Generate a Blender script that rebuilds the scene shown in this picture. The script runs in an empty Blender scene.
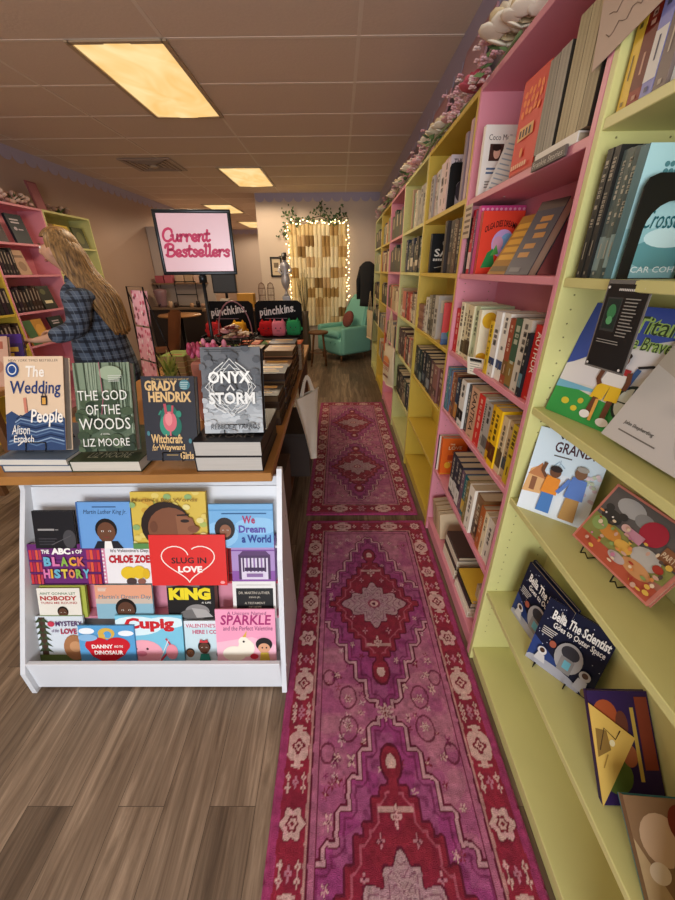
import bpy, bmesh, math, random
import numpy as np
from mathutils import Vector, Matrix
random.seed(7)
R = math.radians
sc = bpy.context.scene
COL = sc.collection
# ---------------------------------------------------------------- camera
def look_axes(p, yaw, roll):
    f = Vector((0, math.cos(p), -math.sin(p))); u = Vector((0, math.sin(p), math.cos(p))); r = Vector((1, 0, 0))
    M = Matrix.Rotation(yaw, 3, 'Z'); r, u, f = M @ r, M @ u, M @ f
    c, s = math.cos(roll), math.sin(roll)
    return c*r + s*u, -s*r + c*u, f
CAM_H = 1.40
r_, u_, f_ = look_axes(0.4644068, 0.00652274, -0.00842131)
cd = bpy.data.cameras.new('camera'); cam = bpy.data.objects.new('camera', cd); COL.objects.link(cam)
M = Matrix.Identity(4)
for i in range(3):
    M[i][0], M[i][1], M[i][2] = r_[i], u_[i], -f_[i]
M[2][3] = CAM_H
cam.matrix_world = M
cd.sensor_fit = 'VERTICAL'; cd.sensor_height = 24.0; cd.sensor_width = 18.0
cd.lens = 358.56/900*24.0; cd.clip_start = 0.01
sc.camera = cam
# ---------------------------------------------------------------- world and large lights
sc.view_settings.view_transform = 'Standard'; sc.view_settings.look = 'None'
sc.view_settings.exposure = 0.22; sc.view_settings.gamma = 1.0; sc.view_settings.use_curve_mapping = False
w = bpy.data.worlds.new('world'); sc.world = w; w.use_nodes = True
w.node_tree.nodes['Background'].inputs[0].default_value = (0.80, 0.86, 1.0, 1)
w.node_tree.nodes['Background'].inputs[1].default_value = 0.5
def area(name, loc, rot, sx, sy, power, color):
    d = bpy.data.lights.new(name, 'AREA'); d.shape = 'RECTANGLE'; d.size = sx; d.size_y = sy
    d.energy = power; d.color = color
    o = bpy.data.objects.new(name, d); COL.objects.link(o); o.location = loc; o.rotation_euler = rot
    return o
# daylight through the shop window behind the camera
area('window_daylight', (-0.30, -2.35, 1.15), (R(90), 0, 0), 1.8, 1.5, 85, (0.90, 0.95, 1.0))
# unseen overhead lamps added to fill the room with warm light
area('overhead_fill_light', (-1.22, 0.55, 2.52), (0, 0, 0), 0.53, 1.08, 4, (1.0, 0.86, 0.66))
area('overhead_fill_light', (-2.75, 1.6, 2.52), (0, 0, 0), 0.53, 1.08, 10, (1.0, 0.84, 0.62))
TUBE_POWER = 10.5
# ---------------------------------------------------------------- helpers
def lin(c):
    return c/12.92 if c <= 0.04045 else ((c+0.055)/1.055)**2.4
def rgb(h):
    h = h.lstrip('#')
    return tuple(lin(int(h[i:i+2], 16)/255) for i in (0, 2, 4)) + (1.0,)
_mats = {}
def mat(h, rough=0.55, metal=0.0, spec=0.4, emit=0.0, vary=0.06, scale=30.0, bump=0.0):
    """plain coloured surface with slight procedural mottling"""
    key = (h, rough, metal, spec, emit, vary, scale, bump)
    if key in _mats: return _mats[key]
    m = bpy.data.materials.new('surface_' + h); m.use_nodes = True
    nt = m.node_tree; b = nt.nodes['Principled BSDF']
    b.inputs['Roughness'].default_value = rough; b.inputs['Metallic'].default_value = metal
    b.inputs['Specular IOR Level'].default_value = spec
    c = rgb(h)
    if vary > 0 or bump > 0:
        tc = nt.nodes.new('ShaderNodeTexCoord'); n = nt.nodes.new('ShaderNodeTexNoise')
        n.inputs['Scale'].default_value = scale; n.inputs['Detail'].default_value = 3
        nt.links.new(tc.outputs['Object'], n.inputs['Vector'])
        if vary > 0:
            mx = nt.nodes.new('ShaderNodeMix'); mx.data_type = 'RGBA'
            mx.inputs[6].default_value = tuple(min(1, x*(1-vary)) for x in c[:3]) + (1,)
            mx.inputs[7].default_value = tuple(min(1, x*(1+vary)) for x in c[:3]) + (1,)
            nt.links.new(n.outputs['Fac'], mx.inputs[0]); nt.links.new(mx.outputs[2], b.inputs['Base Color'])
        else: b.inputs['Base Color'].default_value = c
        if bump > 0:
            bp = nt.nodes.new('ShaderNodeBump'); bp.inputs['Strength'].default_value = bump; bp.inputs['Distance'].default_value = 0.004
            nt.links.new(n.outputs['Fac'], bp.inputs['Height']); nt.links.new(bp.outputs[0], b.inputs['Normal'])
    else: b.inputs['Base Color'].default_value = c
    if emit > 0:
        b.inputs['Emission Color'].default_value = c; b.inputs['Emission Strength'].default_value = emit
    _mats[key] = m
    return m
def M_(x): return mat(x) if isinstance(x, str) else x
def ink(h): return mat(h, rough=0.42, spec=0.22, vary=0)
# ---- text as flat polygons
_txt = {}
def text_mesh(s, bold=0.0):
    k = (s, bold)
    if k in _txt: return _txt[k]
    c = bpy.data.curves.new('t', 'FONT'); c.body = s; c.size = 1.0; c.resolution_u = 2; c.offset = bold
    o = bpy.data.objects.new('t', c)
    me = o.to_mesh()
    vs = np.array([v.co[:2] for v in me.vertices]) if len(me.vertices) else np.zeros((1, 2))
    fs = [tuple(p.vertices) for p in me.polygons]
    o.to_mesh_clear(); bpy.data.objects.remove(o); bpy.data.curves.remove(c)
    mn, mx = vs.min(0), vs.max(0)
    vs = (vs-mn)/np.maximum(mx-mn, 1e-6)
    _txt[k] = (vs, fs); return _txt[k]

class MB:
    """collects polygons of several materials; build() links ONE mesh object"""
    def __init__(s): s.v = []; s.f = []; s.m = []; s.mats = []; s.smooth = []
    def mi(s, m):
        m = M_(m)
        if m not in s.mats: s.mats.append(m)
        return s.mats.index(m)
    def add(s, vs, fs, m, smooth=False):
        b = len(s.v); k = s.mi(m)
        s.v += [tuple(v) for v in vs]
        for f in fs: s.f.append(tuple(b+i for i in f)); s.m.append(k); s.smooth.append(smooth)
    def box(s, x0, x1, y0, y1, z0, z1, m, T=None):
        vs = [Vector((x, y, z)) for z in (z0, z1) for y in (y0, y1) for x in (x0, x1)]
        if T is not None: vs = [T @ v for v in vs]
        s.add(vs, [(0, 2, 3, 1), (4, 5, 7, 6), (0, 1, 5, 4), (2, 6, 7, 3), (0, 4, 6, 2), (1, 3, 7, 5)], m)
    def cbox(s, x0, x1, y0, y1, z0, z1, m, bev=0.003, T=None, seg=1):
        bm = bmesh.new(); bmesh.ops.create_cube(bm, size=1)
        for v in bm.verts: v.co = Vector(((x0+x1)/2+v.co.x*(x1-x0), (y0+y1)/2+v.co.y*(y1-y0), (z0+z1)/2+v.co.z*(z1-z0)))
        bev = min(bev, 0.45*min(x1-x0, y1-y0, z1-z0))
        bmesh.ops.bevel(bm, geom=list(bm.edges), offset=bev, segments=seg, profile=0.5, affect='EDGES')
        s.bm(bm, m, T, smooth=seg > 1)
    def bm(s, bm, m, T=None, smooth=False):
        bm.verts.index_update()
        s.add([(T @ v.co) if T is not None else v.co.copy() for v in bm.verts], [tuple(v.index for v in f.verts) for f in bm.faces], m, smooth)
        bm.free()
    def tube(s, pts, r, m, n=8, cap=True, T=None):
        pts = [Vector(p) for p in pts]; rs = r if isinstance(r, (list, tuple)) else [r]*len(pts)
        vs = []; fs = []; prev = None
        for i, p in enumerate(pts):
            d = (pts[min(i+1, len(pts)-1)]-pts[max(i-1, 0)])
            d = d.normalized() if d.length > 0 else Vector((0, 0, 1))
            if prev is None: a = d.orthogonal().normalized()
            else:
                a = prev-d*prev.dot(d); a = a.normalized() if a.length > 1e-6 else d.orthogonal().normalized()
            prev = a; b = d.cross(a)
            for k in range(n):
                t = 2*math.pi*k/n; q = p+(a*math.cos(t)+b*math.sin(t))*rs[i]
                vs.append(T @ q if T is not None else q)
        for i in range(len(pts)-1):
            for k in range(n): fs.append((i*n+k, i*n+(k+1) % n, (i+1)*n+(k+1) % n, (i+1)*n+k))
        if cap:
            fs.append(tuple(range(n-1, -1, -1))); fs.append(tuple((len(pts)-1)*n+k for k in range(n)))
        s.add(vs, fs, m, True)
    def lathe(s, prof, m, n=20, c=(0, 0, 0), T=None):
        vs = []; fs = []
        for (r, z) in prof:
            for k in range(n):
                t = 2*math.pi*k/n; q = Vector((c[0]+r*math.cos(t), c[1]+r*math.sin(t), c[2]+z)); vs.append(T @ q if T is not None else q)
        for i in range(len(prof)-1):
            for k in range(n): fs.append((i*n+k, i*n+(k+1) % n, (i+1)*n+(k+1) % n, (i+1)*n+k))
        if prof[0][0] > 1e-4: fs.append(tuple(range(n-1, -1, -1)))
        if prof[-1][0] > 1e-4: fs.append(tuple((len(prof)-1)*n+k for k in range(n)))
        s.add(vs, fs, m, True)
    def ball(s, c, r, m, T=None, n=12, sq=(1, 1, 1)):
        bm = bmesh.new(); bmesh.ops.create_uvsphere(bm, u_segments=n, v_segments=max(6, n//2+2), radius=1)
        for v in bm.verts: v.co = Vector((c[0]+v.co.x*r*sq[0], c[1]+v.co.y*r*sq[1], c[2]+v.co.z*r*sq[2]))
        s.bm(bm, m, T, True)
    def prism(s, poly, axis_o, u, v, th, m):
        """polygon in the plane (axis_o,u,v) extruded by th along u x v (backwards)"""
        o = Vector(axis_o); u = Vector(u); v = Vector(v); n = u.cross(v).normalized()
        k = len(poly)
        a = [o+u*p[0]+v*p[1] for p in poly]; b = [q-n*th for q in a]
        fs = [tuple(range(k)), tuple(range(2*k-1, k-1, -1))]+[(i, k+i, k+(i+1) % k, (i+1) % k) for i in range(k)]
        s.add(a+b, fs, m)
    def text(s, t, o, u, v, w, h, m, bold=0.0, shear=0.0, arc=0.0):
        """string stretched into the w x h box with lower left o, along u, up v"""
        vs, fs = text_mesh(t, bold); o = Vector(o); u = Vector(u); v = Vector(v)
        out = []
        for a, b in vs:
            x = a*w+shear*b*h; y = b*h+arc*h*(1-(2*a-1)**2)
            out.append(o+u*x+v*y)
        s.add(out, fs, m)
    def build(s, name, parent=None, label=None):
        me = bpy.data.meshes.new(name); me.from_pydata(s.v, [], s.f)
        for m in s.mats: me.materials.append(m)
        me.polygons.foreach_set('material_index', s.m); me.polygons.foreach_set('use_smooth', s.smooth)
        me.update()
        o = bpy.data.objects.new(name, me); COL.objects.link(o)
        if parent is not None: o.parent = parent
        if label: o['label'] = label
        return o
def tag(o, label, cat, group=None, kind=None):
    o['label'] = label; o['category'] = cat
    if group: o['group'] = group
    if kind: o['kind'] = kind
    return o
def struct(mb, name, label=None):
    o = mb.build(name); o['kind'] = 'structure'
    if label: o['label'] = label
    return o
def thing(name, label, cat, loc=(0, 0, 0), rz=0.0, group=None):
    o = bpy.data.objects.new(name, None); COL.objects.link(o); o.location = loc; o.rotation_euler = (0, 0, rz)
    o.empty_display_size = 0.05
    return tag(o, label, cat, group)
def copy_thing(o, loc=None, rot=None, label=None):
    c = o.copy(); COL.objects.link(c)
    if loc is not None: c.location = loc
    if rot is not None: c.rotation_euler = rot
    if label: c['label'] = label
    for ch in list(o.children):
        d = ch.copy(); COL.objects.link(d); d.parent = c
        for g in list(ch.children):
            e = g.copy(); COL.objects.link(e); e.parent = d
    return c
def trs(loc, rz=0, tilt=0, roll=0):
    """pose of a book: lower left front corner at loc, turned rz, leaning back tilt, rolled in its own plane"""
    return Matrix.Translation(Vector(loc)) @ Matrix.Rotation(rz, 4, 'Z') @ Matrix.Rotation(-tilt, 4, 'X') @ Matrix.Rotation(roll, 4, 'Y')
class Art:
    """flat print on a face: rectangles, ellipses, polygons and lettering in the face's 0..1 coordinates"""
    def __init__(s, mb, o, u, v, w, h):
        s.mb, s.o, s.u, s.v, s.w, s.h = mb, Vector(o), Vector(u), Vector(v), w, h
        s.n = s.u.cross(s.v).normalized(); s.k = 1
    def P(s, a, b): return s.o+s.u*(a*s.w)+s.v*(b*s.h)+s.n*(0.00018*s.k)
    def poly(s, pts, c):
        pts = [(min(1, max(0, a)), min(1, max(0, b))) for a, b in pts]
        s.mb.add([s.P(*p) for p in pts], [tuple(range(len(pts)))], ink(c)); s.k += 1
    def rect(s, a0, b0, a1, b1, c): s.poly([(a0, b0), (a1, b0), (a1, b1), (a0, b1)], c)
    def ell(s, a, b, ra, rb, c, n=20, t0=0, t1=360, rot=0):
        pts = []
        ca, sa = math.cos(R(rot)), math.sin(R(rot)); asp = s.w/s.h
        for i in range(n):
            t = R(t0+(t1-t0)*i/(n if t1-t0 >= 360 else n-1)); x, y = ra*math.cos(t), rb*math.sin(t)
            if rot: x, y = x*ca-y/asp*sa, x*asp*sa+y*ca
            pts.append((a+x, b+y))
        s.poly(pts, c)
    def line(s, pts, wd, c):
        """polyline of width wd (in face widths)"""
        asp = s.w/s.h
        P = [Vector((a, b/asp)) for a, b in pts]; L = []; Rr = []
        for i, p in enumerate(P):
            d = P[min(i+1, len(P)-1)]-P[max(0, i-1)]
            if d.length == 0: continue
            d.normalize(); n = Vector((-d.y, d.x))*wd/2
            L.append(p+n); Rr.append(p-n)
        m = ink(c); k = s.k
        for i in range(len(L)-1):
            q = [L[i], L[i+1], Rr[i+1], Rr[i]]
            q = [(min(1, max(0, p.x)), min(1, max(0, p.y*asp))) for p in q]
            s.mb.add([s.P(*p) for p in q], [(0, 1, 2, 3)], m)
        s.k += 1
    def text(s, t, a0, b0, a1, b1, c, bold=0.0, shear=0.0, arc=0.0):
        s.mb.text(t, s.P(a0, b0), s.u, s.v, (a1-a0)*s.w, (b1-b0)*s.h, ink(c), bold, shear, arc); s.k += 1
    def lines(s, a0, b0, a1, b1, n, c, fill=0.5, seed=0):
        """rows of illegibly small print as thin bars"""
        rr = random.Random(seed); hh = (b1-b0)/n
        for i in range(n):
            e = a1-(a1-a0)*rr.random()*0.3
            s.rect(a0, b0+hh*(i+(1-fill)/2), e, b0+hh*(i+(1+fill)/2), c); s.k -= 1
        s.k += 1
COVER = {}
def cov(h): return mat(h, rough=0.42, spec=0.22, vary=0.04, scale=40)
PAGES = '#cdbb9c'
_pm = {}
def page_mat(h=PAGES):
    if h in _pm: return _pm[h]
    m = bpy.data.materials.new('page_edges'); m.use_nodes = True; nt = m.node_tree; b = nt.nodes['Principled BSDF']
    b.inputs['Roughness'].default_value = 0.9; b.inputs['Specular IOR Level'].default_value = 0.1
    tc = nt.nodes.new('ShaderNodeTexCoord'); mp = nt.nodes.new('ShaderNodeMapping'); mp.inputs['Scale'].default_value = (4, 900, 4)
    n = nt.nodes.new('ShaderNodeTexNoise'); n.inputs['Scale'].default_value = 1.0
    mx = nt.nodes.new('ShaderNodeMix'); mx.data_type = 'RGBA'; c = rgb(h)
    mx.inputs[6].default_value = tuple(x*0.62 for x in c[:3])+(1,); mx.inputs[7].default_value = c
    for a, bb in ((tc.outputs['Object'], mp.inputs[0]), (mp.outputs[0], n.inputs['Vector']), (n.outputs['Fac'], mx.inputs[0]), (mx.outputs[2], b.inputs['Base Color'])): nt.links.new(a, bb)
    _pm[h] = m; return m
def book(label, W, H, T, pose, cover, art=None, spine=None, pages=PAGES, group=None, spine_art=None, hard=True, back=None, name='book', parts=True):
    """book standing on its tail: front cover faces local -Y, spine faces local -X, origin at the lower left front corner"""
    mb = MB(); ct = 0.0028 if hard else 0.0009; ct = min(ct, T*0.2); c = cov(cover); sp = cov(spine) if spine else c; bk = cov(back) if back else c
    mb.box(0, W, 0, ct, 0, H, c); mb.box(0, W, T-ct, T, 0, H, bk); mb.box(0, ct, ct, T-ct, 0, H, sp)
    if spine and spine != cover: mb.box(-0.0003, 0.0, 0, T, 0, H, sp)
    if art: art(Art(mb, (0, 0, 0), (1, 0, 0), (0, 0, 1), W, H))
    if spine_art: spine_art(Art(mb, (-0.0004, T, H), (0, 0, -1), (0, -1, 0), H, T))
    ins = 0.003 if hard else 0.0004
    root_T = pose if isinstance(pose, Matrix) else trs(*pose)
    if parts:
        o = mb.build(name); tag(o, label, 'book', group)
        pg = MB(); pg.box(ct+0.0004, W-ins, ct+0.0001, T-ct-0.0001, ins*0.7, H-ins*0.7, page_mat(pages)); pg.build('pages', o)
    else:
        mb.box(ct, W-ins, ct, T-ct, ins*0.7, H-ins*0.7, page_mat(pages))
        o = mb.build(name); tag(o, label, 'book', group)
    o.matrix_world = root_T
    return o
ORD = ['first', 'second', 'third', 'fourth', 'fifth', 'sixth', 'seventh', 'eighth', 'ninth', 'tenth', 'eleventh', 'twelfth', 'thirteenth', 'fourteenth', 'fifteenth', 'sixteenth', 'seventeenth', 'eighteenth', 'nineteenth', 'twentieth']
# ================================================================ room shell
XF, XW = 0.5186, 0.705          # bookcase fronts / right wall
XL = -3.34                      # left wall
YB, YD, YF = 7.2, 13.0, -2.4    # near back wall, deep back wall, shop front
HC = 2.55
def node_mat(name):
    m = bpy.data.materials.new(name); m.use_nodes = True
    return m, m.node_tree, m.node_tree.nodes['Principled BSDF']
def floor_material():
    m, nt, b = node_mat('wood_plank_floor'); N = nt.nodes.new; L = nt.links.new
    tc = N('ShaderNodeTexCoord'); mp = N('ShaderNodeMapping'); mp.inputs['Rotation'].default_value = (0, 0, R(90)); mp.inputs['Location'].default_value = (0.47, -0.016, 0)
    br = N('ShaderNodeTexBrick'); br.offset = 0.37; br.inputs['Scale'].default_value = 1.0
    br.inputs['Brick Width'].default_value = 1.12; br.inputs['Row Height'].default_value = 0.134
    br.inputs['Mortar Size'].default_value = 0.0008; br.inputs['Mortar Smooth'].default_value = 0.3
    br.inputs['Color1'].default_value = (0, 0, 0, 1); br.inputs['Color2'].default_value = (1, 1, 1, 1); br.inputs['Mortar'].default_value = (0.5, 0.5, 0.5, 1)
    L(tc.outputs['Object'], mp.inputs[0]); L(mp.outputs[0], br.inputs['Vector'])
    # per plank offset so that the grain breaks at each seam
    vm = N('ShaderNodeVectorMath'); vm.operation = 'MULTIPLY_ADD'; vm.inputs[1].default_value = (7.3, 3.1, 0); L(br.outputs['Color'], vm.inputs[0]); L(tc.outputs['Object'], vm.inputs[2])
    mg = N('ShaderNodeMapping'); mg.inputs['Scale'].default_value = (15, 1.1, 1); L(vm.outputs[0], mg.inputs[0])
    n1 = N('ShaderNodeTexNoise'); n1.inputs['Scale'].default_value = 1.6; n1.inputs['Detail'].default_value = 8; n1.inputs['Roughness'].default_value = 0.65; n1.inputs['Distortion'].default_value = 0.9; L(mg.outputs[0], n1.inputs['Vector'])
    mg2 = N('ShaderNodeMapping'); mg2.inputs['Scale'].default_value = (100, 2.6, 1); L(vm.outputs[0], mg2.inputs[0])
    n2 = N('ShaderNodeTexNoise'); n2.inputs['Scale'].default_value = 1.0; n2.inputs['Detail'].default_value = 4; L(mg2.outputs[0], n2.inputs['Vector'])
    cr = N('ShaderNodeValToRGB'); L(n1.outputs['Fac'], cr.inputs[0]); e = cr.color_ramp.elements
    e[0].position = 0.28; e[0].color = rgb('#4e3e31'); e[1].position = 0.72; e[1].color = rgb('#b39d86')
    x = cr.color_ramp.elements.new(0.42); x.color = rgb('#766351'); x = cr.color_ramp.elements.new(0.55); x.color = rgb('#8f7b67')
    mx = N('ShaderNodeMix'); mx.data_type = 'RGBA'; mx.blend_type = 'MULTIPLY'; mx.inputs[0].default_value = 0.45; L(cr.outputs[0], mx.inputs[6])
    cr2 = N('ShaderNodeValToRGB'); cr2.color_ramp.elements[0].position = 0.3; cr2.color_ramp.elements[0].color = (0.35, 0.33, 0.3, 1); cr2.color_ramp.elements[1].position = 0.62; L(n2.outputs['Fac'], cr2.inputs[0]); L(cr2.outputs[0], mx.inputs[7])
    mx2 = N('ShaderNodeMix'); mx2.data_type = 'RGBA'; mx2.blend_type = 'MULTIPLY'; mx2.inputs[0].default_value = 1.0; L(mx.outputs[2], mx2.inputs[6])
    cr3 = N('ShaderNodeValToRGB'); cr3.color_ramp.elements[0].color = (0.55, 0.50, 0.46, 1); cr3.color_ramp.elements[1].color = (1.12, 1.08, 1.03, 1); L(br.outputs['Color'], cr3.inputs[0]); L(cr3.outputs[0], mx2.inputs[7])
    mx3 = N('ShaderNodeMix'); mx3.data_type = 'RGBA'; L(br.outputs['Fac'], mx3.inputs[0]); L(mx2.outputs[2], mx3.inputs[6]); mx3.inputs[7].default_value = rgb('#3c2d22')
    L(mx3.outputs[2], b.inputs['Base Color']); b.inputs['Roughness'].default_value = 0.42; b.inputs['Specular IOR Level'].default_value = 0.35
    bp = N('ShaderNodeBump'); bp.inputs['Strength'].default_value = 0.25; bp.inputs['Distance'].default_value = 0.002; L(n2.outputs['Fac'], bp.inputs['Height']); L(bp.outputs[0], b.inputs['Normal'])
    return m
mb = MB(); mb.box(XL-0.1, 0.9, YF-0.1, YD+0.1, -0.06, 0, floor_material()); struct(mb, 'floor', 'brown grey wood plank floor')
wall_m = mat('#b59a8a', rough=0.7, vary=0.03, scale=3, bump=0.1)
cool_m = mat('#b9aaa0', rough=0.7, vary=0.03, scale=3)
ceil_m = mat('#dcc6b2', rough=0.85, vary=0.05, scale=60, bump=0.25)
mb = MB(); mb.box(XL-0.1, 0.9, YF-0.1, YD+0.1, HC, HC+0.05, ceil_m); struct(mb, 'ceiling', 'dim brown suspended tile ceiling')
mb = MB()
bar_m = mat('#e6d4c2', rough=0.5)
for k in range(-9, 20):
    y = 2.783+0.5435*k
    if YF < y < YD: mb.box(XL, XW, y-0.011, y+0.011, HC-0.002, HC, bar_m)
for x in (-3.12, -2.04, -0.965, 0.118): mb.box(x-0.011, x+0.011, YF, YD, HC-0.0018, HC, bar_m)
struct(mb, 'trim_1', 'thin metal grid of the suspended ceiling')
mb = MB(); mb.box(XL-0.1, XL, YF-0.1, YD+0.1, 0, HC, wall_m); struct(mb, 'wall_left')
mb = MB(); mb.box(XW, 0.9, YF-0.1, YB, 0, HC, mat('#a8989a', rough=0.7, vary=0.03, scale=3)); struct(mb, 'wall_right')
mb = MB(); mb.box(-1.39, 0.9, YB, YB+0.15, 0, HC, mat('#cfbdac', rough=0.7, vary=0.03, scale=3)); struct(mb, 'wall_back', 'pale end wall at the back of the aisle')
mb = MB(); mb.box(-1.39, -1.25, YB+0.15, YD, 0, HC, cool_m); struct(mb, 'wall_passage')
mb = MB(); mb.box(XL-0.1, -1.25, YD, YD+0.1, 0, HC, cool_m); struct(mb, 'wall_rear')
# shop front: low sill, lintel and glazing behind the camera
mb = MB(); mb.box(XL-0.1, 0.9, YF-0.1, YF, 0, 0.45, wall_m); mb.box(XL-0.1, 0.9, YF-0.1, YF, 2.42, HC, wall_m); struct(mb, 'wall_front')
def scallops(mb, o, u, length, pitch, z0, zt, m, depth=0.006):
    """painted band with a scalloped lower edge on a wall"""
    u = Vector(u); pts = [(0, zt)]
    n = max(1, round(length/pitch)); p = length/n; r = p*0.46
    for i in range(n):
        for k in range(9):
            t = math.pi*k/8; pts.append((p*(i+0.5)-r*math.cos(t), z0+0.03-min(r, 0.09)*math.sin(t)*0.75))
    pts.append((length, zt))
    mb.prism(pts, o, u, (0, 0, 1), depth, m)
lav = mat('#b0a6ba', rough=0.7, vary=0.02)
mb = MB(); scallops(mb, (XL+0.008, YF+0.05, 0), (0, 1, 0), YD-YF-0.1, 0.17, 2.455, HC, lav); struct(mb, 'trim_2', 'scalloped lavender band along the left wall')
mb = MB(); scallops(mb, (-1.385, YB-0.008, 0), (1, 0, 0), 2.08, 0.155, 2.45, HC, lav, -0.006); struct(mb, 'trim_3', 'scalloped lavender band on the back wall')
mb = MB(); scallops(mb, (XW-0.008, YB-0.05, 0), (0, -1, 0), YB-YF-0.1, 0.17, 2.40, HC, lav); struct(mb, 'trim_4', 'scalloped lavender band along the right wall')
mb = MB(); scallops(mb, (XL+0.05, YD-0.008, 0), (1, 0, 0), 1.9, 0.17, 2.45, HC, lav, -0.006); struct(mb, 'trim_5', 'scalloped lavender band on the far rear wall')
mb = MB(); mb.box(XL, XL+0.012, YF, YD, 0, 0.09, mat('#8a7a70')); struct(mb, 'baseboard_left')
mb = MB(); mb.box(-1.39, XW, YB-0.012, YB, 0, 0.09, mat('#d0bfae')); struct(mb, 'baseboard_back')
# ---------------------------------------------------------------- ceiling fixtures
def diffuser_mat():
    m, nt, b = node_mat('sky_print_light_cover'); N = nt.nodes.new; L = nt.links.new
    tc = N('ShaderNodeTexCoord'); mp = N('ShaderNodeMapping'); mp.inputs['Scale'].default_value = (2.4, 1.5, 1); n = N('ShaderNodeTexNoise'); n.inputs['Scale'].default_value = 1.5; n.inputs['Detail'].default_value = 2; n.inputs['Distortion'].default_value = 1.2
    cr = N('ShaderNodeValToRGB'); e = cr.color_ramp.elements; e[0].position = 0.3; e[0].color = rgb('#f6c070'); e[1].position = 0.75; e[1].color = rgb('#ffe3a8')
    L(tc.outputs['Object'], mp.inputs[0]); L(mp.outputs[0], n.inputs['Vector']); L(n.outputs['Fac'], cr.inputs[0])
    L(cr.outputs[0], b.inputs['Emission Color']); b.inputs['Emission Strength'].default_value = 0.95; b.inputs['Base Color'].default_value = (0, 0, 0, 1); b.inputs['Specular IOR Level'].default_value = 0.0
    return m
dm = diffuser_mat()
def ceiling_light(x0, x1, y0, y1, label):
    t = thing('ceiling_light', label, 'ceiling light', ((x0+x1)/2, (y0+y1)/2, HC), 0, 'sky print ceiling lights')
    hx, hy = (x1-x0)/2, (y1-y0)/2
    mb = MB(); fm = mat('#b79f80', rough=0.4)
    for (a, b, c, d) in ((-hx, hx, -hy-0.02, -hy+0.008), (-hx, hx, hy-0.008, hy+0.02), (-hx-0.02, -hx+0.008, -hy-0.02, hy+0.02), (hx-0.008, hx+0.02, -hy-0.02, hy+0.02)): mb.box(a, b, c, d, -0.016, -0.0065, fm)
    mb.build('frame', t)
    mb = MB(); nx, ny = 8, 20; vs = []; fs = []
    for j in range(ny+1):
        for i in range(nx+1):
            x = -hx+2*hx*i/nx; y = -hy+2*hy*j/ny
            vs.append((x, y, -0.008-0.009*abs(math.sin(math.pi*i/nx))*(0.6+0.4*math.cos(6.28*j/ny*2))))
    for j in range(ny):
        for i in range(nx): a = j*(nx+1)+i; fs.append((a, a+nx+1, a+nx+2, a+1))
    mb.add(vs, fs, dm, True); mb.build('diffuser', t)
    for i in range(2):
        for j in range(3):
            d = bpy.data.lights.new('fluorescent_tube', 'SPOT'); d.energy = TUBE_POWER; d.spot_size = R(168); d.spot_blend = 0.25; d.color = (1.0, 0.80, 0.56); d.shadow_soft_size = 0.0
            o = bpy.data.objects.new('fluorescent_tube', d); COL.objects.link(o); o.parent = t; o.location = (hx*(i-0.5), hy*0.66*(j-1), -0.03)
ceiling_light(-1.488, -0.962, 2.785, 3.865, 'large glowing yellow ceiling panel nearest the camera')
ceiling_light(-1.488, -0.962, 5.503, 6.60, 'glowing yellow ceiling panel above the pink sign')
ceiling_light(-2.60, -2.06, 8.22, 9.35, 'far small glowing ceiling panel just behind the sign')
ceiling_light(-2.60, -2.10, 10.9, 12.3, 'farthest ceiling panel beside the back wall edge')
t = thing('ceiling_vent', 'grey square air vent in the ceiling beside the second light', 'vent', (-2.2, 5.35, HC))
mb = MB(); mb.cbox(-0.3, 0.3, -0.28, 0.28, -0.014, -0.006, mat('#b09c8c'), 0.004); mb.build('frame', t)
mb = MB()
for k in range(4):
    a = 0.24-0.055*k
    for q in (((-a, a, -a, -a+0.016)), ((-a, a, a-0.016, a)), ((-a, -a+0.016, -a, a)), ((a-0.016, a, -a, a))): mb.box(*q, -0.02, -0.0135, mat('#94806f'))
mb.build('louvre', t)
mb = MB(); mb.lathe([(0.05, 0), (0.05, -0.012), (0.0, -0.014)], mat('#c0a88c'), 14, (0, 0, -0.02)); mb.build('centre_disc', t)
# ================================================================ bookcases
CASES_Y = [0.125+0.8118*k for k in range(8)]
PINK, GREEN, YELL = '#d98c98', '#cdc884', '#cdae40'
def bookcase(y0, y1, paint, label, shelves, x0=XF, x1=XW, rz=0, height=1.99):
    """origin at the front corner on the floor; local x is depth, local y the width"""
    t = thing('bookcase', label, 'bookcase', (x0, y0, 0), rz, 'painted bookcases')
    D = x1-x0-0.004; Wd = y1-y0; th = 0.019; pm = mat(paint, rough=0.42, vary=0.05, scale=9, bump=0.06); e = 0.0006
    pin = mat('#8a8458', rough=0.8)
    for k, (a, b) in enumerate(((e, th), (Wd-th, Wd-e))):
        mb = MB(); mb.cbox(0, D, a, b, 0, height, pm, 0.0015)
        if paint == GREEN and k == 1 or paint == PINK and k == 1:      # rows of shelf pin holes
            for xx in (0.035, D-0.04):
                for q in range(52):
                    z = 0.16+0.032*q
                    mb.lathe([(0.0022, 0), (0.0, 0.0001)], pin, 6, T=Matrix.Translation((xx, a-0.0004, z)) @ Matrix.Rotation(R(90), 4, 'X'))
        mb.build('side_panel', t)
    mb = MB(); mb.box(D-0.006, D, th, Wd-th, 0.05, height-0.019, pm); mb.build('back_panel', t)
    mb = MB(); mb.cbox(0, D, th, Wd-th, height-0.02, height, pm, 0.0015); mb.build('top_panel', t)
    mb = MB(); mb.cbox(0.012, 0.03, th, Wd-th, 0, shelves[0]-0.02, pm, 0.001); mb.build('toe_board', t)
    for z in shelves:
        mb = MB(); mb.cbox(0.003, D-0.007, th, Wd-th, z-0.02, z, pm, 0.0015); mb.build('shelf', t)
    return t
SG = [0.068, 0.376, 0.775, 1.067, 1.381, 1.662]
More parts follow.
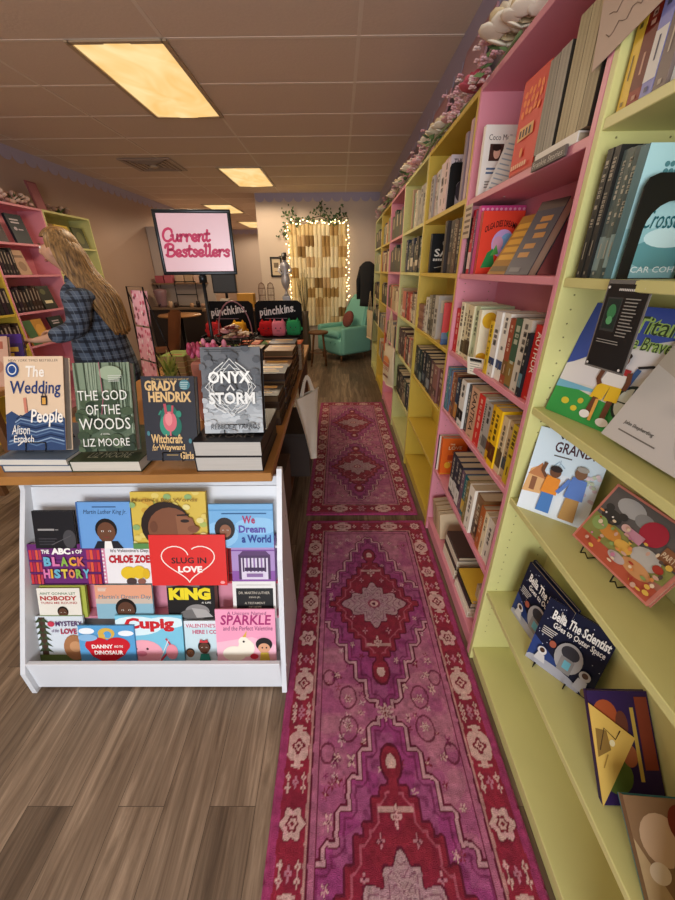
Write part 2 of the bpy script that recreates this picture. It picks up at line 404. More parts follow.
SP = [0.085, 0.425, 0.778, 1.06, 1.383, 1.647]
SY = [0.088, 0.405, 0.738, 1.052, 1.383, 1.66]
bookcase(CASES_Y[0], CASES_Y[1], GREEN, 'pale green bookcase nearest the camera with picture books facing out', SG)
bookcase(CASES_Y[1], CASES_Y[2], PINK, 'pink bookcase between the near green and the bright yellow bookcase', SP)
bookcase(CASES_Y[2], CASES_Y[3], YELL, 'bright yellow bookcase with two bare bottom shelves', SY)
bookcase(CASES_Y[3], CASES_Y[4], GREEN, 'green bookcase just beyond the bright yellow one', SY)
bookcase(CASES_Y[4], CASES_Y[5], PINK, 'pink bookcase with the tote bag hanging in front', SY)
bookcase(CASES_Y[5], CASES_Y[6], YELL, 'second yellow bookcase, near the far end of the right wall', SY)
bookcase(CASES_Y[6], CASES_Y[7], GREEN, 'last green bookcase of the right wall beside the armchair', SY)
# left wall cases face +x
for k, (p, lb) in enumerate(((YELL, 'yellow edged bookcase at the left picture edge'), (PINK, 'pink bookcase on the left wall beside the standing person'), (GREEN, 'green bookcase on the left wall behind the person'))):
    y1 = 2.83+0.7915*(k+1)+0.02*k
    bookcase(0, 0.79, p, lb, SY, x0=0, x1=0.262, rz=R(180)).location = (-3.076, 3.638+0.7915*k, 0)
# ================================================================ rugs
def rug_mesh():
    W, Lg, st = 0.716, 2.17, 0.0032
    nx, ny = int(W/st), int(Lg/st)
    X = (np.arange(nx+1)/nx-0.5)*W; Y = (np.arange(ny+1)/ny-0.5)*Lg
    x, y = np.meshgrid(X, Y); rng = np.random.default_rng(3)
    def noise(cell):
        gx, gy = int(W/cell)+3, int(Lg/cell)+3; g = rng.random((gy, gx)); fx = (x+W/2)/cell; fy = (y+Lg/2)/cell
        ix = fx.astype(int); iy = fy.astype(int); tx = fx-ix; ty = fy-iy; tx = tx*tx*(3-2*tx); ty = ty*ty*(3-2*ty)
        return (g[iy, ix]*(1-tx)+g[iy, ix+1]*tx)*(1-ty)+(g[iy+1, ix]*(1-tx)+g[iy+1, ix+1]*tx)*ty
    n1, n2, n3 = noise(0.05), noise(0.015), noise(0.006)
    wob = (noise(0.02)-0.5)*0.003; wob2 = (noise(0.02)-0.5)*0.003
    px, py = x+wob, y+wob2
    C = np.zeros(x.shape+(3,))
    def c3(h): return np.array(rgb(h)[:3])
    MAG, RED, DRED, CRM, MAU, PUR, LINE = c3('#a8346a'), c3('#9c1e38'), c3('#861a30'), c3('#e0b4aa'), c3('#b86484'), c3('#a23a78'), c3('#6a1430')
    def put(mask, c, a=1.0): C[mask] = C[mask]*(1-a)+c*a
    C[:] = MAG
    dx = W/2-np.abs(px); dy = Lg/2-np.abs(py); d = np.minimum(dx, dy)
    put(d > 0.026, RED); put((d > 0.026) & (n1 > 0.6), c3('#8c1c38'), 0.6)
    put((d > 0.1) & (d < 0.108), CRM, 0.55); put((d > 0.108) & (d < 0.113), LINE); put((d > 0.113) & (d < 0.13), MAU); put((d > 0.13) & (d < 0.1335), LINE)
    field = d > 0.1335
    put(field, MAU); put(field & (n1 > 0.55), c3('#c27c8c'), 0.5); put(field & (n1 < 0.32), PUR, 0.45)
    def flower(cx, cy, r, n=6, c=CRM, core=DRED, amp=0.2, sq=1.0, ph=0.0, ring=True):
        qx, qy = px-cx, (py-cy)/sq; rr = np.hypot(qx, qy); th = np.arctan2(qy, qx)+ph; e = r*(1-amp+amp*np.cos(n*th))
        put((rr < e*1.12), LINE, 0.55); put(rr < e, c); put((rr < e) & (n2 > 0.62), MAU, 0.35)
        if ring: put((rr < e*0.52) & (rr > e*0.36), core); put(rr < e*0.16, core)
        else: put(rr < e*0.3, core)
    def cart(cx, cy, hx, hy):
        qx, qy = np.abs(px-cx), np.abs(py-cy)
        m = (np.maximum(qx/hx, qy/hy) < 1) & (qx/hx+qy/hy < 1.62)
        tip = (qx < hx*0.32) & (qy < hy*1.5) | (qx < hx*0.62) & (qy > hy*1.22) & (qy < hy*1.4)
        put(m | tip, CRM); put((m | tip) & (n2 > 0.62), c3('#c08a88'), 0.5)
        rr = np.hypot((px-cx)/hx, (py-cy)/hy*1.15); th = np.arctan2(py-cy, px-cx); e = 0.55+0.12*np.cos(4*th)
        put((rr < e), DRED); put(rr < e*0.62, CRM); put(rr < e*0.3, DRED)
    bx = W/2-0.063
    for sx in (-1, 1):
        for sy in (-1, 1):
            flower(sx*bx, sy*(Lg/2-0.063), 0.03, 8, CRM, DRED, 0.12)
            for k, yy in enumerate((0.10, 0.285, 0.47, 0.655, 0.84)):
                if k % 2 == 0: cart(sx*bx, sy*yy, 0.034, 0.04)
                else: flower(sx*bx, sy*yy, 0.036, 6, CRM, DRED, 0.13, 1.05)
            for yy in np.arange(0.008, 0.98, 0.0925):
                yy = yy+0.0
                for ox, oy, rr in ((0, 0, 0.011), (-0.024, 0.012, 0.009), (0.024, -0.012, 0.009), (0.024, 0.014, 0.008), (-0.024, -0.014, 0.008)):
                    near = min(abs(yy+oy-q) for q in (0.10, 0.285, 0.47, 0.655, 0.84, Lg/2-0.063))
                    if near > 0.045: flower(sx*bx+ox, sy*(yy+oy), rr, 4, CRM if ox else c3('#c77c90'), RED, 0.25, 1.5, ring=False)
    for sy in (-1, 1):
        for cx in (-0.14, 0.0, 0.14):
            if cx: cart(cx, sy*(Lg/2-0.063), 0.05, 0.026)
            else: flower(0, sy*(Lg/2-0.063), 0.03, 6, c3('#c9808c'), DRED, 0.2)
        for cx in (-0.21, -0.07, 0.07, 0.21): flower(cx, sy*(Lg/2-0.063), 0.012, 4, CRM, RED, 0.25, 1.4, ring=False)
    # scattered motifs in the field
    rs = random.Random(5)
    for k in range(260):
        cx, cy = rs.uniform(-0.205, 0.205), rs.uniform(-0.93, 0.93); r = rs.uniform(0.008, 0.017)
        put_c = [CRM, DRED, c3('#dcb0b0'), c3('#8f2a5e')][k % 4]
        flower(cx, cy, r, [4, 5, 6][k % 3], put_c, LINE if k % 4 != 1 else CRM, 0.42, rs.choice((0.7, 1, 1.5)), rs.random()*3, False)
    def cells(cy, a, b, st2):
        i = np.floor(np.abs(px)/st2+0.5)*st2; j = np.floor(np.abs(py-cy)/st2+0.5)*st2
        return i/a+j/b < 1.0
    def dil(m, r):
        o = m.copy()
        for k in range(r):
            q = o.copy(); q[1:] |= o[:-1]; q[:-1] |= o[1:]; q[:, 1:] |= o[:, :-1]; q[:, :-1] |= o[:, 1:]; o = q
        return o
    for sy in (-1, 1):
        cy = 0.459*sy
        # each end leaves the field with a hooked stepped lozenge, a red one inside it and a cream rosette
        m = cells(cy, 0.262, 0.46, 0.036); inn = field & (np.abs(py) > 0.012)
        put(m & inn, PUR); put(m & inn & (n1 > 0.52), c3('#ac5682'), 0.6); put(m & inn & (n2 < 0.25), c3('#8c2e62'), 0.6)
        d1, d2, d3 = dil(m, 1), dil(m, 4), dil(m, 6)
        put(d1 & ~m & inn, LINE); put(d2 & ~d1 & inn, c3('#cf98a0')); put(d3 & ~d2 & inn, LINE)
        e1, e2 = ~dil(~m, 3), ~dil(~m, 5); put(e1 & ~e2 & inn, c3('#7a2050'), 0.8)
        rs2 = random.Random(11)
        for k in range(22):
            t = rs2.uniform(0, 6.28); e = rs2.uniform(0.78, 0.9); cx = 0.262*e*np.cos(t)*abs(np.cos(t)); yy = cy+0.44*e*np.sin(t)*abs(np.sin(t))
            if abs(cx) < 0.2: flower(cx, yy, 0.011, 5, CRM if k % 3 else DRED, PUR, 0.4, 1.2, k, False)
        m = cells(cy, 0.195, 0.31, 0.027); d1 = dil(m, 1); d2 = dil(m, 2)
        put(d2 & ~m & inn, LINE); put(m & inn, c3('#962036')); put(m & (n1 > 0.58) & inn, c3('#8d1a36'), 0.7)
        e1, e2 = ~dil(~m, 4), ~dil(~m, 6); put(e1 & ~e2 & inn, c3('#c8667a'), 0.6)
        for g in (-1, 1):                                          # pendants
            q = np.hypot(px/0.03, (py-cy-g*0.315)/0.045); put((q < 1.2) & inn, LINE); put((q < 1.0) & inn, c3('#962036')); put((q < 0.5) & inn, CRM)
            put((np.abs(px) < 0.012) & (np.abs(py-cy-g*0.25) < 0.05) & inn, c3('#962036'))
            put((np.abs(px) < 0.05) & (np.abs(py-cy-g*0.205) < 0.006) & inn, CRM, 0.7)
            flower(0, cy+g*0.19, 0.018, 4, CRM, DRED, 0.35, 1.5)
            for cx in (-0.05, 0.05): flower(cx, cy+g*0.14, 0.012, 4, c3('#cf8a94'), LINE, 0.4, 1.3, 0, False)
            for cx in (-0.1, 0.1): flower(cx, cy+g*0.07, 0.012, 4, c3('#cf8a94'), LINE, 0.4, 1.3, 0, False)
        qx, qy = px, py-cy; th = np.arctan2(qy*0.9, qx); rr = np.hypot(qx/0.148, qy/0.125); e = 0.78+0.14*np.cos(4*th)+0.08*np.cos(12*th)
        put(rr < e*1.06, LINE); put(rr < e, c3('#c39a9c')); put((rr < e) & (n2 > 0.6), c3('#a87a86'), 0.7)
        ring = np.abs(np.sin(rr*17+2.5*np.cos(8*th))); put((rr < e*0.93) & (ring < 0.3), c3('#7c3450'), 0.75)
        put(rr < 0.2, c3('#a04058')); put(rr < 0.13, CRM); put(rr < 0.06, LINE)
    # arabesque between the lozenges
    for sx in (-1, 1):
        for sy in (-1, 1):
            for cxx, cyy, r0 in ((0.13, 0.05, 0.03), (0.2, 0.12, 0.022)):
                q = np.hypot(px-sx*cxx, (py-sy*cyy)*0.8); put((np.abs(q-r0) < 0.0028) & field & (np.abs(py) < 0.16), LINE, 0.8)
            flower(sx*0.13, sy*0.045, 0.016, 6, c3('#d8b0a8'), DRED, 0.3); flower(sx*0.17, sy*0.13, 0.013, 5, CRM, DRED, 0.4)
    flower(0, 0, 0.03, 8, c3('#d2a6a2'), DRED, 0.25)
    # worn, sheared pile: faint mottling
    k = 0.80+0.42*n2; k2 = 0.9+0.2*n3
    C *= (k*k2)[..., None]
    grey = C.mean(-1, keepdims=True); C = np.clip(C*0.93+grey*0.07, 0, 1)
    z = 0.0085+0.0012*n3+0.0008*n2; z[d < 0.004] = 0.002
    me = bpy.data.meshes.new('rug')
    co = np.stack([x, y, z], -1).reshape(-1, 3)
    idx = np.arange((nx+1)*(ny+1)).reshape(ny+1, nx+1)
    F = np.stack([idx[:-1, :-1], idx[:-1, 1:], idx[1:, 1:], idx[1:, :-1]], -1).reshape(-1, 4)
    me.vertices.add(len(co)); me.vertices.foreach_set('co', co.ravel())
    me.loops.add(F.size); me.loops.foreach_set('vertex_index', F.ravel())
    me.polygons.add(len(F)); me.polygons.foreach_set('loop_start', np.arange(0, F.size, 4)); me.polygons.foreach_set('loop_total', np.full(len(F), 4))
    me.update()
    at = me.color_attributes.new('pattern', 'FLOAT_COLOR', 'POINT')
    at.data.foreach_set('color', np.concatenate([C.reshape(-1, 3), np.ones((len(co), 1))], 1).ravel())
    m, nt, b = node_mat('woven_rug'); a = nt.nodes.new('ShaderNodeAttribute'); a.attribute_name = 'pattern'
    tc = nt.nodes.new('ShaderNodeTexCoord'); n = nt.nodes.new('ShaderNodeTexNoise'); n.inputs['Scale'].default_value = 420; n.inputs['Detail'].default_value = 3
    mx = nt.nodes.new('ShaderNodeMix'); mx.data_type = 'RGBA'; mx.blend_type = 'MULTIPLY'; mx.inputs[0].default_value = 1
    cr = nt.nodes.new('ShaderNodeValToRGB'); cr.color_ramp.elements[0].position = 0.25; cr.color_ramp.elements[0].color = (0.55, 0.55, 0.55, 1); cr.color_ramp.elements[1].position = 0.7; cr.color_ramp.elements[1].color = (1.12, 1.12, 1.12, 1)
    L = nt.links.new; L(tc.outputs['Object'], n.inputs['Vector']); L(n.outputs['Fac'], cr.inputs[0]); L(a.outputs['Color'], mx.inputs[6]); L(cr.outputs[0], mx.inputs[7]); L(mx.outputs[2], b.inputs['Base Color'])
    bp = nt.nodes.new('ShaderNodeBump'); bp.inputs['Strength'].default_value = 0.7; bp.inputs['Distance'].default_value = 0.004; L(n.outputs['Fac'], bp.inputs['Height']); L(bp.outputs[0], b.inputs['Normal'])
    b.inputs['Roughness'].default_value = 0.95; b.inputs['Specular IOR Level'].default_value = 0.1
    b.inputs['Sheen Weight'].default_value = 0.15
    me.materials.append(m); return me
rm = rug_mesh()
o = bpy.data.objects.new('runner_rug', rm); COL.objects.link(o); o.location = (0.156, 1.800-1.085, 0.0005)
tag(o, 'red and magenta patterned runner rug nearest the camera', 'rug', 'runner rugs')
o = bpy.data.objects.new('runner_rug', rm); COL.objects.link(o); o.location = (0.140, 1.858+1.085, 0.0005); o.rotation_euler = (0, 0, R(180))
tag(o, 'second patterned runner rug, farther down the aisle', 'rug', 'runner rugs')
# ================================================================ books on the right-hand shelves
XB = XF+0.006
def nice(case): return case
FAR = MB()
def spine_row(case, shelf_name, z, y_far, y_near, specs, group, depth=0.13, jitter=0.004, hmax=None, stuff=False):
    """row of books with their spines to the aisle, listed from the far (left) end.
    spec: (thickness, height, colour word, cover hex, spine band hex or None, title or None)"""
    n = len(specs); tot = sum(s[0] for s in specs); k = (y_far-y_near)/tot
    y = y_far; rr = random.Random(int(z*1000)+n)
    for i, s in enumerate(specs):
        th, H, word, hx, band, title = (list(s)+[None]*6)[:6]
        T = th*k-0.0012
        y -= th*k
        if stuff:
            FAR.box(XB, XB+depth, y, y+T, z+0.0005, z+H, cov(hx)); FAR.box(XB-0.0004, XB, y+T*0.3, y+T*0.7, z+H*0.45, z+H*0.9, ink('#cbb894' if i % 2 else '#5a4c40')); FAR.box(XB+0.003, XB+depth-0.004, y+T*0.12, y+T*0.88, z+H, z+H+0.0006, page_mat()); continue
        def sa(A, band=band, title=title, hx=hx, i=i):
            q = random.Random(i*7+n)
            if band and band != 'x':
                A.rect(q.uniform(0.55, 0.7), 0.0, q.uniform(0.8, 0.97), 1, band)
            light = sum(rgb(hx)[:3]) < 0.9
            inkc = '#e9dcc0' if light else '#2c2622'
            def mixh(c1, c2, f):
                return '#'+''.join('%02x' % int(int(c1[j:j+2], 16)*(1-f)+int(c2[j:j+2], 16)*f) for j in (1, 3, 5))
            if title:
                A.text(title[0], 0.08, 0.26, title[1], 0.74, title[2] if len(title) > 2 else inkc, 0.01)
            else:
                ic = mixh(hx, inkc, 0.62); wd = T/H
                p_ = q.uniform(0.06, 0.1); e = q.uniform(0.45, 0.62); lo = 0.34 if q.random() < 0.6 else 0.26
                while p_ < e:
                    cw = wd*q.uniform(0.16, 0.4)
                    if q.random() < 0.82: A.rect(p_, lo, p_+cw, 1-lo, ic); A.k -= 1
                    if q.random() < 0.5: A.rect(p_+cw*0.35, 0.44, p_+cw*0.8, 0.7-lo/4, hx); A.k -= 1
                    p_ += cw+wd*0.12
                A.k += 2
                A.lines(q.uniform(0.68, 0.74), 0.42, q.uniform(0.84, 0.9), 0.58, 1, ic, 0.9)
            if q.random() < 0.6: A.rect(0.945, 0.36, 0.97, 0.64, mixh(hx, inkc, 0.5))
        lab = '%s book, %s from left, %s of %s' % (word, ORD[i], shelf_name, case)
        W = depth+rr.uniform(-0.012, 0.012)
        book(lab, W, H, T, ((XB+rr.uniform(0.001, 0.001+jitter*3), y+0.0006, z+0.0005), 0, 0), hx, spine=hx, group=group, spine_art=sa, hard=T > 0.018,
             art=lambda A, hx=hx, band=band: (A.rect(0.1, 0.62, 0.9, 0.9, band if band and band != 'x' else '#d8c8a8'), A.rect(0.2, 0.1, 0.8, 0.16, '#cbb894')))
# --- near pink bookcase, second row of shelves (third shelf from the top)
PB = 'near pink bookcase'
spine_row(PB, 'third shelf', SP[3], 1.722, 1.445, [
    (0.026, 0.185, 'bright red', '#c4201c', None), (0.02, 0.215, 'cream', '#e8dfbf', None), (0.017, 0.213, 'ivory', '#ded4b0', '#5d5238'),
    (0.016, 0.212, 'pale tan', '#d8c9a0', '#6a5a3c'), (0.02, 0.212, 'beige striped', '#d9cda9', '#4d3b26'), (0.02, 0.214, 'pale green', '#b9c39c', None)], 'books on the third shelf of the near pink bookcase')
def tell(A):
    A.rect(0, 0, 1, 1, '#ece3c2'); A.ell(0.24, 0.82, 0.2, 0.14, '#e3b52c'); A.ell(0.14, 0.12, 0.18, 0.13, '#e0ab28')
    A.text('Tell Me', 0.42, 0.75, 0.98, 0.85, '#2a2a28', 0.02); A.text('Everything', 0.3, 0.6, 0.99, 0.71, '#2a2a28', 0.02)
    A.line([(0.3, 0.45), (0.6, 0.25), (0.85, 0.3)], 0.05, '#3c5a44'); A.line([(0.45, 0.2), (0.62, 0.42)], 0.04, '#2d4434'); A.ell(0.72, 0.36, 0.08, 0.05, '#2f5a48'); A.ell(0.45, 0.4, 0.09, 0.04, '#2a3a30'); A.ell(0.6, 0.18, 0.1, 0.04, '#486448')
book('cream novel with yellow suns facing the camera on the pink third shelf', 0.14, 0.205, 0.026, ((XB+0.004, 1.405, SP[3]+0.0005), R(0), R(2)), '#ece3c2', tell, group='books on the third shelf of the near pink bookcase')
t = thing('shelf_card', 'white printed shelf card hanging from the pink third shelf', 'card', (XF-0.004, 1.40, SP[3]-0.02), 0)
mb = MB(); T_ = Matrix.Rotation(R(-52), 4, 'Z') @ Matrix.Rotation(R(14), 4, 'X'); mb.cbox(-0.012, 0.062, -0.001, 0, -0.008, 0.062, mat('#e6dcc4', rough=0.3), 0.0004, T_)
mb.build('card', t)
mb = MB()
for k in range(5): mb.box(0.0, 0.05-0.01*(k % 2), -0.0013, -0.0011, 0.004+0.01*k, 0.006+0.01*k, mat('#6a665e'), T_)
mb.box(0.0, 0.05, -0.0013, -0.0011, 0.047, 0.058, mat('#22201e'), T_); mb.build('print', t)
spine_row('pink case right of cream novel', 'third shelf', SP[3], 1.315, 0.965, [
    (0.02, 0.18, 'mustard yellow', '#d9b32c', None), (0.03, 0.214, 'white and navy', '#dcd6cc', '#2d3d66'), (0.03, 0.214, 'white and indigo', '#e0d8c8', '#31406a'),
    (0.024, 0.203, 'rust', '#9a4a30', '#7a5a30'), (0.03, 0.208, 'dark green', '#3f5a44', '#8a6c34'), (0.034, 0.212, 'grey lettered', '#c7bfae', None),
    (0.014, 0.18, 'black', '#23262a', '#5a7c84'), (0.034, 0.205, 'red and white', '#c22a24', None, ('AUTHOR', 0.62, '#f0e4d4'))], 'books on the third shelf of the near pink bookcase')
# --- fourth shelf
spine_row(PB, 'fourth shelf', SP[2], 1.72, 1.40, [
    (0.016, 0.205, 'teal', '#4c7c84', None), (0.014, 0.2, 'slate blue', '#5a6c80', None), (0.018, 0.196, 'orange floral', '#b8683c', '#2f4a58'), (0.016, 0.2, 'brown', '#7a4c34', None),
    (0.02, 0.19, 'navy', '#2c3f55', '#b9803c'), (0.016, 0.2, 'black', '#262424', None), (0.03, 0.205, 'black and white', '#d9d5cc', '#1f1f1f'), (0.018, 0.2, 'charcoal', '#3a3632', None)], 'books on the fourth shelf of the near pink bookcase', depth=0.12)
spine_row('pink case after white spine', 'fourth shelf', SP[2], 1.395, 0.975, [
    (0.05, 0.208, 'tan lettered', '#c99f80', None, ('KANTIKA', 0.86, '#2c211c')), (0.036, 0.203, 'plain red', '#d0342c', 'x'), (0.016, 0.206, 'pale grey', '#b5b0a4', None), (0.03, 0.2, 'worn silver', '#a8a299', '#6d6862'),
    (0.02, 0.207, 'gold', '#d6a520', '#7a3a1c'), (0.03, 0.21, 'yellow patterned', '#e8b81c', '#5c3014'), (0.024, 0.2, 'beige', '#cdb892', '#5a4630'), (0.02, 0.2, 'tan striped', '#b79a70', '#3e4a50'), (0.022, 0.2, 'yellow green', '#c6a92c', None)], 'books on the fourth shelf of the near pink bookcase')
# --- fifth shelf
book('white paperback with black spine at the left end of the pink fifth shelf', 0.12, 0.2, 0.02, ((XB, 1.703, SP[1]), 0, 0), '#e6dcc8', spine='#2b2722', group='books on the fifth shelf of the near pink bookcase')
def lov(A):
    A.rect(0, 0, 1, 1, '#d9611c'); A.rect(0, 0.02, 1, 0.045, '#c9882c'); A.text('THE', 0.3, 0.82, 0.5, 0.86, '#f0d9a8', 0.02); A.text('LOVE', 0.26, 0.7, 0.78, 0.79, '#f0d9a8', 0.01)
    A.text('OF MY', 0.42, 0.6, 0.7, 0.66, '#7a2f12', 0.02); A.rect(0.25, 0.42, 0.5, 0.55, '#b5441c'); A.ell(0.28, 0.27, 0.13, 0.09, '#e0a42c'); A.text('A NOVEL', 0.3, 0.34, 0.6, 0.38, '#e9c890', 0.01); A.rect(0.55, 0.2, 0.62, 0.23, '#f0d9a8')
book('orange novel facing the camera on the pink fifth shelf', 0.13, 0.205, 0.03, ((XB+0.004, 1.648, SP[1]+0.0005), 0, R(3)), '#d9611c', lov, group='books on the fifth shelf of the near pink bookcase')
spine_row('pink case past orange novel', 'fifth shelf', SP[1], 1.50, 0.99, [
    (0.032, 0.212, 'black speckled', '#33343c', '#d8d4cc'), (0.03, 0.21, 'black and white speckled', '#3a3b44', '#cfcac2'), (0.03, 0.208, 'dark speckled', '#2e2f38', '#d8d4cc'), (0.024, 0.2, 'dusty purple', '#6a5564', None),
    (0.03, 0.198, 'deep teal', '#1f6a70', '#d7b34c'), (0.02, 0.2, 'olive', '#8a7a48', None), (0.034, 0.205, 'white', '#e8e0cf', 'x'), (0.04, 0.2, 'brown leather', '#7e5a34', '#4a321c'), (0.022, 0.186, 'burnt orange', '#b0602c', None), (0.02, 0.184, 'cream', '#e3d3ae', None), (0.03, 0.184, 'off white', '#dcd3c2', None)], 'books on the fifth shelf of the near pink bookcase', depth=0.14)
# --- bottom shelf: leaning old volumes and small stacks
rr = random.Random(4)
gb = 'old books on the bottom shelf of the near pink bookcase'
for i, (y, wd, hx, word) in enumerate(((1.655, 0.03, '#b99f78', 'tan'), (1.615, 0.032, '#a88c66', 'brown tinted'), (1.575, 0.034, '#c7ad84', 'pale tan'), (1.53, 0.03, '#d6c09a', 'cream'))):
    book('%s old paperback, %s of four standing on the pink bottom shelf' % (word, ORD[i]), 0.12, 0.165, wd, ((XB+0.02, y, SP[0]), 0, 0, R(-7)), hx, group=gb)
st = ((0.012, 1.44, 0.0, '#e2d9c6', 'white', 0.03), (0.010, 1.435, 0.03, '#e8dcc0', 'cream', 0.028), (0.012, 1.436, 0.058, '#3d342e', 'black', 0.026), (0.014, 1.434, 0.084, '#d8cdb8', 'pale grey', 0.03), (0.018, 1.437, 0.114, '#4a3a33', 'dark brown', 0.022))
for i, (x, y, dz, hx, word, th) in enumerate(st):
    Mx = Matrix.Translation((XB+x, y-0.17, SP[0]+dz)) @ Matrix.Rotation(R(90), 4, 'X') @ Matrix.Translation((0, 0, -0.17))
    book('%s book lying flat, %s up in the left stack of the pink bottom shelf' % (word, ORD[i]), 0.13, 0.19, th-0.001, Mx, hx, group=gb)
for i, (x, y, dz, hx, word, th) in enumerate(((0.008, 1.22, 0.0, '#e5dcc9', 'white', 0.03), (0.012, 1.215, 0.03, '#ddd2bd', 'ivory', 0.026), (0.01, 1.218, 0.056, '#2e2926', 'black', 0.03), (0.016, 1.216, 0.086, '#d9b23c', 'yellow', 0.018))):
    Mx = Matrix.Translation((XB+x, y-0.15, SP[0]+dz)) @ Matrix.Rotation(R(90), 4, 'X') @ Matrix.Translation((0, 0, -0.15))
    book('%s book lying flat, %s up in the middle stack of the pink bottom shelf' % (word, ORD[i]), 0.13, 0.18, th-0.001, Mx, hx, group=gb)
for i, (y, hx, word) in enumerate(((1.045, '#b7a283', 'tan'), (1.022, '#d8cbb0', 'cream'), (1.0, '#c06a34', 'orange'))):
    book('%s paperback, %s of three by the right side of the pink bottom shelf' % (word, ORD[i]), 0.12, 0.17, 0.02, ((XB+0.035, y, SP[0]), 0, 0), hx, group=gb)
# --- second shelf of the pink case
spine_row(PB, 'second shelf', SP[4], 1.722, 1.585, [(0.016, 0.2, 'black', '#2a2b28', None), (0.014, 0.2, 'leaf green', '#3f7a3c', None), (0.012, 0.2, 'dark green', '#24402c', None), (0.024, 0.22, 'crimson', '#c02038', '#e8c4c0'), (0.014, 0.215, 'purple', '#6a3a5c', None), (0.014, 0.215, 'red', '#b0302c', None)], 'books on the second shelf of the near pink bookcase')
def olga(A):
    A.rect(0, 0, 1, 1, '#e5432c'); A.ell(0.56, 0.5, 0.27, 0.22, '#c9a6d8'); A.ell(0.66, 0.52, 0.16, 0.14, '#7fb0d8'); A.ell(0.45, 0.5, 0.13, 0.11, '#d9a0b8'); A.poly([(0.1, 0.1), (0.45, 0.12), (0.35, 0.42), (0.22, 0.35)], '#2f8a48'); A.poly([(0.3, 0.3), (0.5, 0.33), (0.42, 0.48)], '#5aa84c')
    A.text('OLGA DIES DREAMING', 0.08, 0.66, 0.95, 0.76, '#3a1410', 0.015, arc=1.0)
book('bright red novel with a lilac face, facing out on the pink second shelf', 0.15, 0.205, 0.028, ((XB+0.004, 1.548, SP[4]+0.0005), 0, 0), '#e5432c', olga, spine='#b83a30', group='books on the second shelf of the near pink bookcase')
book('magenta patterned hardback behind the red novel on the pink second shelf', 0.165, 0.225, 0.025, ((XB+0.002, 1.58, SP[4]+0.0005), 0, 0), '#c8407c', lambda A: [A.ell(0.1*k+0.05, 0.95, 0.03, 0.02, '#e9a0b8') for k in range(10)], group='books on the second shelf of the near pink bookcase')
def leanY(x, y, z, ang, rz=0): return Matrix.Translation((x, y, z)) @ Matrix.Rotation(R(rz), 4, 'Z') @ Matrix.Rotation(R(ang), 4, 'Y')
def gold(A):
    A.rect(0, 0, 1, 1, '#a87a2c'); [A.rect(0.1, 0.25+0.13*k, 0.9-0.1*(k % 2), 0.34+0.13*k, '#d9a83c') for k in range(5)]; A.rect(0.08, 0.05, 0.9, 0.14, '#75603a')
def dark(A):
    A.rect(0, 0, 1, 1, '#4a4550'); A.rect(0.0, 0.88, 1, 1, '#5f5048')
    for k, (a, b) in enumerate(((0.35, 0.72), (0.3, 0.62), (0.4, 0.5), (0.25, 0.36), (0.2, 0.24))): A.rect(a, b, a+0.42, b+0.07, '#b9813c')
    A.rect(0.15, 0.04, 0.6, 0.1, '#6f6a6e')
book('golden brown hardback tilted to the right on the pink second shelf', 0.128, 0.2, 0.02, ((0.534, 1.44, SP[4]+0.001), R(-84), R(29)), '#a8803c', gold, group='books on the second shelf of the near pink bookcase')
book('dark grey hardback with copper lettering tilted on the pink second shelf', 0.11, 0.215, 0.03, ((0.536, 1.296, SP[4]+0.001), R(-77), R(24)), '#4a4550', dark, group='books on the second shelf of the near pink bookcase')
# --- top shelf of the pink case
def coco(A):
    A.rect(0, 0, 1, 1, '#ece6da'); A.text('Coco Mellors', 0.12, 0.79, 0.98, 0.87, '#3a3632', 0.0); A.rect(0.18, 0.5, 0.58, 0.74, '#4a2f28'); A.ell(0.4, 0.62, 0.1, 0.09, '#d9a890'); A.ell(0.38, 0.69, 0.13, 0.05, '#2c1c18'); A.lines(0.15, 0.3, 0.85, 0.42, 2, '#5a6f8a'); A.lines(0.15, 0.1, 0.8, 0.22, 3, '#8d867c')
book('white novel with a small portrait at the left of the pink top shelf', 0.125, 0.205, 0.022, ((XB-0.003, 1.63, SP[5]+0.0005), R(2), R(1)), '#ece6da', coco, group='books on the top shelf of the near pink bookcase')
t = thing('shelf_talker', 'clear sleeved paper notice propped before the white novel', 'card', (XF+0.006, 1.56, SP[5]+0.001), R(-25)); t.rotation_euler = (R(-6), R(18), R(-35))
mb = MB(); mb.cbox(0, 0.075, -0.0008, 0.0008, 0, 0.16, mat('#cfc6ba', rough=0.2), 0.0004); mb.build('sheet', t)
mb = MB(); [mb.box(0.008, 0.066-0.012*(k % 3), -0.0011, -0.0009, 0.012+0.014*k, 0.016+0.014*k, mat('#8d949a')) for k in range(10)]; mb.build('print', t)
def red(A):
    A.rect(0, 0, 1, 1, '#cf2f1c'); A.rect(0, 0.0, 1, 0.02, '#a8240f')
    [A.ell(0.18+0.16*(k % 5), 0.84-0.1*(k//5)+0.02*(k % 2), 0.07, 0.035, '#e8762c', 8, rot=30*k) for k in range(15)]; A.poly([(0.15, 0.36), (0.8, 0.38), (0.76, 0.5), (0.2, 0.5)], '#d9a05c'); [A.rect(0.22+0.13*k, 0.39, 0.3+0.13*k, 0.47, '#3a1410') for k in range(4)]; A.ell(0.45, 0.22, 0.06, 0.05, '#d97a30'); [A.rect(0.1+0.1*k, 0.06, 0.17+0.1*k, 0.11, '#e8b08c') for k in range(7)]
book('large red hardback with orange lettering on the pink top shelf', 0.134, 0.215, 0.046, ((XB-0.004, 1.352, SP[5]+0.0005), R(-88), R(1)), '#cf2f1c', red, spine='#a82a18', group='books on the top shelf of the near pink bookcase')
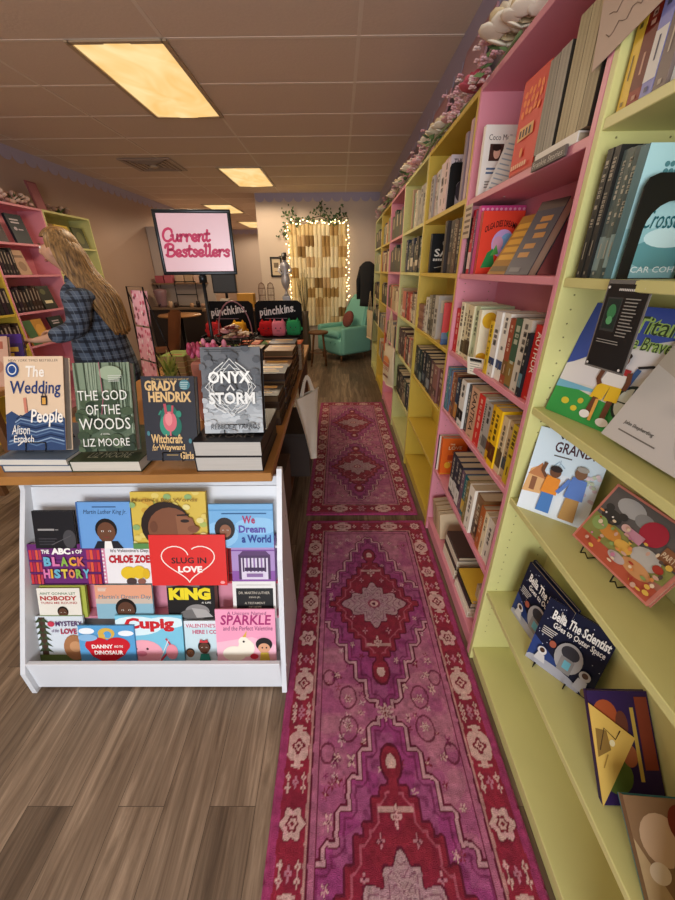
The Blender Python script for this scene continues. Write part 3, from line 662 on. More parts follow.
book('thin white hardback lying under the upright volumes on the pink top shelf', 0.135, 0.19, 0.02, Matrix.Translation((XB-0.003, 1.005, SP[5])) @ Matrix.Rotation(R(90), 4, 'X') @ Matrix.Translation((0, 0, -0.19)), '#e6e0d4', group='books on the top shelf of the near pink bookcase')
for i, (y, th, hh, hx, w_) in enumerate(((1.165, 0.044, 0.185, '#8d8578', 'grey'), (1.119, 0.044, 0.187, '#9a9284', 'pale grey'), (1.062, 0.04, 0.215, '#a89872', 'khaki'), (1.02, 0.04, 0.215, '#b3a37c', 'straw coloured'), (0.978, 0.04, 0.213, '#968662', 'olive brown'))):
    book('%s hardback, %s of five upright with page edges outwards on the pink top shelf' % (w_, ORD[i]), 0.13, hh, th, ((XB-0.002, y, SP[5]+0.0207), 0, 0), '#3a342c', spine=hx, group='books on the top shelf of the near pink bookcase', pages='#b9aa88',
         spine_art=lambda A, hx=hx: [A.rect(0.0, 0.08+0.21*k, 1.0, 0.1+0.21*k, '#6f6450' if k % 2 else '#c4b690') for k in range(5)])
t = thing('shelf_sign', 'small dark wooden name sign on the pink top shelf edge', 'sign', (XF-0.001, 1.10, SP[5]-0.019), 0)
mb = MB(); mb.cbox(-0.006, 0, -0.075, 0.085, 0.0, 0.022, mat('#574e48', rough=0.5), 0.001); mb.build('plate', t)
mb = MB(); mb.text('Frankie Stories', (-0.0066, 0.075, 0.005), (0, -1, 0), (0, 0, 1), 0.14, 0.012, mat('#cfc6ba')); mb.build('lettering', t)
t = thing('price_card', 'tan shelf card on the pink upright below the top shelf', 'card', (XF-0.002, 1.705, SP[5]-0.015), 0)
mb = MB(); mb.cbox(-0.002, 0, -0.055, 0.03, -0.12, -0.005, mat('#c3ab92', rough=0.4), 0.0005); mb.build('card', t)
mb = MB(); [mb.box(-0.0024, -0.0021, -0.048, 0.02-0.01*(k % 2), -0.105+0.02*k, -0.096+0.02*k, mat('#6f5a48')) for k in range(5)]; mb.build('print', t)
t = thing('hanging_note', 'handwritten beige note taped to the pink and green uprights', 'note', (XF-0.003, 0.925, 1.88), 0)
mb = MB(); mb.cbox(-0.0015, 0, -0.085, 0.085, -0.115, 0.10, mat('#b8a08e', rough=0.5), 0.0005, Matrix.Rotation(R(-8), 4, 'X')); mb.build('paper', t)
mb = MB()
for k in range(3):
    p = [(-0.0022, 0.055-0.011*i, -0.02-0.03*k+0.006*math.sin(i*1.9+k)) for i in range(10)]; mb.tube(p, 0.0006, mat('#7d695c'), 5, T=Matrix.Rotation(R(-8), 4, 'X'))
mb.build('handwriting', t)
# --- yellow case (near)
YBc = 'near yellow bookcase'
spine_row(YBc, 'top shelf', SY[5], 2.53, 2.13, [(0.02, 0.19, 'tan', '#b8a48a', None), (0.02, 0.2, 'grey', '#a99e94', None), (0.022, 0.205, 'rose grey', '#b79a92', None), (0.02, 0.2, 'pale grey', '#c4bab0', None), (0.03, 0.215, 'pink white', '#d8c4c0', None), (0.024, 0.215, 'light pink', '#d9bcb8', None)], 'books on the yellow top shelf', depth=0.125)
def thu(A): A.rect(0, 0, 1, 1, '#cfc0c4'); A.text('THUNDER', 0.1, 0.84, 0.95, 0.93, '#2c2830', 0.02); A.ell(0.5, 0.35, 0.25, 0.2, '#4a4048')
book('grey fantasy paperback facing out behind the black bookend of the yellow case', 0.13, 0.215, 0.02, ((XB+0.004, 2.098, SY[5]+0.0005), 0, 0), '#cfc0c4', thu, group='books on the yellow top shelf')
def bookend(label, loc, rz, w, h, hw_=0.2, hh_=0.62):
    t = thing('bookend', label, 'bookend', loc, rz, 'black metal bookends')
    mb = MB(); blk = mat('#0d0d0e', rough=0.35); n = 10
    out = [(0, 0)]+[(0.0, h-0.02), (0.006, h-0.006), (0.02, h)]+[(w-0.02, h), (w-0.006, h-0.006), (w, h-0.02), (w, 0)]
    cx, hw, hh = w*0.5, w*hw_, h*hh_
    arch = [(cx+hw, 0.0)]+[(cx+hw*math.cos(math.pi*k/n), hh-hw+hw*math.sin(math.pi*k/n)) for k in range(n+1)]+[(cx-hw, 0.0)]
    mb.prism([(0, 0)]+out[1:7]+[(w, 0)]+arch, (0, 0, 0), (1, 0, 0), (0, 0, 1), 0.0016, blk); mb.build('upright', t)
    mb = MB(); mb.box(cx-hw+0.001, cx+hw-0.001, 0.0002, 0.11, 0.0004, 0.0016, blk); mb.build('base_plate', t)
    return t
bookend('black arched bookend on the yellow top shelf', (XB-0.001, 2.088, SY[5]), 0, 0.125, 0.185)
book('pale pink tall hardback at the right end of the yellow top shelf', 0.13, 0.26, 0.03, ((XB, 1.80, SY[5]), 0, 0), '#c4a4a6', group='books on the yellow top shelf')
book('mauve grey hardback beside the pale pink one on the yellow top shelf', 0.13, 0.235, 0.03, ((XB, 1.86, SY[5]), 0, 0), '#8d7a80', group='books on the yellow top shelf')
def sa_(A):
    A.rect(0, 0, 1, 1, '#1c1d20'); A.text('SAI', 0.16, 0.42, 0.9, 0.62, '#e6e2da', 0.02); [A.rect(0.12+0.11*k, 0.31, 0.2+0.11*k, 0.37, '#d8d3ca') for k in range(7)]; A.ell(0.6, 0.76, 0.12, 0.07, '#8d8a84'); A.line([(0.55, 0.66), (0.62, 0.86)], 0.03, '#bdb9b0'); A.line([(0.2, 0.13), (0.8, 0.2)], 0.025, '#bdb9b0')
book('black novel with white block lettering on the yellow second shelf', 0.125, 0.195, 0.03, ((XB-0.002, 2.31, SY[4]+0.0005), R(4), 0), '#1c1d20', sa_, group='books on the yellow second shelf')
def dd(A): A.ell(0.5, 0.72, 0.25, 0.14, '#7c6a5c'); A.rect(0.2, 0.2, 0.8, 0.45, '#57483e')
book('dark brown hardback facing out on the yellow second shelf', 0.135, 0.225, 0.035, ((XB-0.001, 2.02, SY[4]+0.0005), 0, 0), '#3c322d', dd, group='books on the yellow second shelf')
spine_row(YBc, 'second shelf', SY[4], 1.985, 1.80, [(0.03, 0.22, 'charcoal', '#39322e', '#6a584a'), (0.026, 0.22, 'dark olive', '#4a4234', None), (0.03, 0.21, 'brown', '#5c4434', None), (0.026, 0.215, 'black', '#2a2624', None)], 'books on the yellow second shelf')
for i in range(7):
    book('small rose brown paperback, %s up in the left stack of the yellow third shelf' % ORD[i], 0.11, 0.15, 0.021, Matrix.Translation((XB+0.004+0.003*(i % 2), 2.385, SY[3]+0.0005+0.0215*i)) @ Matrix.Rotation(R(90), 4, 'X') @ Matrix.Translation((0, 0, -0.15)), ['#8d6a58', '#a07a64', '#7c5a4c'][i % 3], group='stacked paperbacks on the yellow third shelf', spine=['#8d5f50', '#9c7460', '#7c5448'][i % 3])
spine_row(YBc, 'third shelf', SY[3], 2.37, 2.06, [(0.03, 0.2, 'white', '#cfc8b8', None), (0.024, 0.215, 'grey', '#8a8474', '#4f4a40'), (0.03, 0.22, 'dark grey', '#5c584e', None), (0.03, 0.222, 'silver', '#b9b3a6', None)], 'books on the yellow third shelf')
def jus(A): A.rect(0, 0, 1, 1, '#c8281f'); A.rect(0, 0, 1, 0.14, '#33507a'); A.rect(0, 0.14, 1, 0.3, '#5a6f8a'); A.ell(0.45, 0.27, 0.25, 0.11, '#2f8a4c'); A.ell(0.48, 0.42, 0.2, 0.1, '#c9bfae'); A.ell(0.5, 0.57, 0.17, 0.09, '#c98a5c'); A.text('JUS', 0.3, 0.68, 0.85, 0.8, '#e9c89a', 0.02)
book('red novel with a stacked figure cover on the yellow third shelf', 0.125, 0.2, 0.034, ((XB-0.002, 1.905, SY[3]+0.0005), R(-12), 0), '#c8281f', jus, spine='#8a1f1a', group='books on the yellow third shelf')
spine_row(YBc, 'fourth shelf', SY[2], 2.53, 1.80, [(0.034, 0.2, 'black', '#23282a', '#5c6a6c'), (0.036, 0.2, 'dark teal', '#2a3a3e', None), (0.03, 0.195, 'deep green', '#1f2e2c', '#7a8a84'), (0.034, 0.21, 'midnight', '#20242c', '#4c5a64'), (0.03, 0.205, 'dark grey', '#3a3f42', None), (0.03, 0.205, 'charcoal', '#2b2c30', '#8a8f94'), (0.036, 0.2, 'smoky brown', '#5a4440', None), (0.04, 0.195, 'dusty rose', '#8a5f58', '#5c4440'), (0.036, 0.195, 'maroon', '#6a3f3c', None)], 'books on the yellow fourth shelf', depth=0.14)
# --- farther cases: rows of assorted spines
def assorted(case, ys, shelves, pal, seed, rows, gname, stuff=False):
    rr = random.Random(seed)
    for si, (r0, r1, cnt) in rows.items():
        z = shelves[5-si]; sh = ['top', 'second', 'third', 'fourth', 'fifth', 'bottom'][si]+' shelf'
        W = ys[1]-ys[0]-0.05; y_far = ys[1]-0.024-W*r0; y_near = ys[1]-0.024-W*r1
        sp = []
        for k in range(cnt):
            w_, hx = rr.choice(pal[si % len(pal)]); sp.append((rr.uniform(0.02, 0.04), rr.uniform(0.17, 0.22), w_, hx, rr.choice((None, None, '#8a7a64', '#d9cdb4'))))
        spine_row(case, sh, z, y_far, y_near, sp, gname, depth=0.125, stuff=stuff)
DK = [('black', '#2a2826'), ('charcoal', '#3a3632'), ('dark brown', '#4a382c'), ('navy', '#2c3444'), ('deep green', '#2c3a30')]
RD = [('red', '#a83a30'), ('brick red', '#8d4034'), ('tan', '#b39a78'), ('dark brown', '#57403a'), ('salmon', '#c4705c'), ('cream', '#d8c8a6')]
MX = [('tan', '#b89c74'), ('sage', '#8a9a7c'), ('cream', '#d9cbaa'), ('grey', '#8a857c'), ('orange', '#b8683c'), ('dark blue', '#3a4a5c')]
LT = [('pale green', '#a8c0a0'), ('mint', '#8fb89c'), ('cream', '#d8c6a4'), ('grey', '#a8a294')]
assorted('far green bookcase', (CASES_Y[3], CASES_Y[4]), SY, [LT, DK, RD, RD, DK, DK], 1, {0: (0.45, 1.0, 6), 1: (0.2, 0.95, 7), 2: (0.1, 1.0, 8), 3: (0.1, 1.0, 8), 4: (0.1, 1.0, 8)}, 'spines in the far green bookcase')
def tanface(A): A.rect(0.1, 0.1, 0.9, 0.9, '#b08a68'); A.ell(0.5, 0.55, 0.25, 0.2, '#8a6a50')
book('tan covered hardback facing out on the far green top shelf', 0.14, 0.235, 0.03, ((XB, 3.02, SY[5]), 0, 0), '#bd9674', tanface, group='spines in the far green bookcase')
assorted('far pink bookcase', (CASES_Y[4], CASES_Y[5]), SY, [DK, DK, RD, MX, MX], 2, {0: (0.1, 1.0, 7), 1: (0.1, 1.0, 7), 2: (0.05, 1.0, 7), 3: (0.05, 1.0, 7), 4: (0.05, 1.0, 7)}, 'spines in the far pink bookcase', True)
assorted('far yellow bookcase', (CASES_Y[5], CASES_Y[6]), SY, [MX, RD, DK, MX], 3, {0: (0.2, 1.0, 6), 1: (0.1, 1.0, 6), 2: (0.3, 1.0, 5), 3: (0.05, 1.0, 6), 4: (0.2, 1.0, 6)}, 'spines in the far yellow bookcase', True)
assorted('last green bookcase', (CASES_Y[6], CASES_Y[7]), SY, [DK, MX, DK, DK], 5, {0: (0.05, 1.0, 6), 1: (0.05, 1.0, 6), 2: (0.05, 1.0, 6), 3: (0.05, 1.0, 6)}, 'spines in the last green bookcase', True)
o = FAR.build('distant_books'); tag(o, 'rows of small spines on the three farthest bookcases of the right wall', 'books', kind='stuff')
# --- near green case: top shelf
spine_row('near green bookcase', 'top shelf', SG[5], 0.905, 0.72, [(0.026, 0.26, 'yellow', '#e0b83c', None), (0.036, 0.27, 'dark red', '#8d2a1c', '#6a1a12'), (0.03, 0.28, 'periwinkle', '#8a8ac0', '#d8d4cc'), (0.03, 0.28, 'brown grey', '#7a6a64', None), (0.03, 0.28, 'white', '#dfe3e0', 'x'), (0.04, 0.2, 'orange', '#d98a44', None)], 'tall books on the near green top shelf', depth=0.13)
# second shelf: paperbacks held by a bookend
spine_row('near green bookcase', 'second shelf', SG[4], 0.89, 0.79, [(0.026, 0.225, 'black', '#22211f', None), (0.026, 0.225, 'charcoal', '#2a2927', None), (0.03, 0.215, 'grey teal', '#5c6a66', '#8aa09c'), (0.028, 0.213, 'slate teal', '#55655f', '#7c928c'), (0.028, 0.21, 'dark teal', '#3c5456', '#8aa8a8')], 'dark paperbacks on the near green second shelf', depth=0.14)
def cros(A):
    A.rect(0, 0, 1, 1, '#a9d0d2'); A.rect(0, 0, 1, 0.4, '#8fbcc0'); A.ell(0.5, 0.2, 0.4, 0.12, '#5f9498'); A.ell(0.55, 0.33, 0.3, 0.08, '#c4dfe0')
    for k in range(9): A.ell(0.25+0.06*(k % 3), 0.86-0.05*(k//3), 0.028, 0.02, '#4f8084')
    A.text('Crossed', 0.16, 0.40, 0.68, 0.54, '#1f5f68', 0.0, 0.18); A.text('CAR COHEN', 0.2, 0.05, 0.9, 0.1, '#e9f2f0', 0.01)
book('pale teal paperback facing the camera behind the black bookend', 0.15, 0.205, 0.022, ((XB-0.002, 0.765, SG[4]+0.0005), 0, 0), '#a9d0d2', cros, spine='#4f7478', group='dark paperbacks on the near green second shelf')
bookend('large black arched bookend on the near green second shelf', (XB-0.003, 0.748, SG[4]), 0, 0.128, 0.162, 0.34, 0.76)
# third shelf: two picture books and a hanging card
def titan(A):
    A.rect(0, 0, 1, 1, '#d9d3c8'); A.poly([(0, 0.45), (0, 1), (1, 1), (1, 0.8), (0.35, 0.62)], '#3f52a0'); A.poly([(0, 0.3), (0.5, 0.33), (1, 0.55), (1, 0.78), (0.4, 0.6), (0, 0.46)], '#dfd8d6')
    A.poly([(0, 0), (1, 0), (1, 0.2), (0.5, 0.24), (0, 0.3)], '#3b9a4a'); A.poly([(0, 0.24), (0.5, 0.28), (0.62, 0.3), (0, 0.31)], '#78b4cc'); A.ell(0.2, 0.14, 0.05, 0.03, '#d8c43c'); A.ell(0.34, 0.1, 0.04, 0.025, '#d8c43c'); A.ell(0.38, 0.18, 0.035, 0.025, '#c9b23c')
    A.text('Titan', 0.52, 0.8, 0.97, 0.93, '#a8c46a', 0.06); A.text('Titan', 0.52, 0.8, 0.97, 0.93, '#33432c', 0.0); A.text('the Brave', 0.5, 0.68, 0.97, 0.78, '#a8c46a', 0.06); A.text('the Brave', 0.5, 0.68, 0.97, 0.78, '#33432c', 0.0)
    for r in (0.17, ): A.ell(0.86, 0.27, 0.15, 0.15, '#26332c'); A.ell(0.86, 0.27, 0.125, 0.125, '#cfd3c4'); A.line([(0.86, 0.12), (0.86, 0.42)], 0.012, '#26332c'); A.line([(0.73, 0.27), (0.99, 0.27)], 0.012, '#26332c')
    A.line([(0.78, 0.55), (0.9, 0.58), (0.99, 0.57)], 0.025, '#26242a'); A.line([(0.76, 0.36), (0.8, 0.54)], 0.05, '#3a5a8a')
    A.poly([(0.48, 0.36), (0.74, 0.36), (0.72, 0.52), (0.52, 0.53)], '#e4ddd6'); A.poly([(0.48, 0.48), (0.74, 0.47), (0.74, 0.52), (0.5, 0.53)], '#a82c30')
    A.poly([(0.46, 0.24), (0.6, 0.24), (0.62, 0.37), (0.48, 0.37)], '#e3b82c'); A.poly([(0.62, 0.24), (0.76, 0.25), (0.74, 0.37), (0.62, 0.37)], '#e3b82c'); A.line([(0.47, 0.5), (0.46, 0.4), (0.5, 0.36)], 0.05, '#6a3f2a'); A.line([(0.74, 0.5), (0.77, 0.42), (0.76, 0.36)], 0.05, '#6a3f2a')
    A.line([(0.53, 0.25), (0.52, 0.12)], 0.06, '#6a3f2a'); A.line([(0.69, 0.25), (0.7, 0.1)], 0.06, '#6a3f2a'); A.ell(0.5, 0.09, 0.06, 0.035, '#e8e2dc'); A.ell(0.72, 0.07, 0.07, 0.035, '#e8e2dc'); A.line([(0.56, 0.24), (0.58, 0.05)], 0.035, '#d9a04c'); A.ell(0.61, 0.58, 0.07, 0.06, '#6a3f2a'); A.ell(0.61, 0.62, 0.075, 0.03, '#2a1c16')
book('green and blue picture book with a child and wheelchair on the near green shelf', 0.215, 0.268, 0.012, ((0.548, 0.904, SG[3]+0.0005), R(-73), R(14.5)), '#4058a0', titan, group='picture books facing out on the near green bookcase')
def greyb(A):
    A.rect(0, 0, 1, 1, '#c3bfbd'); A.poly([(0, 0.7), (1, 0.4), (1, 1), (0, 1)], '#b3a99f'); A.ell(0.85, 0.35, 0.3, 0.3, '#b7b4b2'); A.ell(0.95, 0.2, 0.2, 0.12, '#a9aaa8'); A.text('John Shepherding', 0.12, 0.16, 0.42, 0.2, '#33302e', 0.01); A.rect(0.12, 0.1, 0.5, 0.112, '#6d6864'); A.rect(0.3, 0.78, 0.9, 0.9, '#cbbca8')
book('large pale grey picture book leaning in front of the wheelchair book', 0.245, 0.232, 0.010, ((0.566, 0.712, SG[3]+0.014), R(-89.5), R(24)), '#c3bfbd', greyb, group='picture books facing out on the near green bookcase')
t = thing('hanging_card', 'black printed card in a clear sleeve hung from the near green shelf edge', 'card', (0.513, 0.750, SG[4]-0.158), R(-81))
mb = MB(); mb.cbox(-0.002, 0.092, 0.0, 0.0012, -0.003, 0.158, mat('#6f6a64', rough=0.12, spec=0.8), 0.0004); mb.build('sleeve', t)
mb = MB(); mb.box(0.002, 0.088, -0.0006, -0.0002, 0.001, 0.151, mat('#201e1d', rough=0.3))
A = Art(mb, (0.002, -0.0007, 0.001), (1, 0, 0), (0, 0, 1), 0.086, 0.15)
A.rect(0.08, 0.45, 0.46, 0.85, '#3a3a38'); A.rect(0.11, 0.48, 0.43, 0.83, '#26302a'); A.ell(0.27, 0.68, 0.11, 0.09, '#3f7a4c'); A.ell(0.27, 0.58, 0.08, 0.05, '#5a9a64'); [A.rect(0.3+0.045*k, 0.925, 0.33+0.045*k, 0.95, '#cfcac2') for k in range(9)]; A.lines(0.55, 0.4, 0.92, 0.86, 12, '#8a857c', 0.35, 2); A.lines(0.12, 0.3, 0.85, 0.36, 2, '#8a857c', 0.35, 5)
for a in (0.06, 0.94):
    for b in (0.03, 0.96): A.ell(a, b, 0.03, 0.016, '#d8d3ca')
mb.build('card', t)
# fourth shelf
def gran(A):
    A.rect(0, 0, 1, 1, '#dfe6ea'); A.rect(0, 0.52, 1, 1, '#cfdfe8'); A.text('with', 0.3, 0.91, 0.6, 0.97, '#2c2824', 0.02); A.text('GRANDPA', 0.28, 0.76, 0.98, 0.88, '#4a2c34', 0.02); A.rect(0.3, 0.71, 0.55, 0.725, '#5a5450')
    A.poly([(0, 0.22), (0.28, 0.24), (0.3, 0.44), (0.18, 0.58), (0.04, 0.5)], '#d8a870'); A.poly([(0.02, 0.44), (0.18, 0.6), (0.32, 0.42)], '#b97a4c'); A.rect(0.09, 0.26, 0.17, 0.42, '#8a5a3c'); A.line([(0.3, 0.55), (0.4, 0.66), (0.5, 0.6)], 0.02, '#9ab4c4'); A.line([(0.42, 0.5), (0.42, 0.68)], 0.015, '#a8bcc8')
    rr = random.Random(3); [A.ell(rr.uniform(0.72, 0.98), rr.uniform(0.3, 0.62), 0.03, 0.02, rr.choice(('#c9b8c0', '#b9c4a8', '#d9c4c8'))) for _ in range(26)]
    A.poly([(0.28, 0.05), (0.48, 0.05), (0.47, 0.3), (0.3, 0.3)], '#4a7ab8'); A.poly([(0.27, 0.28), (0.5, 0.28), (0.5, 0.47), (0.3, 0.49)], '#e08a2c'); A.line([(0.29, 0.46), (0.22, 0.52), (0.24, 0.62)], 0.05, '#6a442c'); A.ell(0.4, 0.54, 0.08, 0.065, '#6a442c'); A.ell(0.4, 0.575, 0.085, 0.035, '#2a1c16')
    A.poly([(0.62, 0.04), (0.84, 0.04), (0.82, 0.32), (0.64, 0.32)], '#b3894c'); A.poly([(0.6, 0.3), (0.86, 0.3), (0.84, 0.53), (0.64, 0.55)], '#5a7cc0'); A.line([(0.62, 0.5), (0.56, 0.4), (0.5, 0.32)], 0.06, '#5a7cc0'); A.ell(0.73, 0.6, 0.08, 0.07, '#7a5438'); A.ell(0.74, 0.645, 0.08, 0.03, '#9a938a')
book('white picture book with a child and grandfather walking on the near green shelf', 0.17, 0.243, 0.008, ((0.521, 0.873, SG[2]+0.0005), R(-41), R(13)), '#e3e6e6', gran, group='picture books facing out on the near green bookcase')
def redb(A):
    A.rect(0, 0, 1, 1, '#c87c6c'); A.rect(0.03, 0.03, 0.97, 0.97, '#a8705c'); A.rect(0.03, 0.5, 0.97, 0.97, '#5f5a58'); A.ell(0.3, 0.82, 0.16, 0.12, '#a9a8a8'); A.ell(0.48, 0.78, 0.1, 0.09, '#8a8888')
    A.poly([(0.03, 0.03), (0.97, 0.03), (0.97, 0.22), (0.03, 0.2)], '#b4543c'); A.poly([(0.03, 0.2), (0.6, 0.22), (0.97, 0.3), (0.97, 0.5), (0.03, 0.52)], '#8a8a4a'); A.ell(0.2, 0.58, 0.12, 0.1, '#3a3836'); A.ell(0.12, 0.68, 0.05, 0.05, '#3a3836'); A.ell(0.3, 0.67, 0.05, 0.05, '#3a3836')
    A.ell(0.62, 0.72, 0.13, 0.16, '#a8283c'); A.ell(0.72, 0.42, 0.15, 0.13, '#b9b4ac'); A.ell(0.3, 0.4, 0.14, 0.09, '#c9883c'); A.ell(0.5, 0.36, 0.1, 0.08, '#d9a84c'); A.ell(0.15, 0.42, 0.09, 0.1, '#8aa05c'); A.ell(0.72, 0.25, 0.16, 0.09, '#c9905c'); A.ell(0.52, 0.2, 0.1, 0.06, '#b8a8a4'); A.rect(0.42, 0.5, 0.6, 0.62, '#c48a9c'); A.rect(0.78, 0.52, 0.96, 0.7, '#8a5a3c'); A.text('PARTY', 0.79, 0.57, 0.95, 0.64, '#d9c0a0', 0.02)
    A.ell(0.4, 0.58, 0.05, 0.05, '#d9b0a8'); A.ell(0.86, 0.42, 0.05, 0.05, '#a83a2c'); rr = random.Random(14)
    for _ in range(46): A.ell(rr.uniform(0.06, 0.94), rr.uniform(0.06, 0.6), rr.uniform(0.012, 0.035), rr.uniform(0.012, 0.035), rr.choice(('#d9b04c', '#c9a08c', '#8aa05c', '#a83a2c', '#e0c8a8', '#5a4a40', '#c47c94', '#d98a4c')), 8)
    for ex_ in (0.16, 0.25): A.ell(ex_, 0.6, 0.012, 0.014, '#e8e0d8', 8)
book('red bordered animal party picture book on a wire stand', 0.216, 0.163, 0.012, ((0.583, 0.712, SG[2]+0.026), R(-84), R(26)), '#c87c6c', redb, group='picture books facing out on the near green bookcase')
def easel(label, loc, rz, w=0.09, d=0.06, h=0.1, lift=0.004):
    t = thing('wire_stand', label, 'book stand', loc, rz, 'black wire book stands')
    blk = mat('#141312', rough=0.35, metal=0.6)
    for s in (-1, 1):
        mb = MB(); x = s*w/2; mb.tube([(x, -0.010, lift+0.014), (x, -0.012, lift-0.004), (x, 0.0, lift-0.005), (x, 0.012, 0.0018), (x, d, 0.0018), (x, d*0.85, h)], 0.0016, blk, 6); mb.build('leg', t)
    mb = MB(); mb.tube([(-w/2, d*0.85, h), (w/2, d*0.85, h)], 0.0016, blk, 6); mb.tube([(-w/2, d, 0.0022), (w/2, d, 0.0022)], 0.0016, blk, 6); mb.build('crossbar', t)
    return t
easel('black wire stand under the red bordered picture book', (0.587, 0.61, SG[2]), R(-84), 0.09, 0.07, 0.075, 0.026)
# fifth shelf
def bella(A):
    A.rect(0, 0, 1, 1, '#181c34'); A.poly([(0, 0), (0.75, 0), (0.5, 0.18), (0, 0.4)], '#2c4078'); A.ell(0.4, 0.02, 0.45, 0.12, '#a9a8b0')
    rr = random.Random(8); [A.ell(rr.uniform(0.03, 0.97), rr.uniform(0.3, 0.97), 0.007, 0.007, '#c9cfe0', 6) for _ in range(34)]
    A.text('Bella The Scientist', 0.14, 0.76, 0.97, 0.9, '#f0ece4', 0.03); A.text('Goes to Outer Space', 0.2, 0.63, 0.95, 0.74, '#f0ece4', 0.02); A.lines(0.08, 0.5, 0.32, 0.62, 4, '#cfcac0', 0.4)
    A.ell(0.56, 0.38, 0.2, 0.22, '#a9a6a4'); A.ell(0.56, 0.46, 0.13, 0.1, '#3a3a40'); A.rect(0.46, 0.16, 0.66, 0.38, '#8d8a88'); A.rect(0.52, 0.22, 0.62, 0.34, '#6fb4c4'); A.ell(0.2, 0.26, 0.07, 0.06, '#d8d4d0'); A.ell(0.2, 0.27, 0.04, 0.035, '#4a3428'); A.poly([(0.12, 0.1), (0.3, 0.1), (0.26, 0.21), (0.15, 0.21)], '#c9c6c4')
    A.ell(0.84, 0.3, 0.08, 0.07, '#b8b4b0'); A.ell(0.84, 0.31, 0.045, 0.04, '#5a4034'); A.poly([(0.74, 0.08), (0.92, 0.06), (0.9, 0.24), (0.77, 0.24)], '#b4b2b4'); A.ell(0.3, 0.44, 0.05, 0.05, '#a85a44'); A.ell(0.92, 0.1, 0.06, 0.06, '#8a7a4c')
book('navy space picture book standing in front on the near green fifth shelf', 0.165, 0.212, 0.008, ((0.546, 0.678, SG[1]+0.0008), R(-50), R(13.5)), '#1a2040', bella, group='space picture books on the near green fifth shelf')
book('navy space picture book behind its twin, left on the near green fifth shelf', 0.19, 0.212, 0.008, ((0.572, 0.838, SG[1]+0.0008), R(-82), R(5)), '#1a2040', bella, group='space picture books on the near green fifth shelf')
book('third navy space picture book, hindmost behind the two others', 0.19, 0.212, 0.008, ((0.586, 0.845, SG[1]+0.0008), R(-82), R(5)), '#1f2444', bella, group='space picture books on the near green fifth shelf')
easel('black wire stand under the front space picture book', (0.585, 0.62, SG[1]), R(-50), 0.08, 0.03, 0.05, 0.008)
def purp(A):
    A.rect(0, 0, 1, 1, '#33204c'); A.ell(0.25, 0.78, 0.2, 0.14, '#a8502c'); A.ell(0.5, 0.7, 0.1, 0.12, '#6a3a2c'); A.ell(0.3, 0.25, 0.25, 0.16, '#5a6a2c'); A.ell(0.55, 0.42, 0.12, 0.1, '#a8603c'); A.rect(0.66, 0.2, 0.72, 0.85, '#c9a84c'); A.rect(0.76, 0.3, 0.97, 0.95, '#8a3f2c'); A.ell(0.15, 0.5, 0.1, 0.1, '#8d4a34')
book('dark purple picture book with orange creatures on the near green fifth shelf', 0.134, 0.215, 0.012, ((0.556, 0.345, SG[1]+0.003), R(-1), R(41)), '#33204c', purp, group='picture books facing out on the near green bookcase')
t = thing('folded_map', 'yellow triangular folded paper lying on the purple picture book', 'paper'); t.matrix_world = trs((0.554, 0.345, SG[1]+0.003), R(-1), R(41)) @ Matrix.Translation((0, -0.0045, 0))
mb = MB(); mb.prism([(0.0, 0.0), (0.09, 0.125), (0.0, 0.192)], (0, 0, 0), (1, 0, 0), (0, 0, 1), 0.002, mat('#d8b054', rough=0.6)); mb.build('sheet', t)
mb = MB(); A = Art(mb, (0, -0.0004, 0.02), (1, 0, 0), (0, 0, 1), 0.085, 0.165)
A.poly([(0.05, 0.42), (0.4, 0.5), (0.35, 0.72), (0.08, 0.75)], '#8a6a34'); A.line([(0.12, 0.5), (0.3, 0.75), (0.55, 0.62), (0.7, 0.72)], 0.03, '#4a3420'); A.ell(0.45, 0.58, 0.07, 0.04, '#e8d8a8'); A.line([(0.15, 0.3), (0.3, 0.45)], 0.03, '#a8843c'); mb.build('drawing', t)
def low(A): A.rect(0, 0, 1, 1, '#8a6a4c'); A.ell(0.4, 0.6, 0.3, 0.25, '#c9a888'); A.ell(0.75, 0.75, 0.2, 0.2, '#7a2f24'); A.ell(0.7, 0.3, 0.25, 0.2, '#4a2c2c'); A.poly([(0, 0), (0.4, 0), (0, 0.6)], '#b89c74'); A.ell(0.25, 0.3, 0.14, 0.1, '#d9c4a8')
book('brown animal picture book with teal edge at the bottom right corner', 0.13, 0.15, 0.016, ((0.545, 0.205, SG[1]+0.012), R(-4), R(56)), '#7a5c40', low, back='#3f7a80', pages='#5a9a9c', group='picture books facing out on the near green bookcase')
easel('wire stand holding the brown animal picture book', (0.615, 0.213, SG[1]), R(-4), 0.1, 0.06, 0.03, 0.012)
# ================================================================ bestseller table
TZ = 0.775
t = thing('display_table', 'long wooden display table holding the bestsellers', 'table', (-0.236, 1.07, 0), 0.02)
wood = mat('#a8743c', rough=0.4, vary=0.22, scale=7, bump=0.05); dwood = mat('#6a4526', rough=0.5, vary=0.15, scale=8)
mb = MB(); mb.cbox(-1.04, 0, 0, 2.40, TZ-0.034, TZ, wood, 0.003); mb.build('tabletop', t)
for x in (-1.02, -0.11):
    for y in (0.16, 2.27):
        mb = MB(); mb.cbox(x, x+0.09, y, y+0.09, 0.0005, TZ-0.034, dwood, 0.004); mb.build('leg', t)
mb = MB(); mb.box(-0.98, -0.06, 0.185, 0.21, TZ-0.13, TZ-0.0345, dwood); mb.box(-0.98, -0.06, 2.3, 2.325, TZ-0.13, TZ-0.0345, dwood); mb.box(-0.075, -0.05, 0.25, 2.27, TZ-0.13, TZ-0.0345, wood); mb.box(-0.99, -0.965, 0.25, 2.27, TZ-0.13, TZ-0.0345, dwood); mb.build('apron', t)
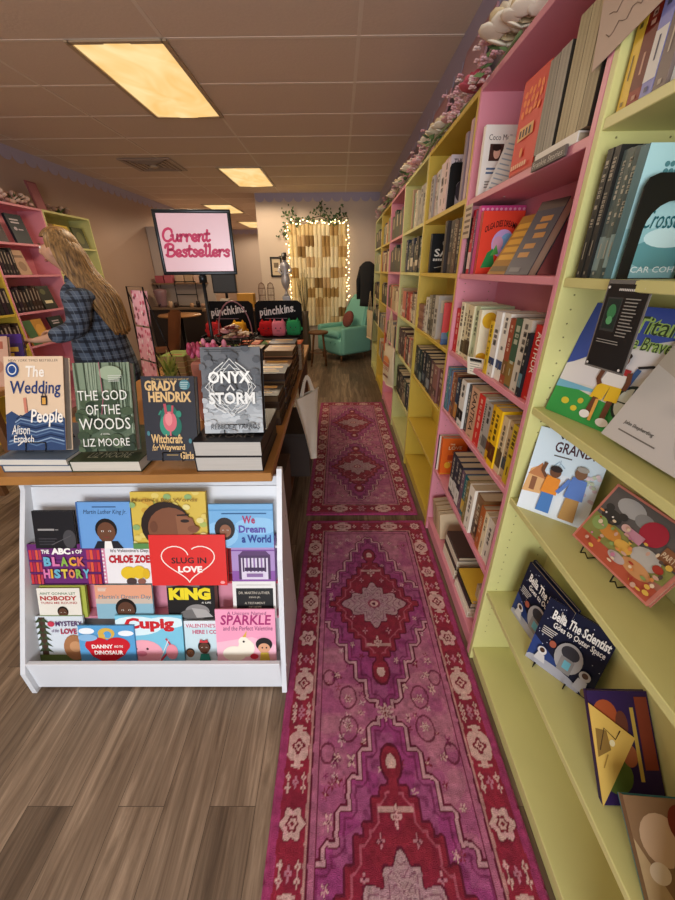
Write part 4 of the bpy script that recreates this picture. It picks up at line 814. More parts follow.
mb = MB(); mb.cbox(-0.97, -0.055, 0.26, 2.26, 0.12, 0.145, dwood, 0.003); mb.build('lower_shelf', t)
for i, (x, y, w_, d_, h_, hx, lb) in enumerate(((-0.66, 1.5, 0.36, 0.4, 0.26, '#5c4a3c', 'brown cardboard carton on the lower shelf at the front of the table'), (-0.5, 2.1, 0.3, 0.5, 0.3, '#443a34', 'dark storage box on the lower shelf farther back under the table'))):
    t2 = thing('storage_box', lb, 'box', (x, y, 0.1455)); mb = MB(); mb.cbox(0, w_, 0, d_, 0, h_, mat(hx, rough=0.8), 0.004); mb.build('body', t2); mb = MB(); mb.cbox(-0.004, w_+0.004, -0.004, d_+0.004, h_+0.0005, h_+0.02, mat(hx, rough=0.7), 0.003); mb.build('lid', t2)
# ---------------------------------------------------------------- white slanted book rack in front
RX0, RX1 = -1.150, -0.200
WHT = mat('#dadcdf', rough=0.35, vary=0.02, scale=12)
t = thing('book_rack', 'white tiered book rack full of picture books under the table front', 'book rack', (0, 0, 0))
PL = [(0.786, 0.0), (0.786, 0.112), (0.90, 0.34), (1.0, 0.54), (1.085, 0.70), (1.09, 0.738), (1.15, 0.738), (1.15, 0.0)]
PR = [(0.786, 0.0), (0.812, 0.1), (0.868, 0.287), (0.937, 0.504), (1.025, 0.69), (1.062, 0.768), (1.075, 0.79), (1.092, 0.79), (1.15, 0.0)]
for a, b in ((RX0, RX0+0.018), (RX1-0.018, RX1)):
    prof = PL if a < -0.6 else PR
    mb = MB(); q = [Vector((a, y, z)) for y, z in prof]; k = len(q); r2 = [Vector((b, y, z)) for y, z in prof]
    mb.add(q+r2, [tuple(range(k)), tuple(range(2*k-1, k-1, -1))]+[(i, i+k, (i+1) % k+k, (i+1) % k) for i in range(k)], WHT)
    for (y, z) in ((0.83, 0.1), (1.1, 0.12), (1.06, 0.6), (1.0, 0.35)):
        mb.lathe([(0.006, 0), (0.004, 0.002), (0, 0.0022)], mat('#c4bcb4'), 8, T=Matrix.Translation(((a if a < -0.6 else b), y, z)) @ Matrix.Rotation(R(-90 if a < -0.6 else 90), 4, 'Y'))
    mb.build('side_panel', t)
mb = MB(); mb.cbox(RX0+0.0185, RX1-0.0185, 0.800, 0.816, 0.012, 0.145, WHT, 0.002); mb.build('front_lip', t)
mb = MB(); mb.cbox(RX0+0.0185, RX1-0.0185, 1.115, 1.128, 0.03, 0.738, WHT, 0.001); mb.build('back_panel', t)
ROWS = {'D': (0.837, 0.090), 'C': (0.909, 0.248), 'B': (0.953, 0.378), 'A': (0.995, 0.51)}
DROP = {'D': 0.047, 'C': 0.05, 'B': 0.018, 'A': 0.0}
for r, hx in (('D', '#dadcdf'), ('C', '#d58a9c'), ('B', '#c44a54'), ('A', '#d6d8dc')):
    y, z = ROWS[r]
    mb = MB(); mb.box(RX0+0.0185, RX1-0.0185, y+0.012 if r != 'D' else 0.8165, y+0.075, z-0.012, z-0.001, WHT if r in 'DA' else mat(hx, rough=0.4)); mb.build('ledge', t)
    Tm = Matrix.Translation((0, y+0.052, z)) @ Matrix.Rotation(R(-18), 4, 'X')
    mb = MB(); mb.box(RX0+0.0185, RX1-0.0185, 0, 0.006, 0, 0.14 if r != 'A' else 0.2, WHT if r in 'DA' else mat(hx, rough=0.4), Tm); mb.build('backing', t)
gR = 'picture books in the white rack'
def rack(r, x, w_, h_, T, dep, cover, art, label, **k):
    y, z = ROWS[r]; h_ -= DROP[r]; Tm = Matrix.Translation((x, y, z+0.0006)) @ Matrix.Rotation(R(-18), 4, 'X') @ Matrix.Translation((0, dep, 0))
    return book(label, w_, h_, T, Tm, cover, art, group=gR, **k)
def person_head(A, cx, cy, r, skin='#5c3c2c', hair='#1f1712', coat=None):
    asp = A.w/A.h
    if coat: A.poly([(cx-1.6*r, max(0, cy-2.6*r*asp)), (cx+1.6*r, max(0, cy-2.6*r*asp)), (cx+1.2*r, cy-1.0*r*asp), (cx-1.2*r, cy-1.0*r*asp)], coat)
    A.ell(cx, cy+0.25*r*asp, r*1.08, r*1.12*asp, hair); A.ell(cx, cy-0.05*r*asp, r*0.9, r*1.05*asp, skin)
    for s in (-1, 1): A.ell(cx+s*0.36*r, cy+0.08*r*asp, 0.14*r, 0.09*r*asp, '#efe6dc', 8); A.ell(cx+s*0.36*r, cy+0.08*r*asp, 0.07*r, 0.08*r*asp, '#1a120e', 8)
    A.line([(cx-0.25*r, cy-0.5*r*asp), (cx, cy-0.58*r*asp), (cx+0.25*r, cy-0.5*r*asp)], 0.1*r, '#7c3a34')
# row D (front)
def danny(A):
    A.rect(0, 0, 1, 1, '#5aa0d0'); A.ell(0.15, 0.86, 0.14, 0.08, '#eef2f4'); A.ell(0.85, 0.8, 0.14, 0.07, '#eef2f4'); A.ell(0.5, 0.8, 0.15, 0.14, '#d9b04c'); A.ell(0.52, 0.77, 0.07, 0.09, '#5aa0d0'); A.rect(0.36, 0.66, 0.47, 0.78, '#d9b04c')
    A.ell(0.33, 0.5, 0.23, 0.2, '#c8202c'); A.ell(0.68, 0.5, 0.23, 0.2, '#c8202c'); A.poly([(0.12, 0.45), (0.89, 0.45), (0.8, 0.25), (0.5, 0.0), (0.22, 0.22)], '#c8202c')
    A.text('DANNY', 0.22, 0.42, 0.6, 0.52, '#f4ece4', 0.04); A.text('AND THE', 0.62, 0.44, 0.78, 0.5, '#f4ece4', 0.02); A.text('DINOSAUR', 0.26, 0.26, 0.78, 0.37, '#f4ece4', 0.04); A.ell(0.16, 0.7, 0.18, 0.09, '#8ab8dc')
rack('D', -0.967, 0.207, 0.205, 0.006, 0.0, '#5aa0d0', danny, 'blue picture book with a big red heart, in the bottom row of the rack')
def myst(A):
    A.rect(0, 0, 1, 1, '#d5dde2'); A.line([(0.17, 0.1), (0.17, 0.98)], 0.13, '#4a3428')
    for k in range(6): A.poly([(0.17, 0.25+0.13*k), (0.02, 0.2+0.13*k), (0.12, 0.32+0.13*k)], '#3e4a30'); A.poly([(0.17, 0.25+0.13*k), (0.34, 0.2+0.13*k), (0.22, 0.32+0.13*k)], '#3e4a30')
    A.rect(0, 0, 1, 0.16, '#5a6a34'); A.ell(0.78, 0.32, 0.22, 0.28, '#a8744c'); A.ell(0.8, 0.34, 0.12, 0.12, '#c99468'); A.ell(0.36, 0.84, 0.07, 0.06, '#c83c50'); A.text('MYSTERY', 0.45, 0.79, 0.98, 0.9, '#5c3a6a', 0.02); A.text('of the', 0.36, 0.66, 0.5, 0.73, '#5c3a6a', 0.01); A.text('LOVE', 0.54, 0.62, 0.86, 0.74, '#b03050', 0.03)
rack('D', -1.142, 0.186, 0.232, 0.007, 0.016, '#cdd6dc', myst, 'pale woodland picture book at the left end of the bottom row of the rack')
def cup(A):
    A.rect(0, 0, 1, 1, '#7cc4dc'); A.ell(0.3, 0.78, 0.4, 0.2, '#d9eef2'); A.ell(0.75, 0.85, 0.3, 0.12, '#d9eef2'); A.text('Cupig', 0.14, 0.66, 0.88, 0.95, '#c8242c', 0.05); A.ell(0.38, 0.22, 0.3, 0.27, '#f0a8b4'); A.ell(0.28, 0.3, 0.02, 0.025, '#30201c', 8); A.ell(0.45, 0.3, 0.02, 0.025, '#30201c', 8); A.ell(0.36, 0.2, 0.08, 0.06, '#d87c90'); A.ell(0.26, 0.2, 0.04, 0.03, '#e88a9c')
    A.line([(0.62, 0.02), (0.74, 0.2), (0.8, 0.4), (0.74, 0.52)], 0.03, '#c83c50'); A.line([(0.62, 0.04), (0.78, 0.5)], 0.012, '#f0e4e0'); A.ell(0.82, 0.24, 0.09, 0.16, '#e8939f')
rack('D', -0.831, 0.247, 0.24, 0.006, 0.0075, '#7cc4dc', cup, 'light blue picture book with a pink pig in the bottom row of the rack')
def val(A):
    A.rect(0, 0, 1, 1, '#c9dfe4'); A.rect(0, 0.85, 1, 1, '#dfe6ea'); A.text("VALENTINE'S DAY,", 0.04, 0.82, 0.96, 0.93, '#c04a6c', 0.02); A.text('HERE I COME!', 0.18, 0.68, 0.9, 0.78, '#c04a6c', 0.03)
    for x, y, r, c in ((0.1, 0.2, 0.09, '#8a5a3c'), (0.42, 0.34, 0.13, '#5c3a2a'), (0.78, 0.16, 0.09, '#6a442e')): person_head(A, x, y, r, c)
    A.poly([(0.3, 0.02), (0.56, 0.02), (0.52, 0.2), (0.34, 0.2)], '#2f8a78'); A.ell(0.82, 0.5, 0.08, 0.07, '#e05a84'); A.poly([(0.32, 0.48), (0.52, 0.48), (0.5, 0.56), (0.42, 0.52), (0.34, 0.56)], '#c83c44')
rack('D', -0.582, 0.17, 0.212, 0.006, 0.016, '#c9dfe4', val, 'pale valentine picture book with three children in the bottom row of the rack')
def spark(A):
    A.rect(0, 0, 1, 1, '#f0a0bc'); A.poly([(0, 0), (1, 0), (1, 0.35), (0.6, 0.5), (0, 0.4)], '#f4bccc'); A.text("A Unicorn Named", 0.2, 0.9, 0.85, 0.96, '#7a2f5a', 0.0, 0.1); A.text('SPARKLE', 0.08, 0.72, 0.92, 0.9, '#a82c6c', 0.02, 0.1); A.text('and the Perfect Valentine', 0.12, 0.62, 0.95, 0.7, '#7a2f5a', 0.0, 0.1)
    A.ell(0.5, 0.3, 0.14, 0.16, '#f2ead8'); A.ell(0.46, 0.42, 0.09, 0.09, '#f2ead8'); A.poly([(0.44, 0.5), (0.5, 0.5), (0.52, 0.62)], '#e0b04c'); A.ell(0.3, 0.2, 0.2, 0.14, '#f2ead8'); A.ell(0.46, 0.42, 0.02, 0.02, '#2c2020', 8)
    A.ell(0.8, 0.37, 0.14, 0.12, '#201a1a'); A.ell(0.8, 0.3, 0.1, 0.09, '#d9a07c'); A.ell(0.77, 0.31, 0.014, 0.016, '#201a1a', 8); A.ell(0.84, 0.31, 0.014, 0.016, '#201a1a', 8); A.poly([(0.72, 0.04), (0.9, 0.04), (0.87, 0.22), (0.74, 0.22)], '#d9c04c'); A.ell(0.63, 0.15, 0.07, 0.05, '#c83044')
rack('D', -0.458, 0.219, 0.268, 0.006, 0.0, '#f0a0bc', spark, 'pink unicorn picture book at the right end of the bottom row of the rack')
# row C
def nob(A):
    A.rect(0, 0, 1, 1, '#e6e0d2'); A.text("AIN'T GONNA LET", 0.06, 0.79, 0.9, 0.87, '#3a6a3c', 0.01); A.text('NOBODY', 0.06, 0.6, 0.92, 0.75, '#b02c28', 0.04); A.text('TURN ME ROUND', 0.06, 0.49, 0.92, 0.56, '#b02c28', 0.01); person_head(A, 0.56, 0.2, 0.12, coat='#4a6a8a'); A.rect(0, 0, 1, 0.12, '#7a9a5a')
rack('C', -1.117, 0.158, 0.172, 0.007, 0.0, '#e6e0d2', nob, 'cream picture book with red and green lettering in the third row of the rack', back='#a8b04c')
for k, hx in enumerate(('#a8b04c', '#8a9a44', '#c8543c')): rack('C', -1.112-0.003*k, 0.168, 0.178+0.004*k, 0.0075, 0.0085*(k+1), hx, None, '%s copy %s behind the cream picture book in the rack' % (('pale green', 'mossy green', 'orange red')[k], ('directly', 'second', 'last')[k]))
def mart(A):
    A.rect(0, 0, 1, 1, '#8ab4c4'); A.rect(0, 0.55, 1, 1, '#e0a080'); A.rect(0, 0.45, 1, 0.6, '#c9b8a8'); A.text("Martin's Dream Day", 0.05, 0.56, 0.97, 0.72, '#4a8090', 0.0, 0.15); person_head(A, 0.52, 0.24, 0.17, coat='#2c3440'); A.lines(0.06, 0.82, 0.24, 0.94, 3, '#f0e4d4', 0.5)
rack('C', -0.902, 0.21, 0.184, 0.008, 0.0, '#8ab4c4', mart, 'sunset coloured picture book of a boy in the third row of the rack')
def king(A):
    A.rect(0, 0, 1, 1, '#1c1a1a'); A.text('KING', 0.04, 0.52, 0.92, 0.86, '#e8d42c', 0.07); A.text('A LIFE', 0.72, 0.42, 0.92, 0.47, '#e8e4dc', 0.01); A.ell(0.62, 0.2, 0.26, 0.2, '#8a8684'); A.ell(0.55, 0.12, 0.3, 0.14, '#6d6a68'); A.poly([(0.5, 0.3), (0.8, 0.25), (0.95, 0.05), (0.6, 0.02)], '#a9a5a2'); A.line([(0.0, 0.9), (0.3, 0.97), (0.7, 0.9)], 0.05, '#6a6664')
rack('C', -0.637, 0.174, 0.192, 0.045, 0.0, '#1c1a1a', king, 'thick black book with big yellow lettering in the third row of the rack', pages='#a8948a')
def bw(A):
    A.rect(0, 0, 1, 1, '#e6e4e0'); A.rect(0.08, 0.16, 0.94, 0.82, '#201f20'); A.text('DR. MARTIN LUTHER', 0.14, 0.66, 0.86, 0.73, '#b9b0a0', 0.01); A.text('KING JR.', 0.38, 0.54, 0.64, 0.6, '#b9b0a0', 0.01); A.text('A TESTAMENT', 0.27, 0.39, 0.75, 0.45, '#b9b0a0', 0.01); A.text('OF HOPE', 0.36, 0.28, 0.66, 0.34, '#b9b0a0', 0.01); A.rect(0.1, 0.9, 0.9, 0.915, '#b9b4ae')
rack('C', -0.395, 0.158, 0.196, 0.045, 0.0, '#e6e4e0', bw, 'thick white book with a black title panel in the third row of the rack', pages='#b0a098')
# row B
def abc(A):
    A.rect(0, 0, 1, 1, '#6a2c6c')
    for r0 in (0.62, 0.32, 0.02):
        A.rect(0, r0-0.02, 1, r0, '#3c1c4c')
        for k in range(4): A.rect(0.015+0.045*k, r0, 0.05+0.045*k, r0+0.24, ('#c83c3c', '#a82c4c', '#d85a3c', '#b83c54')[k]); A.rect(0.8+0.048*k, r0, 0.84+0.048*k, r0+0.24, ('#b83c54', '#d85a3c', '#a82c4c', '#c83c3c')[k])
    A.text('THE', 0.2, 0.78, 0.31, 0.88, '#f4efe8', 0.03); A.text("ABC", 0.34, 0.76, 0.6, 0.92, '#f4efe8', 0.06); A.text('s OF', 0.62, 0.78, 0.76, 0.88, '#f4efe8', 0.03)
    x = 0.22
    for ch, c in zip('BLACK', ('#6ab0c8', '#d878a8', '#8ab04c', '#e0a83c', '#d8705c')): A.text(ch, x, 0.47, x+0.1, 0.7, c, 0.05); x += 0.115
    x = 0.2
    for ch, c in zip('HISTORY', ('#d878a8', '#e0a83c', '#6ab0c8', '#d8c04c', '#e0845c', '#8ab04c', '#6ab0c8')): A.text(ch, x, 0.17, x+(0.09 if ch != 'I' else 0.03), 0.4, c, 0.05); x += 0.1 if ch != 'I' else 0.045
rack('B', -1.131, 0.266, 0.172, 0.018, 0.0, '#6a2c6c', abc, 'purple and red picture book with coloured capitals in the second row of the rack', pages='#b9a89c')
def chl(A):
    A.rect(0, 0, 1, 1, '#e8e4e4'); A.rect(0, 0, 0.08, 1, '#d88ca4'); [A.ell(0.04, 0.05+0.1*k, 0.02, 0.025, '#f0e0e4') for k in range(10)]; A.text("It's Valentine's Day,", 0.2, 0.8, 0.95, 0.9, '#4a4046', 0.0); A.text('CHLOE ZOE!', 0.15, 0.54, 0.98, 0.75, '#b8202c', 0.05); A.ell(0.52, 0.28, 0.16, 0.17, '#e0bc2c'); A.ell(0.72, 0.3, 0.14, 0.17, '#e0bc2c'); A.ell(0.86, 0.26, 0.07, 0.14, '#d8b024'); A.ell(0.56, 0.06, 0.1, 0.1, '#4a3a38'); A.ell(0.76, 0.06, 0.08, 0.08, '#8a5a4c')
rack('B', -0.868, 0.186, 0.166, 0.008, 0.004, '#e8e4e4', chl, 'white valentine picture book with a yellow figure in the second row of the rack')
def slug(A):
    A.rect(0, 0, 1, 1, '#d8302c'); pts = []
    for k in range(46):
        t_ = 2*math.pi*k/45; x_ = 16*math.sin(t_)**3; y_ = 13*math.cos(t_)-5*math.cos(2*t_)-2*math.cos(3*t_)-math.cos(4*t_); pts.append((0.5+x_/16*0.35, 0.48+y_/16*0.4))
    A.line(pts[4:]+pts[:1], 0.014, '#f2e4d8'); A.text('SLUG IN', 0.28, 0.44, 0.74, 0.56, '#2a2022', 0.02); A.text('LOVE', 0.36, 0.26, 0.68, 0.39, '#f4ece4', 0.05); A.ell(0.94, 0.06, 0.03, 0.03, '#f0a09c')
rack('B', -0.682, 0.273, 0.21, 0.022, -0.012, '#d8302c', slug, 'bright red picture book with a white heart outline in the second row of the rack', pages='#c99a90')
def barn(A):
    A.rect(0, 0, 1, 1, '#a98cc0'); A.rect(0, 0.86, 1, 0.9, '#c9b8dc'); A.rect(0, 0.76, 1, 0.79, '#7a4a94'); A.rect(0, 0, 1, 0.3, '#8a54a0'); A.rect(0.16, 0.1, 0.9, 0.68, '#4c3458'); A.rect(0.22, 0.1, 0.84, 0.6, '#d9cfe0'); A.poly([(0.16, 0.66), (0.9, 0.66), (0.8, 0.76), (0.26, 0.76)], '#5a3c68')
    for k in range(7): A.rect(0.25+0.085*k, 0.28, 0.29+0.085*k, 0.6, ('#4c3458', '#8a6a9c')[k % 2])
    A.rect(0.3, 0.3, 0.76, 0.38, '#3c2848'); A.rect(0.34, 0.16, 0.72, 0.24, '#8a6a9c')
for k in range(4): rack('B', -0.393+0.001*k, 0.156, 0.183+0.004*k, 0.008, 0.0088*k, '#a98cc0' if k % 2 == 0 else '#7a5a94', barn if k == 0 else None, ('purple picture book with a porch at the right end of the second rack row', 'book directly behind the purple porch book in the rack', 'third book of the pile behind the purple porch book', 'hindmost book of the pile behind the purple porch book')[k])
# row A
def blk(A): A.rect(0, 0, 1, 1, '#201f22'); A.rect(0.1, 0.48, 0.5, 0.53, '#9a9694'); A.rect(0.52, 0.49, 0.6, 0.51, '#9a9694'); A.ell(0.85, 0.25, 0.16, 0.25, '#4a484a'); A.lines(0.1, 0.08, 0.6, 0.3, 3, '#3c3a3e'); A.line([(0.4, 0.1), (0.9, 0.35)], 0.02, '#5a585a')
rack('A', -1.097, 0.148, 0.14, 0.012, 0.0, '#201f22', blk, 'small black book with faint print at the left of the top rack row', pages='#d9d4cc')
def mlk(A):
    A.rect(0, 0, 1, 1, '#6a9cd4'); A.rect(0, 0, 0.03, 1, '#3c64a0'); A.rect(0.3, 0.885, 0.74, 0.91, '#3a5a80'); A.text('Martin Luther King Jr.', 0.12, 0.72, 0.92, 0.84, '#24364a', 0.0, 0.2); person_head(A, 0.52, 0.36, 0.19, '#6a4430'); A.poly([(0.26, 0.0), (0.82, 0.0), (0.72, 0.16), (0.34, 0.16)], '#22222a'); A.poly([(0.46, 0.0), (0.62, 0.0), (0.6, 0.16), (0.48, 0.16)], '#eeeae4')
rack('A', -0.936, 0.192, 0.172, 0.012, 0.0, '#6a9cd4', mlk, 'blue picture book with a boy in a dark suit in the top rack row', spine='#24365c')
def mly(A):
    A.rect(0, 0, 1, 1, '#d0b44c'); rr = random.Random(9)
    for _ in range(40): A.ell(rr.random(), rr.random(), 0.05, 0.05, rr.choice(('#d9c46a', '#a8b45c', '#c49a3c', '#88a86c', '#dccf8c')))
    A.rect(0, 0, 1, 0.1, '#5a8a4c'); A.text("Martin's Big Words", 0.03, 0.82, 0.9, 0.9, '#8a6a2c', 0.01); A.ell(0.46, 0.42, 0.33, 0.42, '#2a1c16'); A.ell(0.52, 0.36, 0.3, 0.38, '#7a4c34'); A.poly([(0.62, 0.2), (0.88, 0.3), (0.82, 0.55), (0.6, 0.6)], '#8a5a3e'); A.ell(0.72, 0.5, 0.06, 0.03, '#2a1c16'); A.line([(0.62, 0.6), (0.78, 0.61)], 0.02, '#1c120e'); A.ell(0.83, 0.36, 0.08, 0.06, '#7a4c34'); A.line([(0.72, 0.24), (0.84, 0.24)], 0.02, '#4a2820'); A.ell(0.3, 0.4, 0.05, 0.1, '#6a402c')
rack('A', -0.74, 0.266, 0.208, 0.012, 0.0, '#d0b44c', mly, 'yellow picture book with a large painted face in profile in the top rack row')
def drm(A):
    A.rect(0, 0, 1, 1, '#74acd8'); A.ell(0.15, 0.3, 0.3, 0.3, '#8ec0e4'); A.ell(0.75, 0.5, 0.35, 0.2, '#8ec0e4'); A.rect(0.0, 0.85, 1, 0.88, '#5a94c4'); A.ell(0.24, 0.44, 0.16, 0.26, '#2a1c18'); person_head(A, 0.25, 0.4, 0.1, '#8a5a40'); A.text('We', 0.52, 0.56, 0.72, 0.74, '#a83060', 0.03); A.text('Dream', 0.46, 0.35, 0.88, 0.52, '#5a4aa0', 0.03); A.text('a World', 0.5, 0.12, 0.96, 0.3, '#2a3c8a', 0.03); A.rect(0.2, 0.78, 0.9, 0.8, '#2a5a8a')
rack('A', -0.466, 0.228, 0.162, 0.012, 0.0, '#74acd8', drm, 'sky blue picture book with a smiling girl at the right of the top rack row')
# ---------------------------------------------------------------- bestsellers standing on the table front
gT = 'bestsellers on the table front'
def flat(label, x, y, z, W, H, T, cover, art=None, rz=0, group=None, top=None, **k):
    """book lying on its back, tail towards the camera"""
    Mx = Matrix.Translation((x, y, z+T)) @ Matrix.Rotation(R(rz), 4, 'Z') @ Matrix.Rotation(R(-90), 4, 'X')
    return book(label, W, H, T, Mx, cover, art, group=group, **k)
gS = 'spare copies lying on the table front'
flat('lower navy spare copy under the beige seaside bestseller', -1.178, 1.087, TZ+0.0005, 0.245, 0.33, 0.027, '#4a5a70', rz=0, group=gS, spine='#4a5a70', pages='#e9e2d4')
flat('upper navy spare copy under the beige seaside bestseller', -1.182, 1.084, TZ+0.028, 0.245, 0.33, 0.027, '#55657a', rz=-1, group=gS, pages='#e9e2d4')
def wed(A):
    A.rect(0, 0, 1, 1, '#dfc3a4'); A.text('NEW YORK TIMES BESTSELLER', 0.08, 0.945, 0.92, 0.97, '#5a5048', 0.0)
    A.poly([(0, 0), (1, 0), (1, 0.34), (0.85, 0.42), (0.66, 0.36), (0.45, 0.44), (0.25, 0.36), (0.1, 0.42), (0, 0.38)], '#34486c')
    for k in range(9): A.line([(0.02+0.02*k, 0.06+0.034*k), (0.25, 0.1+0.034*k), (0.5, 0.05+0.036*k), (0.75, 0.1+0.034*k), (0.98, 0.06+0.036*k)], 0.022, ('#5a7394', '#8aa0b8', '#20304c')[k % 3])
    A.text('The', 0.36, 0.78, 0.68, 0.9, '#f4ece0', 0.02, 0.1); A.text('Wedding', 0.08, 0.56, 0.94, 0.74, '#283c70', 0.01, 0.08); A.text('People', 0.42, 0.25, 0.96, 0.44, '#f4ece0', 0.02, 0.1); A.text('Alison', 0.1, 0.17, 0.4, 0.27, '#f4ece0', 0.0, 0.1); A.text('Espach', 0.12, 0.06, 0.46, 0.16, '#f4ece0', 0.0, 0.1)
    A.ell(0.15, 0.86, 0.11, 0.08, '#2c4a84'); A.ell(0.15, 0.86, 0.075, 0.055, '#e8e4dc'); A.ell(0.15, 0.86, 0.06, 0.042, '#2c4a84'); A.line([(0.36, 0.4), (0.34, 0.56)], 0.05, '#c9806a'); A.rect(0.62, 0.48, 0.72, 0.58, '#26242c'); A.line([(0.64, 0.58), (0.67, 0.64), (0.7, 0.58)], 0.015, '#26242c'); A.rect(0.64, 0.49, 0.7, 0.56, '#d9a04c'); A.line([(0.2, 0.05), (0.35, 0.12), (0.3, 0.2)], 0.015, '#e8e0d4')
book('beige and navy seaside bestseller standing at the left end of the table front', 0.206, 0.325, 0.034, ((-1.163, 1.12, TZ+0.07), R(0), R(24)), '#dfc3a4', wed, group=gT, pages='#cfc6b8')
def sideeasel(label, x, y, z, rz, back=0.1, tilt=22, dep=0.035, lift=0.02, hh=0.2):
    t = thing('wire_easel', label, 'book easel', (x, y, z), rz, 'wire easels on the table'); m = mat('#3a3836', rough=0.25, metal=0.9)
    a = R(tilt); f = lambda dn, up: (dn*math.cos(a)+up*math.sin(a), -dn*math.sin(a)+up*math.cos(a))
    for s in (-1, 1):
        mb = MB(); X = s*0.035
        q = [f(-0.005, 0.028), f(-0.006, -0.002), f(dep+0.002, -0.002), f(dep+0.003, hh)]
        pts = [(X, yy, lift+zz) for yy, zz in q]; pts += [(X, q[3][0]+0.05, 0.002)]
        mb.tube(pts, 0.0016, m, 6); mb.build('leg', t)
    mb = MB(); yy, zz = f(-0.005, 0.028); mb.tube([(-0.035, yy, lift+zz), (0.035, yy, lift+zz)], 0.0016, m, 6); y3, z3 = f(dep+0.003, hh); mb.tube([(-0.035, y3, lift+z3), (0.035, y3, lift+z3)], 0.0016, m, 6); mb.tube([(-0.035, y3+0.05, 0.002), (0.035, y3+0.05, 0.002)], 0.0016, m, 6); mb.build('crossbar', t)
    return t
sideeasel('wire easel under the beige seaside bestseller', -1.06, 1.12, TZ+0.0555, 0, tilt=24, lift=0.012, hh=0.14)
def liz(A): A.rect(0, 0, 1, 1, '#36402c'); A.ell(0.4, 0.6, 0.4, 0.3, '#46523a'); A.text('LIZ MOORE', 0.2, 0.08, 0.8, 0.2, '#b9b89c', 0.0)
flat('dark green spare copy lying under the green forest bestseller', -0.937, 1.086, TZ+0.0005, 0.245, 0.33, 0.042, '#36402c', liz, group=gS, pages='#ded6c6')
def god(A):
    A.rect(0, 0, 1, 1, '#5c6a54'); A.rect(0, 0.68, 1, 1, '#7e8c74'); rr = random.Random(2)
    for k in range(26): x_ = rr.random(); A.line([(x_, 0.2+0.4*rr.random()), (x_+rr.uniform(-0.03, 0.03), 1)], rr.uniform(0.01, 0.035), rr.choice(('#44503c', '#3a4534', '#8f9c84')))
    for k in range(40): A.ell(rr.random(), rr.random()*0.6, 0.12, 0.05, rr.choice(('#3c4a36', '#48573f', '#55644a', '#2f3b2c')), 10)
    A.ell(0.68, 0.88, 0.2, 0.08, '#9aa88c'); A.line([(0.5, 1.0), (0.52, 0.6), (0.47, 0.42)], 0.012, '#a85a6c')
    for s_, b0, b1 in (('THE GOD', 0.58, 0.69), ('OF THE', 0.42, 0.53), ('WOODS', 0.25, 0.38)): A.text(s_, (0.08, 0.2, 0.06)[('THE GOD', 'OF THE', 'WOODS').index(s_)], b0, (0.94, 0.8, 0.96)[('THE GOD', 'OF THE', 'WOODS').index(s_)], b1, '#e6e4da', 0.0)
    A.text('A NOVEL', 0.42, 0.19, 0.58, 0.21, '#d9d8cc', 0.0); A.text('LIZ MOORE', 0.1, 0.06, 0.92, 0.15, '#e6e4da', 0.0); A.lines(0.64, 0.78, 0.9, 0.86, 4, '#c9cabc', 0.4)
book('green forest bestseller standing second from left on the table front', 0.191, 0.305, 0.034, ((-0.907, 1.121, TZ+0.062), R(3), R(20)), '#4c5a46', god, group=gT, pages='#cfc8bc')
sideeasel('wire easel under the green forest bestseller', -0.81, 1.123, TZ+0.0435, R(3), tilt=20, lift=0.019, hh=0.14)
def grady(A):
    A.rect(0, 0, 1, 1, '#34343a'); A.text('The new novel from the author of', 0.2, 0.955, 0.9, 0.98, '#c9a86c', 0.0); A.text('GRADY', 0.06, 0.83, 0.68, 0.95, '#d9b47c', 0.04); A.text('HENDRIX', 0.12, 0.7, 0.93, 0.82, '#d9b47c', 0.04); A.ell(0.82, 0.9, 0.1, 0.06, '#4a7c84'); A.lines(0.74, 0.85, 0.9, 0.94, 4, '#b4c8c4', 0.4)
    A.ell(0.5, 0.5, 0.18, 0.17, '#2c6a5c'); A.ell(0.42, 0.42, 0.12, 0.12, '#3a8a72'); A.ell(0.6, 0.42, 0.12, 0.12, '#2a6a5a'); A.ell(0.5, 0.47, 0.13, 0.12, '#d06a74'); A.ell(0.48, 0.5, 0.07, 0.08, '#e08a8c'); A.line([(0.44, 0.56), (0.42, 0.68)], 0.05, '#b8505c'); A.line([(0.55, 0.56), (0.57, 0.66)], 0.04, '#b8505c'); A.line([(0.5, 0.38), (0.5, 0.3)], 0.03, '#d06a74'); A.line([(0.35, 0.6), (0.3, 0.55)], 0.03, '#3a8a72'); A.ell(0.68, 0.56, 0.05, 0.04, '#3a8a72')
    A.text('Witchcraft', 0.12, 0.21, 0.72, 0.32, '#d9b47c', 0.03); A.text('for', 0.12, 0.12, 0.24, 0.2, '#d9b47c', 0.02, 0.2); A.text('Wayward', 0.26, 0.11, 0.76, 0.2, '#d9b47c', 0.03); A.text('Girls', 0.66, 0.02, 0.92, 0.11, '#d9b47c', 0.03); A.line([(0.4, 0.07), (0.62, 0.07)], 0.012, '#c9a86c'); A.ell(0.08, 0.33, 0.03, 0.03, '#4a7c84'); A.ell(0.87, 0.24, 0.03, 0.03, '#4a7c84')
book('dark grey bestseller with a red heart in a hand, standing directly on the table', 0.181, 0.289, 0.032, ((-0.672, 1.102, TZ+0.036), R(-0.8), R(18)), '#34343a', grady, group=gT, pages='#cfc8bc')
sideeasel('wire easel under the dark grey bestseller', -0.58, 1.102, TZ, R(-0.8), tilt=18, lift=0.036, hh=0.15)
